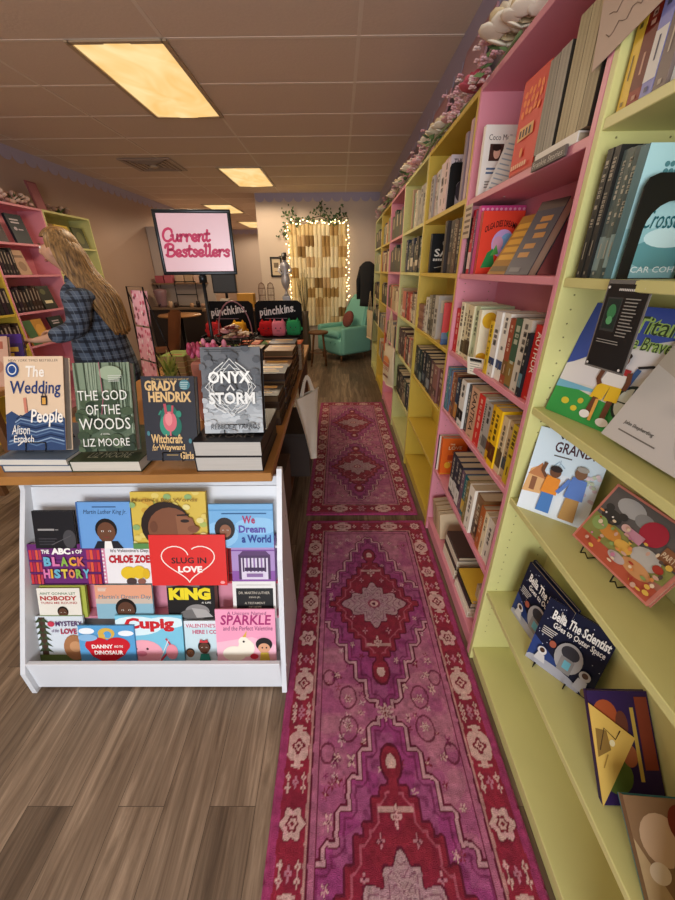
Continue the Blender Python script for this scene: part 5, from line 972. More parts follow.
for k in range(2):
    def ony(A): A.rect(0, 0, 1, 1, '#221f20'); A.text('STORM', 0.2, 0.1, 0.85, 0.2, '#6a645e', 0.01)
    o = flat('%s thick black spare copy with dark page edges under the silver bestseller' % ('lower', 'upper')[k], -0.498+0.003*k, 1.085, TZ+0.0005+0.0585*k, 0.232, 0.32, 0.057, '#221f20', ony, rz=-0.5*k, group=gS, pages='#cdc6bc')
    # sprayed fore edge
    mb = MB(); mb.box(0.2285, 0.2298, 0.003, 0.054, 0.003, 0.317, mat('#2b2220', rough=0.6, vary=0.35, scale=60)); mb.build('painted_fore_edge', o)
def onyx(A):
    A.rect(0, 0, 1, 1, '#6d6f72'); A.rect(0, 0, 1, 0.42, '#a9acae'); A.rect(0, 0, 1, 0.22, '#b9bcbd'); rr = random.Random(6)
    for k in range(60): A.ell(rr.random(), rr.random()*0.5, 0.07, 0.03, rr.choice(('#b5b8ba', '#9da0a2', '#c4c7c8', '#8f9294')), 9)
    for k in range(30): A.ell(rr.random(), 0.5+rr.random()*0.5, 0.07, 0.04, rr.choice(('#5c5e62', '#6a6c70', '#54565a')), 9)
    gl = '#d9d9d4'
    for r0 in (1.0, 0.82): A.line([(0.5, 0.52+0.34*r0), (0.5+0.42*r0, 0.52+0.02), (0.5, 0.52-0.32*r0), (0.5-0.42*r0, 0.52+0.02), (0.5, 0.52+0.34*r0)], 0.013, gl)
    for s in (-1, 1):
        for r0 in (0.3, 0.36): A.line([(0.5+s*r0*math.cos(R(a)), 0.52+r0*0.66*math.sin(R(a))) for a in range(-80, 81, 10)], 0.01, gl)
        A.line([(0.5+s*0.1, 0.82), (0.5+s*0.25, 0.74), (0.5+s*0.36, 0.62)], 0.018, gl); A.line([(0.5+s*0.1, 0.24), (0.5+s*0.25, 0.3), (0.5+s*0.36, 0.42)], 0.018, gl)
    A.ell(0.5, 0.52, 0.1, 0.07, '#4a4c50'); A.line([(0.44, 0.5), (0.5, 0.56), (0.56, 0.5)], 0.03, gl)
    A.text('ONYX', 0.14, 0.58, 0.84, 0.72, '#f4f4ee', 0.03); A.text('STORM', 0.13, 0.34, 0.9, 0.48, '#e9e9e4', 0.03); A.lines(0.1, 0.93, 0.9, 0.975, 2, '#3c3e42', 0.3); A.text('REBECCA YARROS', 0.14, 0.05, 0.96, 0.11, '#44464a', 0.01)
book('silver and black bestseller standing on two thick spare copies', 0.2, 0.289, 0.05, ((-0.463, 1.131, TZ+0.125), R(2), R(18.7)), '#3a3a3c', onyx, group=gT, pages='#3a3634')
sideeasel('wire easel under the silver and black bestseller', -0.36, 1.135, TZ+0.1175, R(2), tilt=18.7, dep=0.053, lift=0.008, hh=0.13)
# ---------------------------------------------------------------- 'Current Bestsellers' sign
t = thing('table_sign', 'pink framed sign on a black pole standing on the table', 'sign', (-0.867, 2.0, 0), R(6))
blk_m = mat('#26282a', rough=0.3, metal=0.6); SW, SH, SZ = 0.345, 0.262, 1.393
mb = MB()
for a in ((-0.008, SW+0.008, -0.008, 0.008, SZ-0.008, SZ+0.008), (-0.008, SW+0.008, -0.008, 0.008, SZ+SH-0.008, SZ+SH+0.008), (-0.008, 0.008, -0.008, 0.008, SZ, SZ+SH), (SW-0.008, SW+0.008, -0.008, 0.008, SZ, SZ+SH)): mb.cbox(*a, blk_m, 0.004, seg=2)
mb.build('frame', t)
mb = MB(); mb.box(0.006, SW-0.006, -0.004, 0.006, SZ+0.006, SZ+SH-0.006, mat('#efc3c8', rough=0.25, spec=0.5, vary=0.02, scale=3)); mb.build('panel', t)
mb = MB(); mb.tube([(SW*0.515, 0, SZ-0.006), (SW*0.515, 0, TZ+0.02)], 0.009, blk_m, 10); mb.lathe([(0.02, 0), (0.02, 0.03), (0.012, 0.04)], blk_m, 12, (SW*0.515, 0, SZ-0.045)); mb.build('pole', t)
mb = MB(); mb.lathe([(0.11, 0), (0.11, 0.006), (0.02, 0.014), (0.012, 0.02)], blk_m, 24, (SW*0.515, 0, TZ+0.0005)); mb.build('base', t)
GL = {'C': ([[(1.3, 1.32), (1.22, 1.62), (0.85, 1.8), (0.38, 1.55), (0.14, 0.9), (0.3, 0.25), (0.75, 0.02), (1.2, 0.3)]], 1.25), 'u': ([[(-0.05, 0.75), (0.14, 0.98), (0.17, 0.5), (0.25, 0.1), (0.52, 0.06), (0.74, 0.45), (0.78, 0.95)], [(0.78, 0.9), (0.76, 0.35), (0.88, 0.05), (1.12, 0.2)]], 1.05),
      'r': ([[(-0.02, 0.72), (0.16, 0.98), (0.18, 0.5), (0.16, 0.03)], [(0.17, 0.5), (0.38, 0.92), (0.66, 0.94), (0.7, 0.74)]], 0.78), 'e': ([[(0.12, 0.42), (0.55, 0.5), (0.72, 0.76), (0.45, 0.98), (0.14, 0.7), (0.12, 0.3), (0.42, 0.03), (0.84, 0.22)]], 0.84),
      'n': ([[(-0.02, 0.75), (0.14, 0.98), (0.16, 0.5), (0.14, 0.03)], [(0.16, 0.5), (0.42, 0.95), (0.7, 0.85), (0.68, 0.3), (0.82, 0.04), (1.02, 0.2)]], 0.98), 't': ([[(0.3, 1.55), (0.24, 0.9), (0.22, 0.3), (0.38, 0.03), (0.66, 0.2)], [(-0.06, 1.02), (0.25, 1.05), (0.58, 1.08)]], 0.62),
      'B': ([[(0.32, 1.75), (0.3, 1.0), (0.24, 0.05)], [(-0.05, 1.3), (0.1, 1.68), (0.6, 1.82), (0.98, 1.6), (0.9, 1.15), (0.42, 0.98), (0.95, 0.92), (1.16, 0.5), (0.85, 0.08), (0.35, 0.04), (0.08, 0.22)]], 1.22), 's': ([[(0.66, 0.8), (0.45, 1.0), (0.2, 0.86), (0.3, 0.62), (0.58, 0.42), (0.56, 0.12), (0.28, 0.02), (0.02, 0.22)]], 0.72), 'l': ([[(0.05, 1.5), (0.22, 1.8), (0.24, 1.0), (0.22, 0.3), (0.36, 0.03), (0.6, 0.2)]], 0.5)}
def catmull(P, n=6):
    P = [P[0]]+list(P)+[P[-1]]; out = []
    for i in range(1, len(P)-2):
        for k in range(n):
            t_ = k/n; a, b, c, d = (np.array(P[i+j]) for j in (-1, 0, 1, 2))
            out.append(tuple(0.5*((2*b)+(c-a)*t_+(2*a-5*b+4*c-d)*t_*t_+(3*b-a-3*c+d)*t_**3)))
    out.append(P[-2]); return out
def script_word(A, s_, a0, b0, a1, h, wd, c):
    x = 0; W = sum(GL[ch][1] for ch in s_); sx = (a1-a0)/W; asp = A.w/A.h
    for ch in s_:
        for st in GL[ch][0]:
            P = catmull(st); q = [(a0+(x+px_+0.12*py_)*sx, b0+py_*h) for px_, py_ in P]
            A.line(q, wd, c); A.ell(q[0][0], q[0][1], wd/2, wd/2*asp, c, 10); A.k -= 1; A.ell(q[-1][0], q[-1][1], wd/2, wd/2*asp, c, 10)
            A.k = 1
        x += GL[ch][1]
mb = MB(); A = Art(mb, (0.006, -0.0042, SZ+0.006), (1, 0, 0), (0, 0, 1), SW-0.012, SH-0.012)
script_word(A, 'Current', 0.03, 0.53, 0.7, 0.118, 0.034, '#cc3a62'); script_word(A, 'Bestsellers', 0.04, 0.27, 0.96, 0.118, 0.034, '#cc3a62'); mb.build('lettering', t)
# ---------------------------------------------------------------- stacks of books farther along the table
gK = 'flat stacks on the bestseller table'
rr = random.Random(21)
stk = [(-0.262, 1.50, 4, ('#3a2a1e', '#4a3a28', '#5c4632', '#2f2620'), 'brown'), (-0.258, 1.70, 5, ('#1f1e20', '#2a2a2e', '#3a3438', '#4a3c34', '#26242a'), 'black'), (-0.268, 1.90, 5, ('#7a5638', '#6a4a34', '#8a6844', '#57402e', '#75553a'), 'wood brown'),
       (-0.27, 2.10, 6, ('#8d6a48', '#a07850', '#6f5238', '#7a5c40', '#8a5a3c', '#97734e'), 'tan'), (-0.275, 2.30, 6, ('#2f3a5c', '#6a5240', '#5c4a3c', '#3a4058', '#7a604a', '#4a4a5a'), 'navy'),
       (-0.45, 1.95, 4, ('#b59a76', '#8a6a4c', '#a88a66', '#6a5038'), 'beige'), (-0.475, 2.2, 5, ('#c3a984', '#9a7c5c', '#7a6048', '#b08a60', '#8f6f50'), 'straw')]
for (x1, y0, n, cols, word) in stk:
    z = TZ+0.0006; W = 0.165
    for k in range(n):
        T = rr.uniform(0.03, 0.042)
        def art(A, c=cols[k], k=k): A.rect(0.15, 0.6, 0.85, 0.8, '#c99a4c'); A.rect(0.2, 0.2, 0.8, 0.28, '#b08a50'); A.ell(0.5, 0.42, 0.2, 0.1, '#8a6a44')
        flat('%s book, %s from the bottom of the %s stack by the table\'s right edge' % (('dark', 'plain', 'worn', 'thick', 'thin', 'top')[k], ORD[k], word) if x1 > -0.4 else '%s book, %s from the bottom of the %s inner stack on the table' % (('dark', 'plain', 'worn', 'thick', 'thin', 'top')[k], ORD[k], word), x1-W+rr.uniform(-0.004, 0.002), y0, z, W, 0.185, T-0.0006, cols[k], art, rz=rr.uniform(-1, 1), group=gK, pages=('#4a3a2e', '#6a563f')[k % 2]); z += T
for i, (x, y, hx, word) in enumerate(((-0.545, 2.5, '#b8503c', 'red'), (-0.395, 2.5, '#5a7a4c', 'green'), (-0.255, 2.5, '#c4603c', 'orange red'))):
    z = TZ+0.0006
    for k in range(5):
        flat('%s covered book, %s up in the stack before the small plush toys' % (word, ORD[k]), x-0.14, y, z, 0.138, 0.17, 0.0355, hx if k == 4 else ('#8a6a50', '#b09a7c')[k % 2], lambda A: (A.rect(0.1, 0.55, 0.9, 0.85, '#d9a07c'), A.ell(0.5, 0.3, 0.25, 0.15, '#c9886a')), group=gK, pages='#a08a70'); z += 0.036
for i, (x, y, z0, hx, word) in enumerate(((-0.98, 2.35, 0, '#c9b078', 'cream'), (-1.12, 2.3, 0, '#8aa04c', 'leaf green'), (-0.84, 2.55, 0, '#d0b888', 'ivory'), (-1.05, 2.75, 0, '#c4a468', 'straw'))):
    z = TZ+0.0006
    for k in range(4): flat('%s book, %s up in a stack behind the green potted plant' % (word, ORD[k]), x-0.02, y, z, 0.15, 0.2, 0.0355, hx if k % 2 else '#d9c49a', lambda A: (A.rect(0.1, 0.5, 0.9, 0.8, '#7a8a44'), A.rect(0.2, 0.2, 0.8, 0.35, '#a85a3c')), group=gK, pages='#b9a47c'); z += 0.036
# ---------------------------------------------------------------- smaller things on the table
t = thing('card_rack', 'narrow wire rack of pink floral cards beside the person', 'card rack', (-1.02, 1.92, TZ+0.0005), R(-38)); bl = mat('#1c1b1c', rough=0.35, metal=0.5)
Tl = Matrix.Rotation(R(-6), 4, 'X')
mb = MB(); mb.tube([(-0.085, 0, 0.0), (-0.085, 0.02, 0.56), (0.085, 0.02, 0.56), (0.085, 0, 0.0)], 0.004, bl, 6); mb.tube([(-0.085, 0.0, 0.006), (-0.085, 0.14, 0.006), (0.085, 0.14, 0.006), (0.085, 0.0, 0.006)], 0.004, bl, 6); mb.tube([(-0.085, 0.14, 0.006), (-0.085, 0.02, 0.54)], 0.003, bl, 6); mb.tube([(0.085, 0.14, 0.006), (0.085, 0.02, 0.54)], 0.003, bl, 6); mb.build('wire_frame', t)
rr = random.Random(31)
for r in range(3):
    for c in range(2):
        mb = MB(); x0 = -0.08+0.082*c; z0 = 0.03+0.175*r; Tc = Matrix.Translation((0, -0.02, 0)) @ Tl
        mb.box(x0, x0+0.077, 0, 0.003, z0, z0+0.165, mat('#e8a8b0', rough=0.4), Tc); A = Art(mb, Tc @ Vector((x0, -0.0003, z0)), (1, 0, 0), Tl.to_3x3() @ Vector((0, 0, 1)), 0.077, 0.165)
        for _ in range(16): A.ell(rr.random(), rr.random(), 0.12, 0.06, rr.choice(('#d87888', '#f2d4d0', '#c85a70', '#8a4a50', '#f0c0c4')), 8)
        mb.build('card', t)
# leafy green plant in a small pot
def blades(mb, n, c, h, spread, m, rs, w_=0.006):
    for _ in range(n):
        a = rs.uniform(0, 6.28); s = rs.uniform(0.2, 1)*spread; hh = h*rs.uniform(0.6, 1); p0 = Vector(c); d = Vector((math.cos(a), math.sin(a), 0)); sd = Vector((-d.y, d.x, 0))*w_*rs.uniform(0.6, 1.2)
        P = [p0, p0+d*s*0.35+Vector((0, 0, hh*0.6)), p0+d*s+Vector((0, 0, hh))]
        mb.add([P[0]-sd*0.6, P[0]+sd*0.6, P[1]-sd, P[1]+sd, P[2]], [(0, 1, 3, 2), (2, 3, 4)], m)
        mb.add([P[1]-sd, P[1]+sd, P[1]+d*s*0.3+Vector((0, 0, hh*0.12))], [(0, 1, 2)], m)
t = thing('potted_plant', 'small potted plant with yellow green shoots beside the tulip pot', 'plant', (-0.82, 1.72, TZ+0.0005)); rs = random.Random(4)
mb = MB(); mb.lathe([(0.04, 0), (0.055, 0.11), (0.05, 0.11), (0.045, 0.1), (0, 0.1)], mat('#6a5a3c', rough=0.6), 16); mb.build('pot', t)
mb = MB(); blades(mb, 26, (0, 0, 0.1), 0.2, 0.09, mat('#b3b45c', rough=0.5), rs, 0.008); blades(mb, 20, (0, 0, 0.1), 0.17, 0.1, mat('#7c9440', rough=0.5), rs, 0.009); mb.build('foliage', t)
t = thing('tulip_pot', 'pinkish square pot filled with deep pink tulip buds', 'plant', (-0.575, 1.62, TZ+0.0005)); rs = random.Random(6)
mb = MB(); mb.cbox(-0.075, 0.075, -0.06, 0.06, 0, 0.27, mat('#c07a68', rough=0.6), 0.008); mb.build('pot', t)
mb = MB()
for k in range(40):
    x, y = rs.uniform(-0.08, 0.08), rs.uniform(-0.065, 0.06); h = 0.275+rs.uniform(0, 0.07); mb.ball((x, y, h), 0.014, mat(rs.choice(('#c04a6c', '#d8688a', '#a83a54', '#e08aa0')), rough=0.5), n=8, sq=(0.8, 0.8, 1.3))
mb.build('tulip_buds', t)
mb = MB(); blades(mb, 40, (0, 0, 0.26), 0.07, 0.08, mat('#6a7a3c', rough=0.5), rs, 0.006); mb.build('leaves', t)
# wire basket stand with snack bags
t = thing('basket_stand', 'black wire basket stand heaped with wrapped treats before the box displays', 'stand', (-0.62, 2.24, TZ+0.0005))
mb = MB(); mb.lathe([(0.08, 0), (0.08, 0.006), (0.012, 0.012), (0.008, 0.015)], bl, 16); mb.tube([(0, 0, 0.01), (0, 0, 0.22)], 0.008, bl, 8)
for q in range(3):
    P = [(0.02+0.02*math.cos(a*0.6+q*2.1), 0.02*math.sin(a*0.6+q*2.1), 0.02+0.02*a) for a in range(10)]; mb.tube(P, 0.004, mat('#a83c38', rough=0.4), 6)
mb.build('post', t)
mb = MB()
for rad, z in ((0.125, 0.28), (0.11, 0.25), (0.08, 0.225)): mb.tube([(rad*math.cos(R(a)), rad*math.sin(R(a)), z) for a in range(0, 361, 15)], 0.003, bl, 5, cap=False)
for a in range(0, 360, 30): mb.tube([(0.02*math.cos(R(a)), 0.02*math.sin(R(a)), 0.22), (0.08*math.cos(R(a)), 0.08*math.sin(R(a)), 0.225), (0.125*math.cos(R(a)), 0.125*math.sin(R(a)), 0.28)], 0.002, bl, 5)
mb.build('basket', t)
mb = MB(); mb.tube([(0.1*math.cos(R(a)), 0, 0.28+0.19*math.sin(R(a))) for a in range(0, 181, 12)], 0.004, mat('#8a5a5c', rough=0.35), 6); mb.build('handle', t)
rs = random.Random(12)
for k in range(20):
    a, r_ = rs.uniform(0, 6.28), rs.uniform(0.0, 0.085); c = rs.choice((('brown', '#8a5c40'), ('pink', '#c88a8c'), ('cream', '#d8c0a0'), ('dark red', '#7a2f2c'), ('tan', '#b08a6c')))
    mb = MB(); Tm = Matrix.Translation((r_*math.cos(a), r_*math.sin(a), 0.268+0.02*(k % 4)+0.0)) @ Matrix.Rotation(a, 4, 'Z') @ Matrix.Rotation(rs.uniform(-0.5, 0.5), 4, 'X')
    mb.ball((0, 0, 0), 0.03, mat(c[1], rough=0.25, spec=0.6), Tm, 10, (1, 0.75, 0.35)); mb.add([Tm @ Vector(v) for v in ((0.026, 0, 0), (0.045, 0.014, 0.006), (0.045, -0.014, -0.006), (-0.026, 0, 0), (-0.045, 0.014, -0.006), (-0.045, -0.014, 0.006))], [(0, 1, 2), (3, 5, 4)], mat(c[1], rough=0.25))
    o = mb.build('wrapped_treat'); o.location = (-0.62, 2.24, TZ+0.0005); tag(o, 'wrapped treat in the heap on the wire basket stand', 'treat', 'wrapped treats in the basket stand')
# punchkins plush displays
for i, (x0, lb) in enumerate(((-1.005, 'black plush toy display box on the left, behind the treat basket'), (-0.635, 'black plush toy display box on the right, above the small plush toys'))):
    t = thing('display_box', lb, 'display box', (x0, 2.9, TZ+0.0005), 0, 'black plush toy display boxes'); bk = mat('#0c0b0c', rough=0.7, spec=0.15)
    w_ = 0.355
    mb = MB(); mb.cbox(0, w_, -0.2, 0, 0, 0.012, bk, 0.002); mb.box(0, 0.008, -0.2, 0, 0.012, 0.2, bk); mb.box(w_-0.008, w_, -0.2, 0, 0.012, 0.2, bk); mb.cbox(0, w_, -0.2, -0.192, 0.012, 0.17, bk, 0.002); mb.build('tray', t)
    mb = MB(); mb.prism([(0, 0), (w_, 0), (w_, 0.40), (w_-0.03, 0.425), (0.03, 0.425), (0, 0.40)], (0, 0.0, 0.0), (1, 0, 0), (0, 0, 1), 0.008, bk); mb.build('header_card', t)
    mb = MB(); c = mat('#cfc6c0', rough=0.4)
    xs = 0.035
    for k, ch in enumerate('punchkins.'):
        wv = 0.031 if ch not in 'i.' else 0.014; hh = 0.05 if ch in 'pukhn' else 0.045; up = {'p': 0.055, 'h': 0.06, 'k': 0.06, 'i': 0.058, '.': 0.012}.get(ch, 0.042); dz = -0.014 if ch == 'p' else 0
        if ch == '.': wv = 0.01
        mb.text(ch, (xs, -0.0012, 0.315+0.0035*k+dz), (1, 0, 0.1), (0, 0, 1), wv*0.86, up, c, 0.03)
        if ch == 'u': mb.ball((xs+0.007, -0.001, 0.37), 0.004, c, n=8); mb.ball((xs+0.019, -0.001, 0.372), 0.004, c, n=8)
        xs += wv
    mb.box(0.07, 0.24, -0.0012, -0.0006, 0.298, 0.302, mat('#8a6a70')); mb.build('lettering', t)
def plush(x, y, z, hx, lb, ears='horn'):
    t = thing('plush_toy', lb, 'plush toy', (x, y, z), 0, 'small plush toys on the table'); m = mat(hx, rough=0.95, spec=0.1, bump=0.4, scale=160)
    mb = MB(); bm = bmesh.new(); bmesh.ops.create_cube(bm, size=1); bmesh.ops.subdivide_edges(bm, edges=list(bm.edges), cuts=3, use_grid_fill=True)
    for v in bm.verts:
        q = v.co.copy(); n = q.normalized()*0.62; q = q.lerp(n, 0.45); v.co = Vector((q.x*0.1, q.y*0.075, q.z*0.1+0.052))
    mb.bm(bm, m, None, True); mb.build('body', t)
    for s in (-1, 1):
        mb = MB(); mb.lathe([(0.014, 0), (0.009, 0.014), (0.0, 0.028)], m, 8, (s*0.03, 0, 0.095)); mb.build('ear', t)
        mb = MB(); mb.ball((s*0.055, 0, 0.045), 0.014, m, n=8); mb.build('arm', t)
    mb = MB(); e = mat('#1a1414', rough=0.3); [mb.ball((s*0.018, -0.042, 0.06), 0.005, e, n=8) for s in (-1, 1)]; mb.box(-0.012, 0.012, -0.0445, -0.042, 0.04, 0.043, e); mb.build('face', t)
    return t
zp = TZ+0.1885
plush(-0.535, 2.86-0.075, TZ+0.19, '#b82428', 'red square plush toy in the right display box'); plush(-0.445, 2.785, TZ+0.19, '#d87888', 'pink square plush toy between the red and the green one'); plush(-0.335, 2.785, TZ+0.195, '#2f8a54', 'green square plush toy at the right end of the display box')
plush(-0.74, 2.785, TZ+0.185, '#d8a02c', 'yellow square plush toy behind the treat basket'); plush(-0.93, 2.785, TZ+0.185, '#b02a2c', 'red square plush toy at the left end of the left display box')
# fill of the trays on which the front row of toys sits
for i, x0 in enumerate((-1.005, -0.635)):
    mb = MB(); mb.cbox(x0+0.012, x0+0.343, 2.712, 2.892, TZ+0.014, TZ+0.184, mat('#2a2624'), 0.004); tag(mb.build('toy_carton'), ('carton inside the left plush toy display box', 'carton inside the right plush toy display box')[i], 'box')
# canvas bag hung on the table side
t = thing('tote_bag', 'crumpled white canvas bag hanging from the right side of the bestseller table', 'bag', (-0.17, 1.98, TZ-0.06), R(64))
def cloth_bag(t, w_, h_, hx, strap, tip=0.0, seed=1, depth=0.02):
    rs = random.Random(seed); n = 12; m_ = 14; vs = []; fs = []
    for side in (1, -1):
        for j in range(m_+1):
            for i in range(n+1):
                u = i/n; v = j/m_; ww = w_*(1-tip*v); x = (u-0.5)*ww+tip*0.25*w_*v; bulge = math.sin(math.pi*u)*(0.5+0.5*math.sin(math.pi*min(1, v*1.1)))
                y = side*(depth*bulge*0.5+0.0015)+0.006*math.sin(9*u+4*v+seed)*(0.3+v); vs.append((x, y, -v*h_))
    K = (n+1)*(m_+1)
    for s_ in range(2):
        for j in range(m_):
            for i in range(n):
                a = s_*K+j*(n+1)+i; q = (a, a+1, a+n+2, a+n+1); fs.append(q if s_ else q[::-1])
    for j in range(m_):
        for i in (0, n): a = j*(n+1)+i; fs.append((a, a+n+1, a+n+1+K, a+K))
    for i in range(n): a = m_*(n+1)+i; fs.append((a, a+1, a+1+K, a+K))
    mb = MB(); mb.add(vs, fs, mat(hx, rough=0.9, spec=0.1, bump=0.5, scale=300, vary=0.06), True); mb.build('body', t)
    for s_ in (-1, 1):
        mb = MB(); y = s_*0.006; P = [(-w_*0.25, y, -0.01), (-w_*0.1, y*0.5, strap*0.75), (0, y*0.3, strap), (w_*0.1, y*0.5, strap*0.75), (w_*0.25, y, -0.01)]
        for a in range(len(P)-1):
            p, q = Vector(P[a]), Vector(P[a+1]); d = (q-p).normalized(); sd = Vector((-d.z, 0, d.x))*0.011
            mb.add([p-sd, p+sd, q+sd, q-sd], [(0, 1, 2, 3)], mat(hx, rough=0.9, spec=0.1))
        mb.build('strap', t)
cloth_bag(t, 0.27, 0.44, '#e0d8c6', 0.10, 0.75, 3, 0.05)
t.location = (-0.185, 2.0, 0.765)
# ================================================================ person browsing
def skin_mesh(name, V, E, rad, m, parent=None, root=0, sub=2):
    me = bpy.data.meshes.new(name); bm = bmesh.new(); L = bm.verts.layers.skin.verify()
    vs = [bm.verts.new(v) for v in V]
    for i, v in enumerate(vs):
        r = rad[i]; v[L].radius = (r, r) if not isinstance(r, tuple) else r; v[L].use_root = (i == root)
    for a, b in E: bm.edges.new((vs[a], vs[b]))
    bm.to_mesh(me); bm.free(); o = bpy.data.objects.new(name, me); COL.objects.link(o)
    s = o.modifiers.new('s', 'SKIN'); s.use_smooth_shade = True; s.branch_smoothing = 0.6; d = o.modifiers.new('d', 'SUBSURF'); d.levels = sub; d.render_levels = sub
    me.materials.append(m); dg = bpy.context.evaluated_depsgraph_get(); dg.update(); ev = o.evaluated_get(dg); me2 = bpy.data.meshes.new_from_object(ev); me2.name = name
    o.modifiers.clear(); o.data = me2; me2.materials.clear(); me2.materials.append(m)
    for p in me2.polygons: p.use_smooth = True
    if parent is not None: o.parent = parent
    return o
# local frame: faces -x (towards the left wall), stands at the origin
pt = thing('person', 'person with long blond hair in a dark blue plaid shirt browsing on the left', 'person', (-1.63, 2.52, 0.0), R(16))
skin_m = mat('#c99a7e', rough=0.5, vary=0.05)
HZ = 1.50
V = [(0, 0, 0.86), (0.0, 0, 1.0), (-0.01, 0, 1.15), (0.0, 0, 1.28), (-0.03, 0, 1.385), (-0.055, 0, 1.44), (-0.085, 0, 1.495), (-0.088, 0, 1.575),
     (0.0, -0.125, 1.255), (-0.03, -0.215, 1.09), (-0.235, -0.185, 1.035), (-0.29, -0.175, 1.03),
     (0.0, 0.125, 1.255), (-0.05, 0.21, 1.09), (-0.24, 0.18, 1.04), (-0.30, 0.17, 1.035),
     (0.0, -0.09, 0.80), (0.0, -0.1, 0.46), (0.02, -0.1, 0.09), (-0.08, -0.105, 0.04), (-0.14, -0.105, 0.032), (0.0, 0.09, 0.80), (0.0, 0.1, 0.46), (0.02, 0.1, 0.09), (-0.08, 0.105, 0.04), (-0.14, 0.105, 0.032)]
rad = [(0.12, 0.15), (0.09, 0.12), (0.085, 0.115), (0.075, 0.10), 0.055, 0.05, 0.098, 0.104, 0.042, 0.040, 0.029, 0.03, 0.042, 0.040, 0.029, 0.03, 0.085, 0.06, 0.042, 0.036, 0.03, 0.085, 0.06, 0.042, 0.036, 0.03]
E = [(0, 1), (1, 2), (2, 3), (3, 4), (4, 5), (5, 6), (6, 7), (3, 8), (8, 9), (9, 10), (10, 11), (3, 12), (12, 13), (13, 14), (14, 15), (0, 16), (16, 17), (17, 18), (18, 19), (19, 20), (0, 21), (21, 22), (22, 23), (23, 24), (24, 25)]
# fingers: four of unequal length and a thumb on each hand
for s, w_ in ((-1, 11), (1, 15)):
    c = Vector(V[w_])
    for k, (ln, yo) in enumerate(((0.062, -0.026), (0.072, -0.009), (0.068, 0.009), (0.054, 0.026))):
        b = len(V); V += [tuple(c+Vector((-0.028, yo, -0.002))), tuple(c+Vector((-0.028-ln*0.45, yo*1.05, 0.004))), tuple(c+Vector((-0.028-ln*0.8, yo*1.05, -0.012))), tuple(c+Vector((-0.028-ln, yo, -0.03)))]
        rad += [0.0095, 0.009, 0.0082, 0.0065]; E += [(w_, b), (b, b+1), (b+1, b+2), (b+2, b+3)]
    b = len(V); V += [tuple(c+Vector((0.0, -s*0.03, 0.0))), tuple(c+Vector((-0.028, -s*0.05, -0.006))), tuple(c+Vector((-0.052, -s*0.052, -0.018)))]; rad += [0.012, 0.0105, 0.008]; E += [(w_, b), (b, b+1), (b+1, b+2)]
body = skin_mesh('body', V, E, rad, skin_m, pt, 0, 2)
# face details
mb = MB(); hx_, hz_ = -0.10, 1.53
mb.ball((-0.172, 0, 1.515), 0.014, skin_m, n=8, sq=(1.1, 0.8, 1.3)); mb.ball((-0.162, 0, 1.468), 0.02, mat('#b06a5c', rough=0.4), n=8, sq=(0.5, 1, 0.35))
for s in (-1, 1): mb.ball((-0.1585, s*0.032, 1.535), 0.010, mat('#efe8e0', rough=0.2), n=8); mb.ball((-0.1655, s*0.032, 1.535), 0.005, mat('#3a2c22', rough=0.2), n=8); mb.ball((-0.095, s*0.083, 1.515), 0.025, skin_m, n=8, sq=(0.7, 0.35, 1.2)); mb.ball((-0.162, s*0.032, 1.553), 0.016, mat('#8a6a44'), n=8, sq=(0.4, 1, 0.25))
mb.build('face', pt)
def plaid():
    m, nt, b = node_mat('plaid_flannel'); N = nt.nodes.new; L = nt.links.new; tc = N('ShaderNodeTexCoord'); sx = N('ShaderNodeSeparateXYZ'); L(tc.outputs['Object'], sx.inputs[0])
    def stripes(src, per, w0, off=0.0):
        a = N('ShaderNodeMath'); a.operation = 'MULTIPLY_ADD'; a.inputs[1].default_value = 1/per; a.inputs[2].default_value = 50+off; L(src, a.inputs[0])
        f = N('ShaderNodeMath'); f.operation = 'FRACT'; L(a.outputs[0], f.inputs[0]); g = N('ShaderNodeMath'); g.operation = 'LESS_THAN'; g.inputs[1].default_value = w0; L(f.outputs[0], g.inputs[0]); return g.outputs[0]
    add = N('ShaderNodeMath'); add.operation = 'ADD'; L(sx.outputs[0], add.inputs[0]); L(sx.outputs[1], add.inputs[1])
    h, v, h2, v2 = stripes(sx.outputs[2], 0.062, 0.28), stripes(add.outputs[0], 0.062, 0.28), stripes(sx.outputs[2], 0.062, 0.07, 0.45), stripes(add.outputs[0], 0.062, 0.07, 0.45)
    def mixc(fac, a, bcol, amt):
        mx = N('ShaderNodeMix'); mx.data_type = 'RGBA'; k = N('ShaderNodeMath'); k.operation = 'MULTIPLY'; k.inputs[1].default_value = amt; L(fac, k.inputs[0]); L(k.outputs[0], mx.inputs[0])
        if isinstance(a, tuple): mx.inputs[6].default_value = a
        else: L(a, mx.inputs[6])
        mx.inputs[7].default_value = bcol; return mx.outputs[2]
    c = mixc(h, rgb('#525f72'), rgb('#161a26'), 0.8); c = mixc(v, c, rgb('#161a26'), 0.8); c = mixc(h2, c, rgb('#8a96a4'), 0.35); c = mixc(v2, c, rgb('#8a96a4'), 0.35)
    L(c, b.inputs['Base Color']); b.inputs['Roughness'].default_value = 0.9; return m
V2 = [(0.005, 0, 0.60), (0.004, 0, 0.82), (0.0, 0, 1.0), (-0.005, 0, 1.15), (0.0, 0, 1.29), (-0.015, 0, 1.365), (0.0, -0.15, 1.305), (-0.03, -0.217, 1.09), (-0.215, -0.188, 1.04), (0.0, 0.15, 1.305), (-0.05, 0.212, 1.09), (-0.22, 0.183, 1.045)]
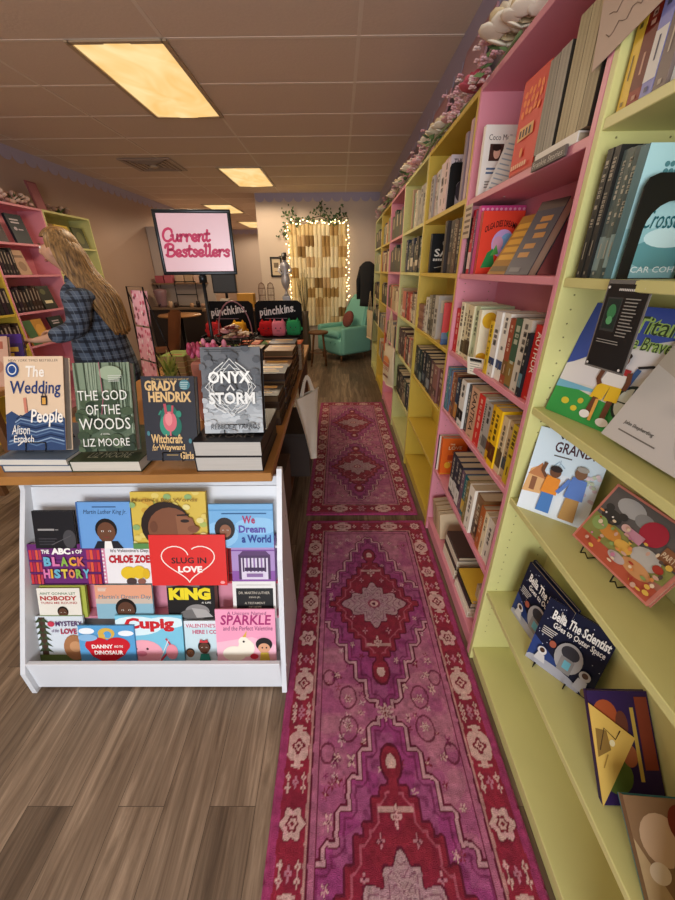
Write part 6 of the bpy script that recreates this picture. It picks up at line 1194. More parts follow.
skin_mesh('plaid_shirt', V2, [(0, 1), (1, 2), (2, 3), (3, 4), (4, 5), (4, 6), (6, 7), (7, 8), (4, 9), (9, 10), (10, 11)], [(0.19, 0.22), (0.185, 0.215), (0.152, 0.182), (0.140, 0.172), (0.150, 0.19), 0.105, 0.096, 0.066, 0.047, 0.096, 0.066, 0.047], plaid(), pt, 0, 2)
mb = MB(); mb.tube([(-0.02, 0.0, 1.37), (-0.03, 0, 1.40)], [0.085, 0.066], plaid(), 16); mb.build('collar', pt)
V3 = [(0, 0, 0.80), (0, -0.08, 0.72), (0.0, -0.1, 0.46), (0.02, -0.1, 0.10), (0, 0.08, 0.72), (0.0, 0.1, 0.46), (0.02, 0.1, 0.10)]
skin_mesh('trousers', V3, [(0, 1), (1, 2), (2, 3), (0, 4), (4, 5), (5, 6)], [(0.10, 0.12), 0.095, 0.075, 0.06, 0.095, 0.075, 0.06], mat('#232730', rough=0.9), pt, 0, 2)
for s in (-1, 1):
    mb = MB(); mb.ball((-0.06, s*0.103, 0.045), 0.05, mat('#2c2420', rough=0.6), n=12, sq=(2.2, 0.95, 0.9)); mb.build('shoe', pt)
# long hair: a cap and a fall of strands down the back, leaving the face side open
def hair():
    m, nt, b = node_mat('blond_hair'); N = nt.nodes.new; L = nt.links.new; tc = N('ShaderNodeTexCoord'); mp = N('ShaderNodeMapping'); mp.inputs['Scale'].default_value = (60, 60, 4); n = N('ShaderNodeTexNoise'); n.inputs['Scale'].default_value = 1.6; n.inputs['Detail'].default_value = 5; cr = N('ShaderNodeValToRGB'); e = cr.color_ramp.elements; e[0].position = 0.3; e[0].color = rgb('#4c351e'); e[1].position = 0.72; e[1].color = rgb('#b48a54')
    L(tc.outputs['Object'], mp.inputs[0]); L(mp.outputs[0], n.inputs['Vector']); L(n.outputs['Fac'], cr.inputs[0]); L(cr.outputs[0], b.inputs['Base Color']); b.inputs['Roughness'].default_value = 0.45; return m
hm = hair(); mb = MB(); rs = random.Random(2)
bm = bmesh.new(); bmesh.ops.create_uvsphere(bm, u_segments=24, v_segments=16, radius=1)
for v in bm.verts: v.co = Vector((-0.066+v.co.x*0.1, v.co.y*0.098, 1.557+v.co.z*0.094))
bmesh.ops.delete(bm, geom=[f for f in bm.faces if f.calc_center_median().z < 1.50 or (f.calc_center_median().x < -0.115 and f.calc_center_median().z < 1.585)], context='FACES')
mb.bm(bm, hm, None, True)
for k in range(120):
    a = rs.uniform(-1, 1); th = a*1.62                        # angle from the back of the head
    r0 = 0.114; sx_, sy_ = math.cos(th), math.sin(th)
    p0 = Vector((-0.075+0.07*sx_*rs.uniform(0.2, 1), 0.07*sy_, 1.625-0.03*rs.random())); p1 = Vector((-0.075+r0*sx_, r0*sy_, 1.53)); back = 0.5+0.5*sx_
    ex = rs.uniform(0.0, 0.02)
    p2 = Vector((-0.06+0.125*sx_+0.02, 0.125*sy_, 1.40)); p3 = Vector((0.02+0.125*max(sx_, -0.4)+ex, 0.135*sy_, 1.28)); p4 = Vector((0.07+0.10*max(sx_, -0.5)+ex, 0.12*sy_, 1.16+0.02*rs.random())); p5 = Vector((0.11+0.07*sx_+ex, 0.09*sy_, 1.02+0.06*rs.random()))
    P = [p0, p1, p2, p3] if sx_ < -0.25 else [p0, p1, p2, p3, p4, p5]
    if sx_ < -0.25: P[-1] = Vector((-0.05, 0.125*sy_, 1.24))
    Pc = [Vector(q) for q in catmull([tuple(q) for q in P], 4)]
    n_ = len(Pc); mb.tube(Pc, [0.009*(1-0.65*(i/n_)**2)+0.003 for i in range(n_)], hm, 5)
mb.build('hair', pt)
# ================================================================ left wall books and display
gL = 'books on the left wall bookcases'
def lbook(label, y, z, W, H, T, hx, art=None, ang=90, tilt=0, x=-3.09):
    return book(label, W, H, T, ((x, y, z+0.0006), R(ang), R(tilt)), hx, art, group=gL)
LZ = SY
YL = [3.638, 4.4295, 5.221]
def dk(A): A.lines(0.18, 0.66, 0.85, 0.86, 2, '#b9aeb4'); A.ell(0.3, 0.5, 0.1, 0.06, '#a89aa4'); A.rect(0.45, 0.46, 0.75, 0.5, '#a89aa4')
# facing +x: local -y -> +x needs a turn of +90
lbook('dark navy book with pale lettering facing out on the left pink second row', 3.98, LZ[5]-0.0, 0.2, 0.25, 0.025, '#1f242c', dk, 90, 10)
lbook('brownish black book facing out at the far left of the pink second row', 3.72, LZ[5], 0.16, 0.2, 0.02, '#3a2a2c', dk, 90, 10)
lbook('yellow bright book facing out in the left green bookcase', 4.62, LZ[5], 0.22, 0.22, 0.02, '#c9a83c', lambda A: (A.ell(0.3, 0.6, 0.2, 0.2, '#8a6a2c'), A.ell(0.7, 0.4, 0.2, 0.2, '#e0cc6a')), 90, 10)
lbook('golden brown book facing out beside the yellow one on the left', 4.48, LZ[5], 0.12, 0.22, 0.02, '#8a6434', None, 90, 10)
lbook('dark mossy book facing out at the right of the left green bookcase', 4.90, LZ[5], 0.2, 0.22, 0.02, '#4a4c2c', lambda A: A.ell(0.5, 0.5, 0.3, 0.3, '#6a6a3c'), 90, 10)
FAR2 = MB()
def lrow(casew, y0, y1, z, n, pal, seed):
    rs = random.Random(seed); w_ = (y1-y0)/n
    for k in range(n):
        nm, hx = rs.choice(pal); T = w_*rs.uniform(0.8, 0.95)
        if 'pink' not in casew:
            hh = rs.uniform(0.19, 0.24); FAR2.box(-3.215, -3.085, y0+w_*k, y0+w_*k+T, z+0.0006, z+hh, cov(hx)); FAR2.box(-3.085, -3.0846, y0+w_*k+T*0.3, y0+w_*k+T*0.7, z+hh*0.45, z+hh*0.9, ink('#9a8a7c')); continue
        # spine faces the room (+x): turned half round so that the local -x side looks along +x
        Mx = Matrix.Translation((-3.085, y0+w_*k+T, z+0.0006)) @ Matrix.Rotation(R(180), 4, 'Z')
        book('%s book spine, %s from left, %s' % (nm, ORD[k], casew), 0.13, rs.uniform(0.19, 0.24), T, Mx, hx, None, group=gL, spine_art=lambda A: (A.rect(0.1, 0.35, 0.55, 0.65, '#9a8a7c'), A.rect(0.8, 0.3, 0.9, 0.7, '#7a6c64')))
DL = [('black', '#241f22'), ('dark purple', '#32222c'), ('dark brown', '#3a2a24'), ('charcoal', '#2c2828')]
lrow('third row of the left pink bookcase', 3.68, 3.86, LZ[4], 5, DL, 1); lrow('fourth row of the left pink bookcase', 3.68, 4.02, LZ[3], 8, DL, 2)
lrow('fourth row of the left yellow bookcase', 3.3, 3.62, LZ[3], 7, DL, 3); lrow('fifth row of the left yellow bookcase', 3.25, 3.62, LZ[2], 8, DL, 4)
lrow('third row of the left yellow bookcase', 3.3, 3.62, LZ[4], 7, [('ochre', '#a8843c'), ('mustard', '#b8964c'), ('dark brown', '#4a3426')], 5); lrow('third row of the left green bookcase', 4.46, 4.9, LZ[4], 9, DL, 6); lrow('fourth row of the left green bookcase', 4.46, 4.9, LZ[3], 9, DL, 7)
o = FAR2.build('distant_books'); tag(o, 'rows of small dark spines in the left yellow and green bookcases', 'books', kind='stuff')
lbook('tan book facing out on the left pink third row', 3.88, LZ[4], 0.15, 0.22, 0.02, '#b08a6c', lambda A: (A.rect(0.1, 0.7, 0.9, 0.8, '#7a5a44'), A.ell(0.5, 0.35, 0.3, 0.2, '#8f6c50')), 90, 12)
lbook('dark book with cream label facing out on the left pink fourth row', 4.05, LZ[3], 0.18, 0.23, 0.02, '#2f3028', lambda A: (A.rect(0.2, 0.25, 0.8, 0.38, '#d9cca4'), A.ell(0.4, 0.75, 0.2, 0.12, '#5a5c3c')), 90, 12)
lbook('amber and green book facing out on the left pink fifth row', 3.72, LZ[2], 0.26, 0.24, 0.02, '#c08a3c', lambda A: (A.rect(0, 0, 0.45, 1, '#4a6a44'), A.ell(0.72, 0.5, 0.22, 0.3, '#d8a04c'), A.ell(0.8, 0.3, 0.12, 0.12, '#a8683c')), 90, 12)
lbook('dark teal book facing out on the left pink fifth row near the person', 4.08, LZ[2], 0.2, 0.24, 0.02, '#26302e', dk, 90, 12)
# things on top of the left bookcases
rs = random.Random(41)
t = thing('framed_print', 'rose coloured framed print leaning on top of the left pink bookcase', 'picture', (-3.17, 4.52, 1.9905), R(90)); t.rotation_euler = (R(-10), 0, R(90))
mb = MB(); mb.cbox(0, 0.15, 0, 0.016, 0, 0.27, mat('#8a4c50', rough=0.5), 0.003); mb.build('frame', t); mb = MB(); mb.box(0.015, 0.135, -0.001, 0.0, 0.015, 0.255, mat('#a8686c')); mb.build('print', t)
def bouquet(name, label, cat, loc, spread, h, cols, n, seed, leaf='#55683c'):
    rs = random.Random(seed); t = thing(name, label, cat, loc); mb = MB()
    for _ in range(n): c = (rs.uniform(-spread[0], spread[0]), rs.uniform(-spread[1], spread[1]), rs.uniform(0.03, h)); mb.ball(c, rs.uniform(0.02, 0.035), mat(rs.choice(cols), rough=0.8, bump=0.6, scale=90), n=8, sq=(1, 1, 0.8))
    mb.build('blossoms', t); mb = MB(); blades(mb, n, (0, 0, 0.0), h*1.2, max(spread), mat(leaf, rough=0.6), rs, 0.012); mb.build('leaves', t); return t
bouquet('flower_arrangement', 'pale pink dried flowers on top of the left pink bookcase', 'flowers', (-3.18, 4.22, 1.991), (0.05, 0.19), 0.1, ('#c9a494', '#b88a80', '#d8bcae'), 34, 2)
bouquet('flower_arrangement', 'small dried flowers on top of the left green bookcase', 'flowers', (-3.18, 4.86, 1.991), (0.05, 0.14), 0.07, ('#a88470', '#b89a84', '#8a6a58'), 20, 3)
bouquet('flower_arrangement', 'grey green dried flowers on top of the left yellow bookcase', 'flowers', (-3.18, 3.4, 1.991), (0.05, 0.15), 0.12, ('#8f917c', '#a8a08c'), 20, 4)
# low display table between the person and the left bookcases
t = thing('side_table', 'small side table with two leaning books by the person', 'table', (-2.1, 1.95, 0)); mb = MB(); mb.cbox(-0.3, 0.3, -0.2, 0.2, 0.81, 0.84, wood, 0.003); mb.build('tabletop', t)
for sx_ in (-1, 1):
    for sy_ in (-1, 1): mb = MB(); mb.cbox(sx_*0.27-0.02, sx_*0.27+0.02, sy_*0.17-0.02, sy_*0.17+0.02, 0, 0.81, dwood, 0.002); mb.build('leg', t)
book('pale pink cookbook leaning on the small side table at the left edge', 0.22, 0.28, 0.02, ((-2.03, 1.88, 0.8405), R(12), R(28)), '#c9a08a', lambda A: (A.rect(0.1, 0.75, 0.9, 0.9, '#a8604c'), A.rect(0.2, 0.3, 0.5, 0.6, '#8a3a30'), A.ell(0.7, 0.4, 0.18, 0.14, '#b8846c')))
book('purple and yellow book leaning on the small side table near the hand', 0.17, 0.26, 0.02, ((-1.99, 2.03, 0.8405), R(14), R(20)), '#3c2a5c', lambda A: (A.rect(0.0, 0.8, 1, 1, '#4a2c7c'), [A.rect(0.15, 0.1+0.13*k, 0.85-0.15*(k % 2), 0.2+0.13*k, '#d8b44c') for k in range(5)]))
# ================================================================ back of the shop
# hanging wall of old book pages
t = thing('paper_curtain', 'wall hanging of folded old book pages framed by string lights', 'wall hanging', (-0.86, YB-0.012, 0.0)); rs = random.Random(15)
mb = MB(); mb.cbox(0, 1.0, 0.002, 0.010, 0.46, 2.10, mat('#a8895c', rough=0.9), 0.002); mb.build('backing', t)
nc, nr = 7, 10
for r in range(nr):
    for c in range(nc):
        w_, h_ = 1.0/nc, 1.64/nr; x0 = c*w_+rs.uniform(-0.008, 0.008); z0 = 0.46+r*h_+rs.uniform(-0.01, 0.008); hx = rs.choice(('#ecdcb4', '#e6d2a4', '#f0e2bc', '#d8bc88', '#a8844c', '#ecdab0', '#eeddb6', '#e2cc98', '#b8945c', '#8a6a3c', '#c9a878'))
        mb = MB(); n = 8; vs = []; fs = []
        for i in range(n+1):
            u = i/n; y = -0.008-0.026*abs(math.sin(2*math.pi*u))**0.7-0.004*math.sin(7*u+r+c); vs += [(x0+u*w_*1.03, y, z0), (x0+u*w_*1.03, y, z0+h_*1.04), (x0+u*w_*1.03, 0.0, z0), (x0+u*w_*1.03, 0.0, z0+h_*1.04)]
        for i in range(n): a = 4*i; fs += [(a, a+4, a+5, a+1), (a+2, a+3, a+7, a+6), (a, a+2, a+6, a+4), (a+1, a+5, a+7, a+3)]
        fs += [(0, 1, 3, 2), (4*n, 4*n+2, 4*n+3, 4*n+1)]; mb.add(vs, fs, mat(hx, rough=0.85, vary=0.12, scale=30)); mb.build('page_fold', t)
t = thing('string_lights', 'warm fairy lights draped round the paper wall hanging', 'string lights', (-0.86, YB-0.07, 0)); path = []
for k in range(40): path.append((-0.02+0.012*math.sin(k*1.7), -0.005*math.cos(k), 0.5+1.62*k/39))
for k in range(1, 30): path.append((1.0*k/29, -0.005, 2.13+0.02*math.sin(k*0.9)))
for k in range(1, 40): path.append((1.02+0.014*math.sin(k*1.9), -0.005, 2.12-1.62*k/39))
mb = MB(); mb.tube(path, 0.0022, mat('#c9b48c', rough=0.5), 4); mb.build('wire', t)
bulb_m = mat('#ffe0a0', emit=7.0, vary=0); pick = list(range(0, len(path), 1)); rs = random.Random(3); b0 = None
for i in pick[:98]:
    p = path[i]
    if b0 is None: mb = MB(); mb.ball((0, 0, 0), 0.009, bulb_m, n=8); b0 = mb.build('bulb', t); o = b0
    else: o = b0.copy(); COL.objects.link(o); o.parent = t
    o.location = (p[0]+rs.uniform(-0.025, 0.03), p[1]-0.02, p[2]+rs.uniform(-0.02, 0.02))
t = thing('ivy_garland', 'dark green ivy sprays along the top of the paper wall hanging', 'plant', (-0.9, YB-0.06, 2.1)); rs = random.Random(8)
mb = MB(); lm = mat('#3c5230', rough=0.5); lm2 = mat('#566c3c', rough=0.5)
cl = [(0.05, 0.12, 0.1), (0.2, 0.06, 0.06), (0.42, 0.08, 0.08), (0.62, 0.2, 0.1), (0.72, 0.1, 0.1), (0.95, 0.12, 0.1), (0.0, -0.12, 0.09), (0.85, 0.06, 0.08)]
for cx, cz, sp in cl:
    for _ in range(24):
        c = Vector((cx+rs.gauss(0, sp*0.7), rs.uniform(-0.05, 0.03), cz+rs.gauss(0, sp*0.6))); a = rs.uniform(0, 6.28); r_ = rs.uniform(0.018, 0.032); u = Vector((math.cos(a), rs.uniform(-0.4, 0.4), math.sin(a))); v = Vector((-math.sin(a), rs.uniform(-0.4, 0.4), math.cos(a)))
        mb.add([c-u*r_, c+v*r_*0.6, c+u*r_, c-v*r_*0.6], [(0, 1, 2, 3)], rs.choice((lm, lm2)))
mb.build('leaves', t); mb = MB(); mb.tube([(-0.05, 0, -0.2), (0.0, 0, 0.03), (0.3, 0, 0.05), (0.6, 0, 0.12), (0.8, 0, 0.04), (1.05, 0, 0.12)], 0.006, mat('#4a3c28'), 6); mb.tube([(0.6, 0, 0.1), (0.62, 0, 0.3)], 0.005, mat('#4a3c28'), 6); mb.build('stem', t)
t = thing('wall_picture', 'black framed picture on the pale back wall', 'picture', (-1.215, YB-0.002, 1.30)); mb = MB(); bkm = mat('#1f1a18', rough=0.4)
for q in ((0, 0.205, 0, 0.03), (0, 0.205, 0.292, 0.322), (0, 0.03, 0, 0.322), (0.175, 0.205, 0, 0.322)): mb.cbox(q[0], q[1], -0.02, 0, q[2], q[3], bkm, 0.002)
mb.build('frame', t); mb = MB(); mb.box(0.028, 0.177, -0.008, -0.004, 0.028, 0.294, mat('#d8c4a4')); mb.box(0.06, 0.145, -0.009, -0.008, 0.15, 0.23, mat('#7a6a54')); mb.box(0.07, 0.135, -0.009, -0.008, 0.08, 0.1, mat('#a8947c')); mb.build('print', t)
# teal armchair
t = thing('armchair', 'teal upholstered high backed armchair at the far end of the aisle', 'armchair', (0.10, 6.56, 0), R(-52)); tl = mat('#7cbcaa', rough=0.6, bump=0.15, scale=120, vary=0.05); tl2 = mat('#68a896', rough=0.6, bump=0.15, scale=120)
mb = MB(); mb.cbox(-0.34, 0.34, -0.35, 0.32, 0.10, 0.40, tl, 0.07, seg=4); mb.build('base', t)
mb = MB(); mb.cbox(-0.27, 0.27, -0.37, 0.2, 0.38, 0.50, tl, 0.055, seg=4); [mb.ball((x, -0.368, 0.30), 0.012, tl2, n=8) for x in (-0.2, -0.07, 0.07, 0.2)]; mb.build('seat_cushion', t)
mb = MB(); bm = bmesh.new(); bmesh.ops.create_cube(bm, size=1); bmesh.ops.subdivide_edges(bm, edges=list(bm.edges), cuts=6, use_grid_fill=True)
for v in bm.verts:
    q = v.co.copy(); k = q.z+0.5; w_ = 0.62*(1-0.28*k**2); v.co = Vector((q.x*w_, q.y*0.16+0.24+0.16*k-0.06*abs(q.x*2)**2*(1-k), 0.36+0.68*k-0.06*(abs(q.x)*2)**2.5*k**3))
bmesh.ops.bevel(bm, geom=[e for e in bm.edges if len(e.link_faces) == 2 and e.calc_face_angle(0) > 0.9], offset=0.035, segments=3, affect='EDGES'); mb.bm(bm, tl, None, True); mb.build('backrest', t)
for s in (-1, 1):
    mb = MB(); mb.cbox(s*0.33-0.05, s*0.33+0.05, -0.33, 0.3, 0.12, 0.56, tl, 0.045, seg=4); mb.build('armrest', t)
    for y in (-0.28, 0.26): mb = MB(); mb.lathe([(0.015, 0), (0.022, 0.11)], dwood, 8, (s*0.26, y, 0)); mb.build('leg', t)
t = thing('throw_pillow', 'dark red patterned pillow on the right side of the teal armchair', 'pillow', (0.16, 6.57, 0.645), R(20)); t.rotation_euler = (R(-20), 0, R(-60)); mb = MB(); mb.ball((0, 0, 0), 0.14, mat('#7a4038', rough=0.9, vary=0.5, scale=60), n=16, sq=(1, 0.45, 1)); mb.build('cover', t)
# wooden stool by the page wall
t = thing('wooden_stool', 'brown wooden stool in front of the paper wall hanging', 'stool', (-0.33, 5.95, 0)); mb = MB(); mb.lathe([(0.15, 0), (0.16, 0.01), (0.16, 0.03), (0.15, 0.035), (0, 0.035)], dwood, 20, (0, 0, 0.50)); mb.build('seat', t)
for a in range(45, 405, 90): mb = MB(); mb.tube([(0.1*math.cos(R(a)), 0.1*math.sin(R(a)), 0.50), (0.17*math.cos(R(a)), 0.17*math.sin(R(a)), 0.004)], 0.013, dwood, 8); mb.build('leg', t)
mb = MB(); mb.tube([(0.14*math.cos(R(a)), 0.14*math.sin(R(a)), 0.22) for a in range(45, 406, 30)], 0.008, dwood, 6); mb.build('footring', t)
# dark cabinet with a small statue and two wire cages
t = thing('sideboard', 'dark wooden sideboard against the pale wall behind the display boxes', 'cabinet', (-1.05, 6.3, 0)); mb = MB(); mb.cbox(-0.32, 0.32, -0.2, 0.2, 0.06, 0.93, mat('#4a3426', rough=0.5), 0.004); mb.build('body', t)
mb = MB(); mb.cbox(-0.34, 0.34, -0.22, 0.22, 0.9305, 0.955, dwood, 0.004); mb.build('top', t)
for s in (-1, 1):
    mb = MB(); mb.cbox(s*0.155-0.145, s*0.155+0.145, -0.214, -0.2005, 0.1, 0.89, mat('#553c2c', rough=0.5), 0.003); d = mb.build('door', t); mb = MB(); mb.ball((s*0.03, -0.225, 0.55), 0.012, mat('#b08a4c', rough=0.3, metal=0.8), n=8); mb.build('knob', d)
    for y in (-0.17, 0.17): mb = MB(); mb.cbox(s*0.28-0.02, s*0.28+0.02, y-0.02, y+0.02, 0, 0.06, dwood, 0.002); mb.build('leg', t)
for s, lb in ((-1, 'left small arched wire cage on the sideboard'), (1, 'right small arched wire cage on the sideboard')):
    t = thing('wire_cage', lb, 'cage', (-1.17+0.07*s+0.02, 6.22, 0.9555), 0, 'arched wire cages'); m = mat('#6a4c3c', rough=0.5, metal=0.4)
    mb = MB()
    for k in range(8):
        a = R(45*k); mb.tube([(0.055*math.cos(a), 0.055*math.sin(a), 0.01), (0.055*math.cos(a), 0.055*math.sin(a), 0.2), (0.038*math.cos(a), 0.038*math.sin(a), 0.26), (0, 0, 0.285)], 0.003, m, 5)
    for z in (0.01, 0.1, 0.2): mb.tube([(0.055*math.cos(R(a)), 0.055*math.sin(R(a)), z) for a in range(0, 361, 30)], 0.003, m, 5)
    mb.build('bars', t); mb = MB(); mb.lathe([(0.06, 0), (0.06, 0.008), (0, 0.008)], m, 16); mb.build('base', t)
t = thing('figurine', 'silver figurine with a wide dark hat on the sideboard', 'figurine', (-0.83, 6.2, 0.9555)); sv = mat('#b9b9c2', rough=0.3, metal=0.3)
mb = MB(); mb.cbox(-0.06, 0.06, -0.05, 0.05, 0, 0.09, mat('#c9cdd4', rough=0.2, metal=0.5), 0.006); mb.build('plinth', t)
mb = MB(); mb.lathe([(0.05, 0.09), (0.02, 0.13), (0.018, 0.17), (0.05, 0.22), (0.075, 0.30), (0.06, 0.36), (0.045, 0.42), (0.075, 0.50), (0.07, 0.54), (0.025, 0.57), (0.025, 0.59)], sv, 16); mb.ball((0, 0, 0.615), 0.034, mat('#3c342f'), n=12); [mb.tube([(s*0.07, 0, 0.52), (s*0.1, -0.02, 0.44), (s*0.03, -0.07, 0.40)], 0.014, sv, 8) for s in (-1, 1)]; mb.build('figure', t)
mb = MB(); mb.lathe([(0.085, 0.0), (0.08, 0.006), (0.04, 0.012), (0.036, 0.05), (0, 0.055)], mat('#1f1c1c', rough=0.4), 18, (0, 0, 0.64)); mb.build('hat', t)
t = thing('tall_vase', 'glass vase of thin twigs between the figurine and the page wall', 'vase', (-0.56, 6.35, 0)); mb = MB(); mb.lathe([(0.07, 0.0), (0.08, 0.3), (0.05, 0.72), (0.06, 0.8)], mat('#5c5040', rough=0.3), 14); mb.build('vessel', t); rs = random.Random(9); mb = MB()
for _ in range(14): a = rs.uniform(0, 6.28); mb.tube([(0, 0, 0.7), (0.06*math.cos(a), 0.06*math.sin(a), 1.0), (rs.uniform(0.06, 0.13)*math.cos(a), 0.1*math.sin(a), rs.uniform(1.15, 1.45))], 0.004, mat('#6a6440'), 5)
mb.build('twigs', t)
# cafe corner
t = thing('counter', 'dark counter along the left wall at the back of the shop', 'counter', (-2.8, 6.9, 0)); mb = MB(); mb.cbox(-0.5, 0.5, -0.25, 0.25, 0.05, 0.81, mat('#2c211c', rough=0.5), 0.004); mb.build('body', t); mb = MB(); mb.cbox(-0.52, 0.52, -0.28, 0.27, 0.8105, 0.84, mat('#7a6450', rough=0.35), 0.004); mb.build('worktop', t)
t = thing('wire_rack', 'black wire tray rack standing on the dark counter', 'rack', (-2.67, 6.85, 0.8405)); mb = MB()
for x in (-0.18, 0.18): mb.tube([(x, 0, 0), (x, 0, 0.41)], 0.008, bl, 6)
for z in (0.2, 0.405): mb.tube([(-0.18, 0, z), (0.18, 0, z)], 0.008, bl, 6)
mb.tube([(-0.18, 0.12, 0.008), (-0.18, 0, 0.008), (0.18, 0, 0.008), (0.18, 0.12, 0.008)], 0.006, bl, 6); mb.build('frame', t)
t = thing('coffee_urn', 'mauve coffee urn at the left end of the dark counter', 'urn', (-3.12, 6.82, 0.8405)); mb = MB(); mb.lathe([(0.07, 0), (0.075, 0.05), (0.1, 0.2), (0.11, 0.26), (0.1, 0.28), (0.02, 0.3), (0.0, 0.3)], mat('#8a6a70', rough=0.3), 18); mb.build('body', t); mb = MB(); mb.tube([(0, -0.08, 0.05), (0, -0.12, 0.04), (0, -0.12, 0.02)], 0.01, bl, 8); mb.build('spout', t)
rs = random.Random(17)
for i, (x, hx, h, lb) in enumerate(((-2.93, '#d8b494', 0.1, 'cream'), (-2.84, '#3c2c28', 0.08, 'dark'), (-2.56, '#c9a07c', 0.07, 'tan'), (-2.45, '#2c2424', 0.1, 'black'), (-2.37, '#b08a74', 0.06, 'brown'))):
    mb = MB(); mb.lathe([(0.03, 0), (0.036, h*0.7), (0.03, h), (0.026, h), (0.026, 0.01), (0, 0.01)], mat(hx, rough=0.3), 14); o = mb.build('cup'); o.location = (x, 6.72, 0.8405); tag(o, '%s cup standing on the dark counter' % lb, 'cup', 'cups on the dark counter')
t = thing('wall_shelf', 'short wall shelf above the dark counter with pink packages', 'shelf', (-3.0, 7.1, 1.22)); mb = MB(); mb.cbox(-0.32, 0.62, -0.1, 0.12, -0.02, 0, mat('#8a6a50'), 0.003); mb.build('board', t); mb = MB(); [mb.tube([(x, 0.1, -0.02), (x, 0.1, -0.24), (x, -0.06, -0.02)], 0.007, bl, 6) for x in (-0.26, 0.56)]; mb.build('bracket', t)
for i, (x, hx, lb) in enumerate(((-3.18, '#a8505a', 'dark pink'), (-3.02, '#b8606a', 'rose'), (-2.82, '#c9a88c', 'beige'), (-2.66, '#b89a7c', 'tan'), (-2.5, '#d0ac98', 'pale peach'))):
    mb = MB(); mb.cbox(-0.07, 0.07, -0.06, 0.06, 0, 0.12+0.02*(i % 2), mat(hx, rough=0.7), 0.006); o = mb.build('package'); o.location = (x, 7.08, 1.2205); tag(o, '%s package on the wall shelf above the counter' % lb, 'package', 'packages on the wall shelf')
mb = MB(); mb.cbox(-3.33, -2.3, 7.24, 7.32, 0, 2.1, cool_m, 0.003); o = mb.build('wall_partition'); o['kind'] = 'structure'; o['label'] = 'low partition wall behind the dark counter'
t = thing('cafe_table', 'small round cafe table with a tan top left of the sign pole', 'table', (-2.4, 5.75, 0)); mb = MB(); mb.lathe([(0.30, 0), (0.31, 0.012), (0.30, 0.025), (0, 0.025)], mat('#b07c4c', rough=0.35), 26, (0, 0, 0.80)); mb.build('tabletop', t); mb = MB(); mb.lathe([(0.2, 0), (0.2, 0.015), (0.03, 0.03), (0.03, 0.80)], bl, 16); mb.build('pedestal', t)
t = thing('cafe_chair', 'brown moulded chair with thin legs left of the sign pole', 'chair', (-2.3, 4.75, 0), R(-70)); bm_ = mat('#7a4a30', rough=0.45)
mb = MB(); n = 9; vs = []; fs = []
for side in (0, 1):
    for j in range(9):
        for i in range(n):
            u = i/(n-1)-0.5; v = j/8
            y, z = (-0.2+0.4*(v/0.45), 0.46) if v < 0.45 else (0.2+0.1*(v-0.45)/0.55, 0.46+0.5*((v-0.45)/0.55)); z += 0.35*u*u*(1 if v < 0.45 else 0)*0.4; y -= 0.5*u*u*(0 if v < 0.45 else 1); ww = 0.46*(1-0.15*(v > 0.8)*(v-0.8)/0.2)
            vs.append((u*ww, y+0.012*side, z-0.012*side))
for s_ in (0, 1):
    for j in range(8):
        for i in range(n-1): a = s_*81+j*n+i; q = (a, a+1, a+n+1, a+n); fs.append(q if s_ == 0 else q[::-1])
mb.add(vs, fs, bm_, True); mb.build('shell', t)
for sx_ in (-1, 1):
    for sy_ in (-1, 1): mb = MB(); mb.tube([(sx_*0.15, sy_*0.14, 0.45), (sx_*0.2, sy_*0.2, 0.003)], 0.011, bl, 8); mb.build('leg', t)
t = thing('monitor_stand', 'dark display screen on a post behind the sign', 'monitor', (-1.62, 5.6, 0)); mb = MB(); mb.cbox(-0.17, 0.17, -0.02, 0.02, 1.12, 1.42, mat('#2a2c30', rough=0.3), 0.006); mb.box(-0.15, 0.15, -0.022, -0.0201, 1.14, 1.40, mat('#4a5058', rough=0.15)); mb.build('screen', t); mb = MB(); mb.tube([(0, 0.03, 0.92), (0, 0.03, 1.3)], 0.02, bl, 8); mb.build('post', t); t.location = (-1.62, 5.6, 0.0)
t = thing('service_desk', 'brown service desk carrying the dark screen behind the sign', 'desk', (-1.58, 5.72, 0)); mb = MB(); mb.cbox(-0.36, 0.36, -0.22, 0.22, 0, 0.885, mat('#4c382c', rough=0.5), 0.004); mb.build('body', t); mb = MB(); mb.cbox(-0.38, 0.38, -0.24, 0.24, 0.8855, 0.9195, mat('#8a6848', rough=0.4), 0.004); mb.build('worktop', t)
mb = MB(); mb.cbox(-0.12, 0.12, -0.08, 0.08, 0, 0.19, mat('#c9943c', rough=0.7), 0.005); o = mb.build('carton'); o.location = (-1.36, 5.72, 0.92); tag(o, 'yellow carton on the service desk right of the screen', 'box')
mb = MB(); mb.cbox(-0.06, 0.06, -0.05, 0.05, 0, 0.13, mat('#d0c4b4', rough=0.5), 0.006); o = mb.build('tissue_box'); o.location = (-1.63, 5.56, 0.92); tag(o, 'white small box on the service desk under the screen', 'box')
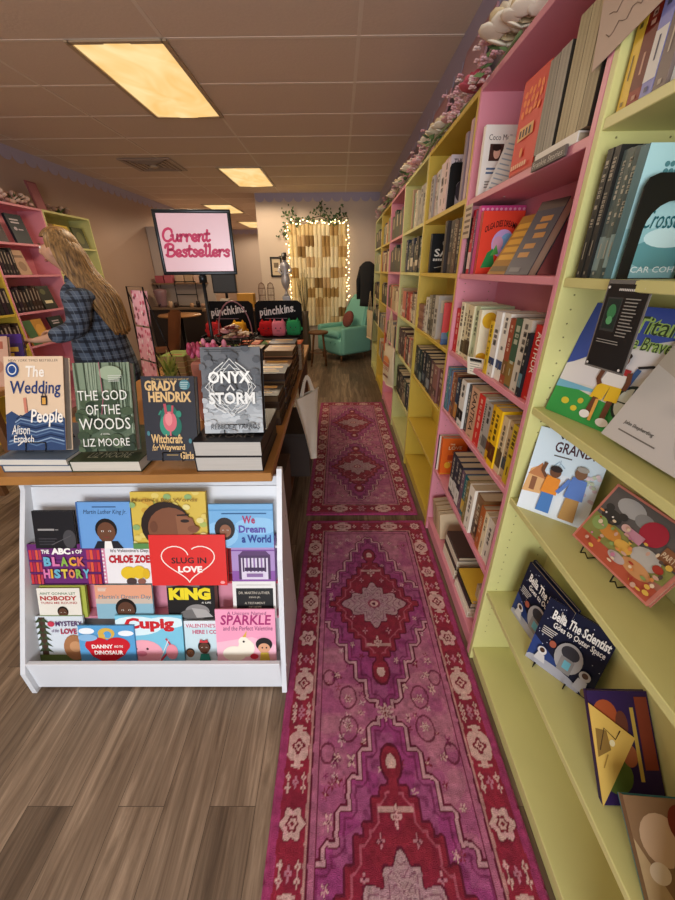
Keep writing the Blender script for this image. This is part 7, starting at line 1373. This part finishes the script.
# ================================================================ along the top of the right-hand bookcases
t = thing('flower_garland', 'garland of cream roses and pink blossoms along the bookcase tops', 'garland', (XF+0.015, 1.45, 1.992)); rs = random.Random(77)
def rose(mb, c, r, cols, rs):
    c = Vector(c); mb.ball(c+Vector((0, 0, r*0.25)), r*0.34, mat(cols[2], rough=0.75), n=8)
    for ring, (n, k, up, tilt) in enumerate(((3, 0.22, 0.32, 78), (5, 0.4, 0.2, 62), (6, 0.62, 0.02, 42), (7, 0.82, -0.2, 20))):
        for i in range(n):
            a = 6.283*i/n+ring*0.7+rs.uniform(-0.15, 0.15)
            Tm = Matrix.Translation(c+Vector((math.cos(a)*r*k, math.sin(a)*r*k, r*up))) @ Matrix.Rotation(a, 4, 'Z') @ Matrix.Rotation(R(-tilt+rs.uniform(-8, 8)), 4, 'Y')
            mb.ball((0, 0, 0), r*(0.36+0.05*ring), mat(cols[ring % len(cols)], rough=0.75), Tm, 10, (1, 1.15, 0.16))
CR, PK, DP = ('#e8d6b4', '#ecdcc0', '#e0caa0', '#f0e4cc'), ('#e0a8a8', '#d898a0', '#e8bcb8'), ('#c85a6a', '#b84a5c', '#d8707c')
stops = [(0.0, 'cream', 0.06), (0.11, 'cream', 0.08), (0.17, 'leaf', 0), (0.24, 'blossom', 0), (0.33, 'blossom', 0), (0.43, 'deep', 0.055), (0.53, 'blossom', 0), (0.64, 'blossom', 0), (0.75, 'pink', 0.045), (0.86, 'cream', 0.055), (0.95, 'leaf', 0), (0.97, 'cream', 0.065), (1.12, 'cream', 0.06), (1.22, 'blossom', 0), (1.33, 'blossom', 0), (1.5, 'pink', 0.045), (1.62, 'blossom', 0), (1.76, 'cream', 0.07), (1.9, 'leaf', 0), (2.05, 'blossom', 0), (2.2, 'cream', 0.06), (2.5, 'blossom', 0), (2.75, 'cream', 0.06), (3.0, 'leaf', 0), (3.2, 'blossom', 0), (3.6, 'cream', 0.06), (4.0, 'blossom', 0)]
for y, kind, r in stops:
    mb = MB()
    if kind in ('cream', 'pink', 'deep'): rose(mb, (rs.uniform(-0.01, 0.01), y, r*0.95), r, {'cream': CR, 'pink': PK, 'deep': DP}[kind], rs); mb.build('rose', t)
    elif kind == 'blossom':
        for _ in range(22):
            c = Vector((rs.uniform(-0.055, 0.03), y+rs.uniform(-0.07, 0.07), rs.uniform(0.0, 0.11))); m = mat(rs.choice(('#e8c0bc', '#d8a0a4', '#f0d8d0', '#e0acb0')), rough=0.8)
            for i in range(5): a = 1.2566*i; mb.ball(c+Vector((0.008*math.cos(a), 0.008*math.sin(a), 0.002*(i % 2))), 0.0075, m, n=6, sq=(1, 1, 0.5))
        mb.build('blossom_cluster', t)['kind'] = 'stuff'
    else:
        for _ in range(9):
            c = Vector((rs.uniform(-0.05, 0.02), y+rs.uniform(-0.06, 0.06), rs.uniform(0.0, 0.06))); a = rs.uniform(0, 6.28); u = Vector((math.cos(a)*0.4-0.5, math.sin(a), rs.uniform(-0.5, 0.3))).normalized(); v = u.orthogonal().normalized(); L_ = rs.uniform(0.04, 0.065)
            mb.add([c, c+u*L_*0.5+v*L_*0.32, c+u*L_, c+u*L_*0.5-v*L_*0.32], [(0, 1, 2, 3)], mat(rs.choice(('#5c7c4c', '#7a9860', '#4a6440')), rough=0.6))
        mb.build('leaf_cluster', t)['kind'] = 'stuff'
mb = MB(); mb.tube([(-0.01+0.015*math.sin(y*5), y, 0.012) for y in [0.05*k for k in range(87)]], 0.006, mat('#6a7a50'), 6); mb.build('stem', t)
for i, (y, h, lb) in enumerate(((2.38, 0.42, 'large faded pink board leaning on the wall above the yellow bookcase'), (3.0, 0.36, 'faded pink board above the far green bookcase'), (4.2, 0.36, 'small faded pink board above the far pink bookcase'))):
    t = thing('poster_board', lb, 'board', (XW-0.115, y, 1.9905), 0); t.rotation_euler = (0, R(11), 0); mb = MB(); mb.cbox(0, 0.012, -0.2, 0.2, 0, h, mat('#b98a90', rough=0.5), 0.002); mb.build('panel', t); mb = MB(); mb.box(-0.0008, 0, -0.17, 0.17, 0.03, h-0.03, mat('#c49aa0', rough=0.5)); mb.build('print', t)
# things hanging in front of the far bookcases
def tote_print(t, w_, h_):
    mb = MB(); A = Art(mb, (-w_*0.42, -0.026, -h_*0.92), (1, 0, 0), (0, 0, 1), w_*0.84, h_*0.84)
    A.ell(0.5, 0.62, 0.36, 0.18, '#d98a54', 16, 0, 180); A.rect(0.15, 0.5, 0.85, 0.6, '#c06a4c')
    for k in range(4): A.line([(0.2+0.18*k, 0.36), (0.26+0.18*k, 0.42), (0.2+0.18*k, 0.47)], 0.05, '#a8443c')
    A.rect(0.22, 0.16, 0.8, 0.22, '#7a4a3c'); mb.build('print', t)
t = thing('tote_bag', 'cream canvas tote with an orange print hanging in front of the far pink bookcase', 'bag', (XF-0.055, 3.36, 0.78), R(-80)); cloth_bag(t, 0.30, 0.36, '#d8c8a8', 0.30, 0.0, 2, 0.045); tote_print(t, 0.30, 0.36)
t = thing('tote_bag', 'pale canvas tote hanging at the far end of the bookcases beside the armchair', 'bag', (XF-0.055, 5.72, 0.86), R(-80)); cloth_bag(t, 0.32, 0.4, '#cdb893', 0.26, 0.0, 5, 0.05)
t = thing('jacket', 'black jacket hanging on the end of the last bookcase', 'jacket', (XF-0.07, 6.2, 1.5), R(-35)); mb = MB(); jm = mat('#1a1a1c', rough=0.9)
mb.lathe([(0.04, 0.02), (0.09, -0.005), (0.15, -0.06), (0.12, -0.3), (0.125, -0.55), (0.13, -0.62)], jm, 14, T=Matrix.Scale(0.5, 4, (0, 1, 0))); mb.build('body', t)
for s in (-1, 1): mb = MB(); mb.tube([(s*0.1, 0, -0.07), (s*0.16, 0, -0.25), (s*0.16, 0.01, -0.52)], [0.045, 0.04, 0.034], jm, 10); mb.build('sleeve', t)
for i in range(3):
    mb = MB(); mb.cbox(-0.004, 0, -0.06, 0.06, -0.2, 0, mat(('#d8c4a0', '#c9643c', '#d0b48c')[i], rough=0.7), 0.001); o = mb.build('paper_pennant'); o.location = (XF-0.004, (4.9, 4.15, 5.45)[i], (0.95, 0.78, 1.1)[i]); tag(o, ('cream paper pennant on the far yellow bookcase', 'orange paper pennant on the upright between far bookcases', 'tan paper pennant near the end of the bookcases')[i], 'pennant')
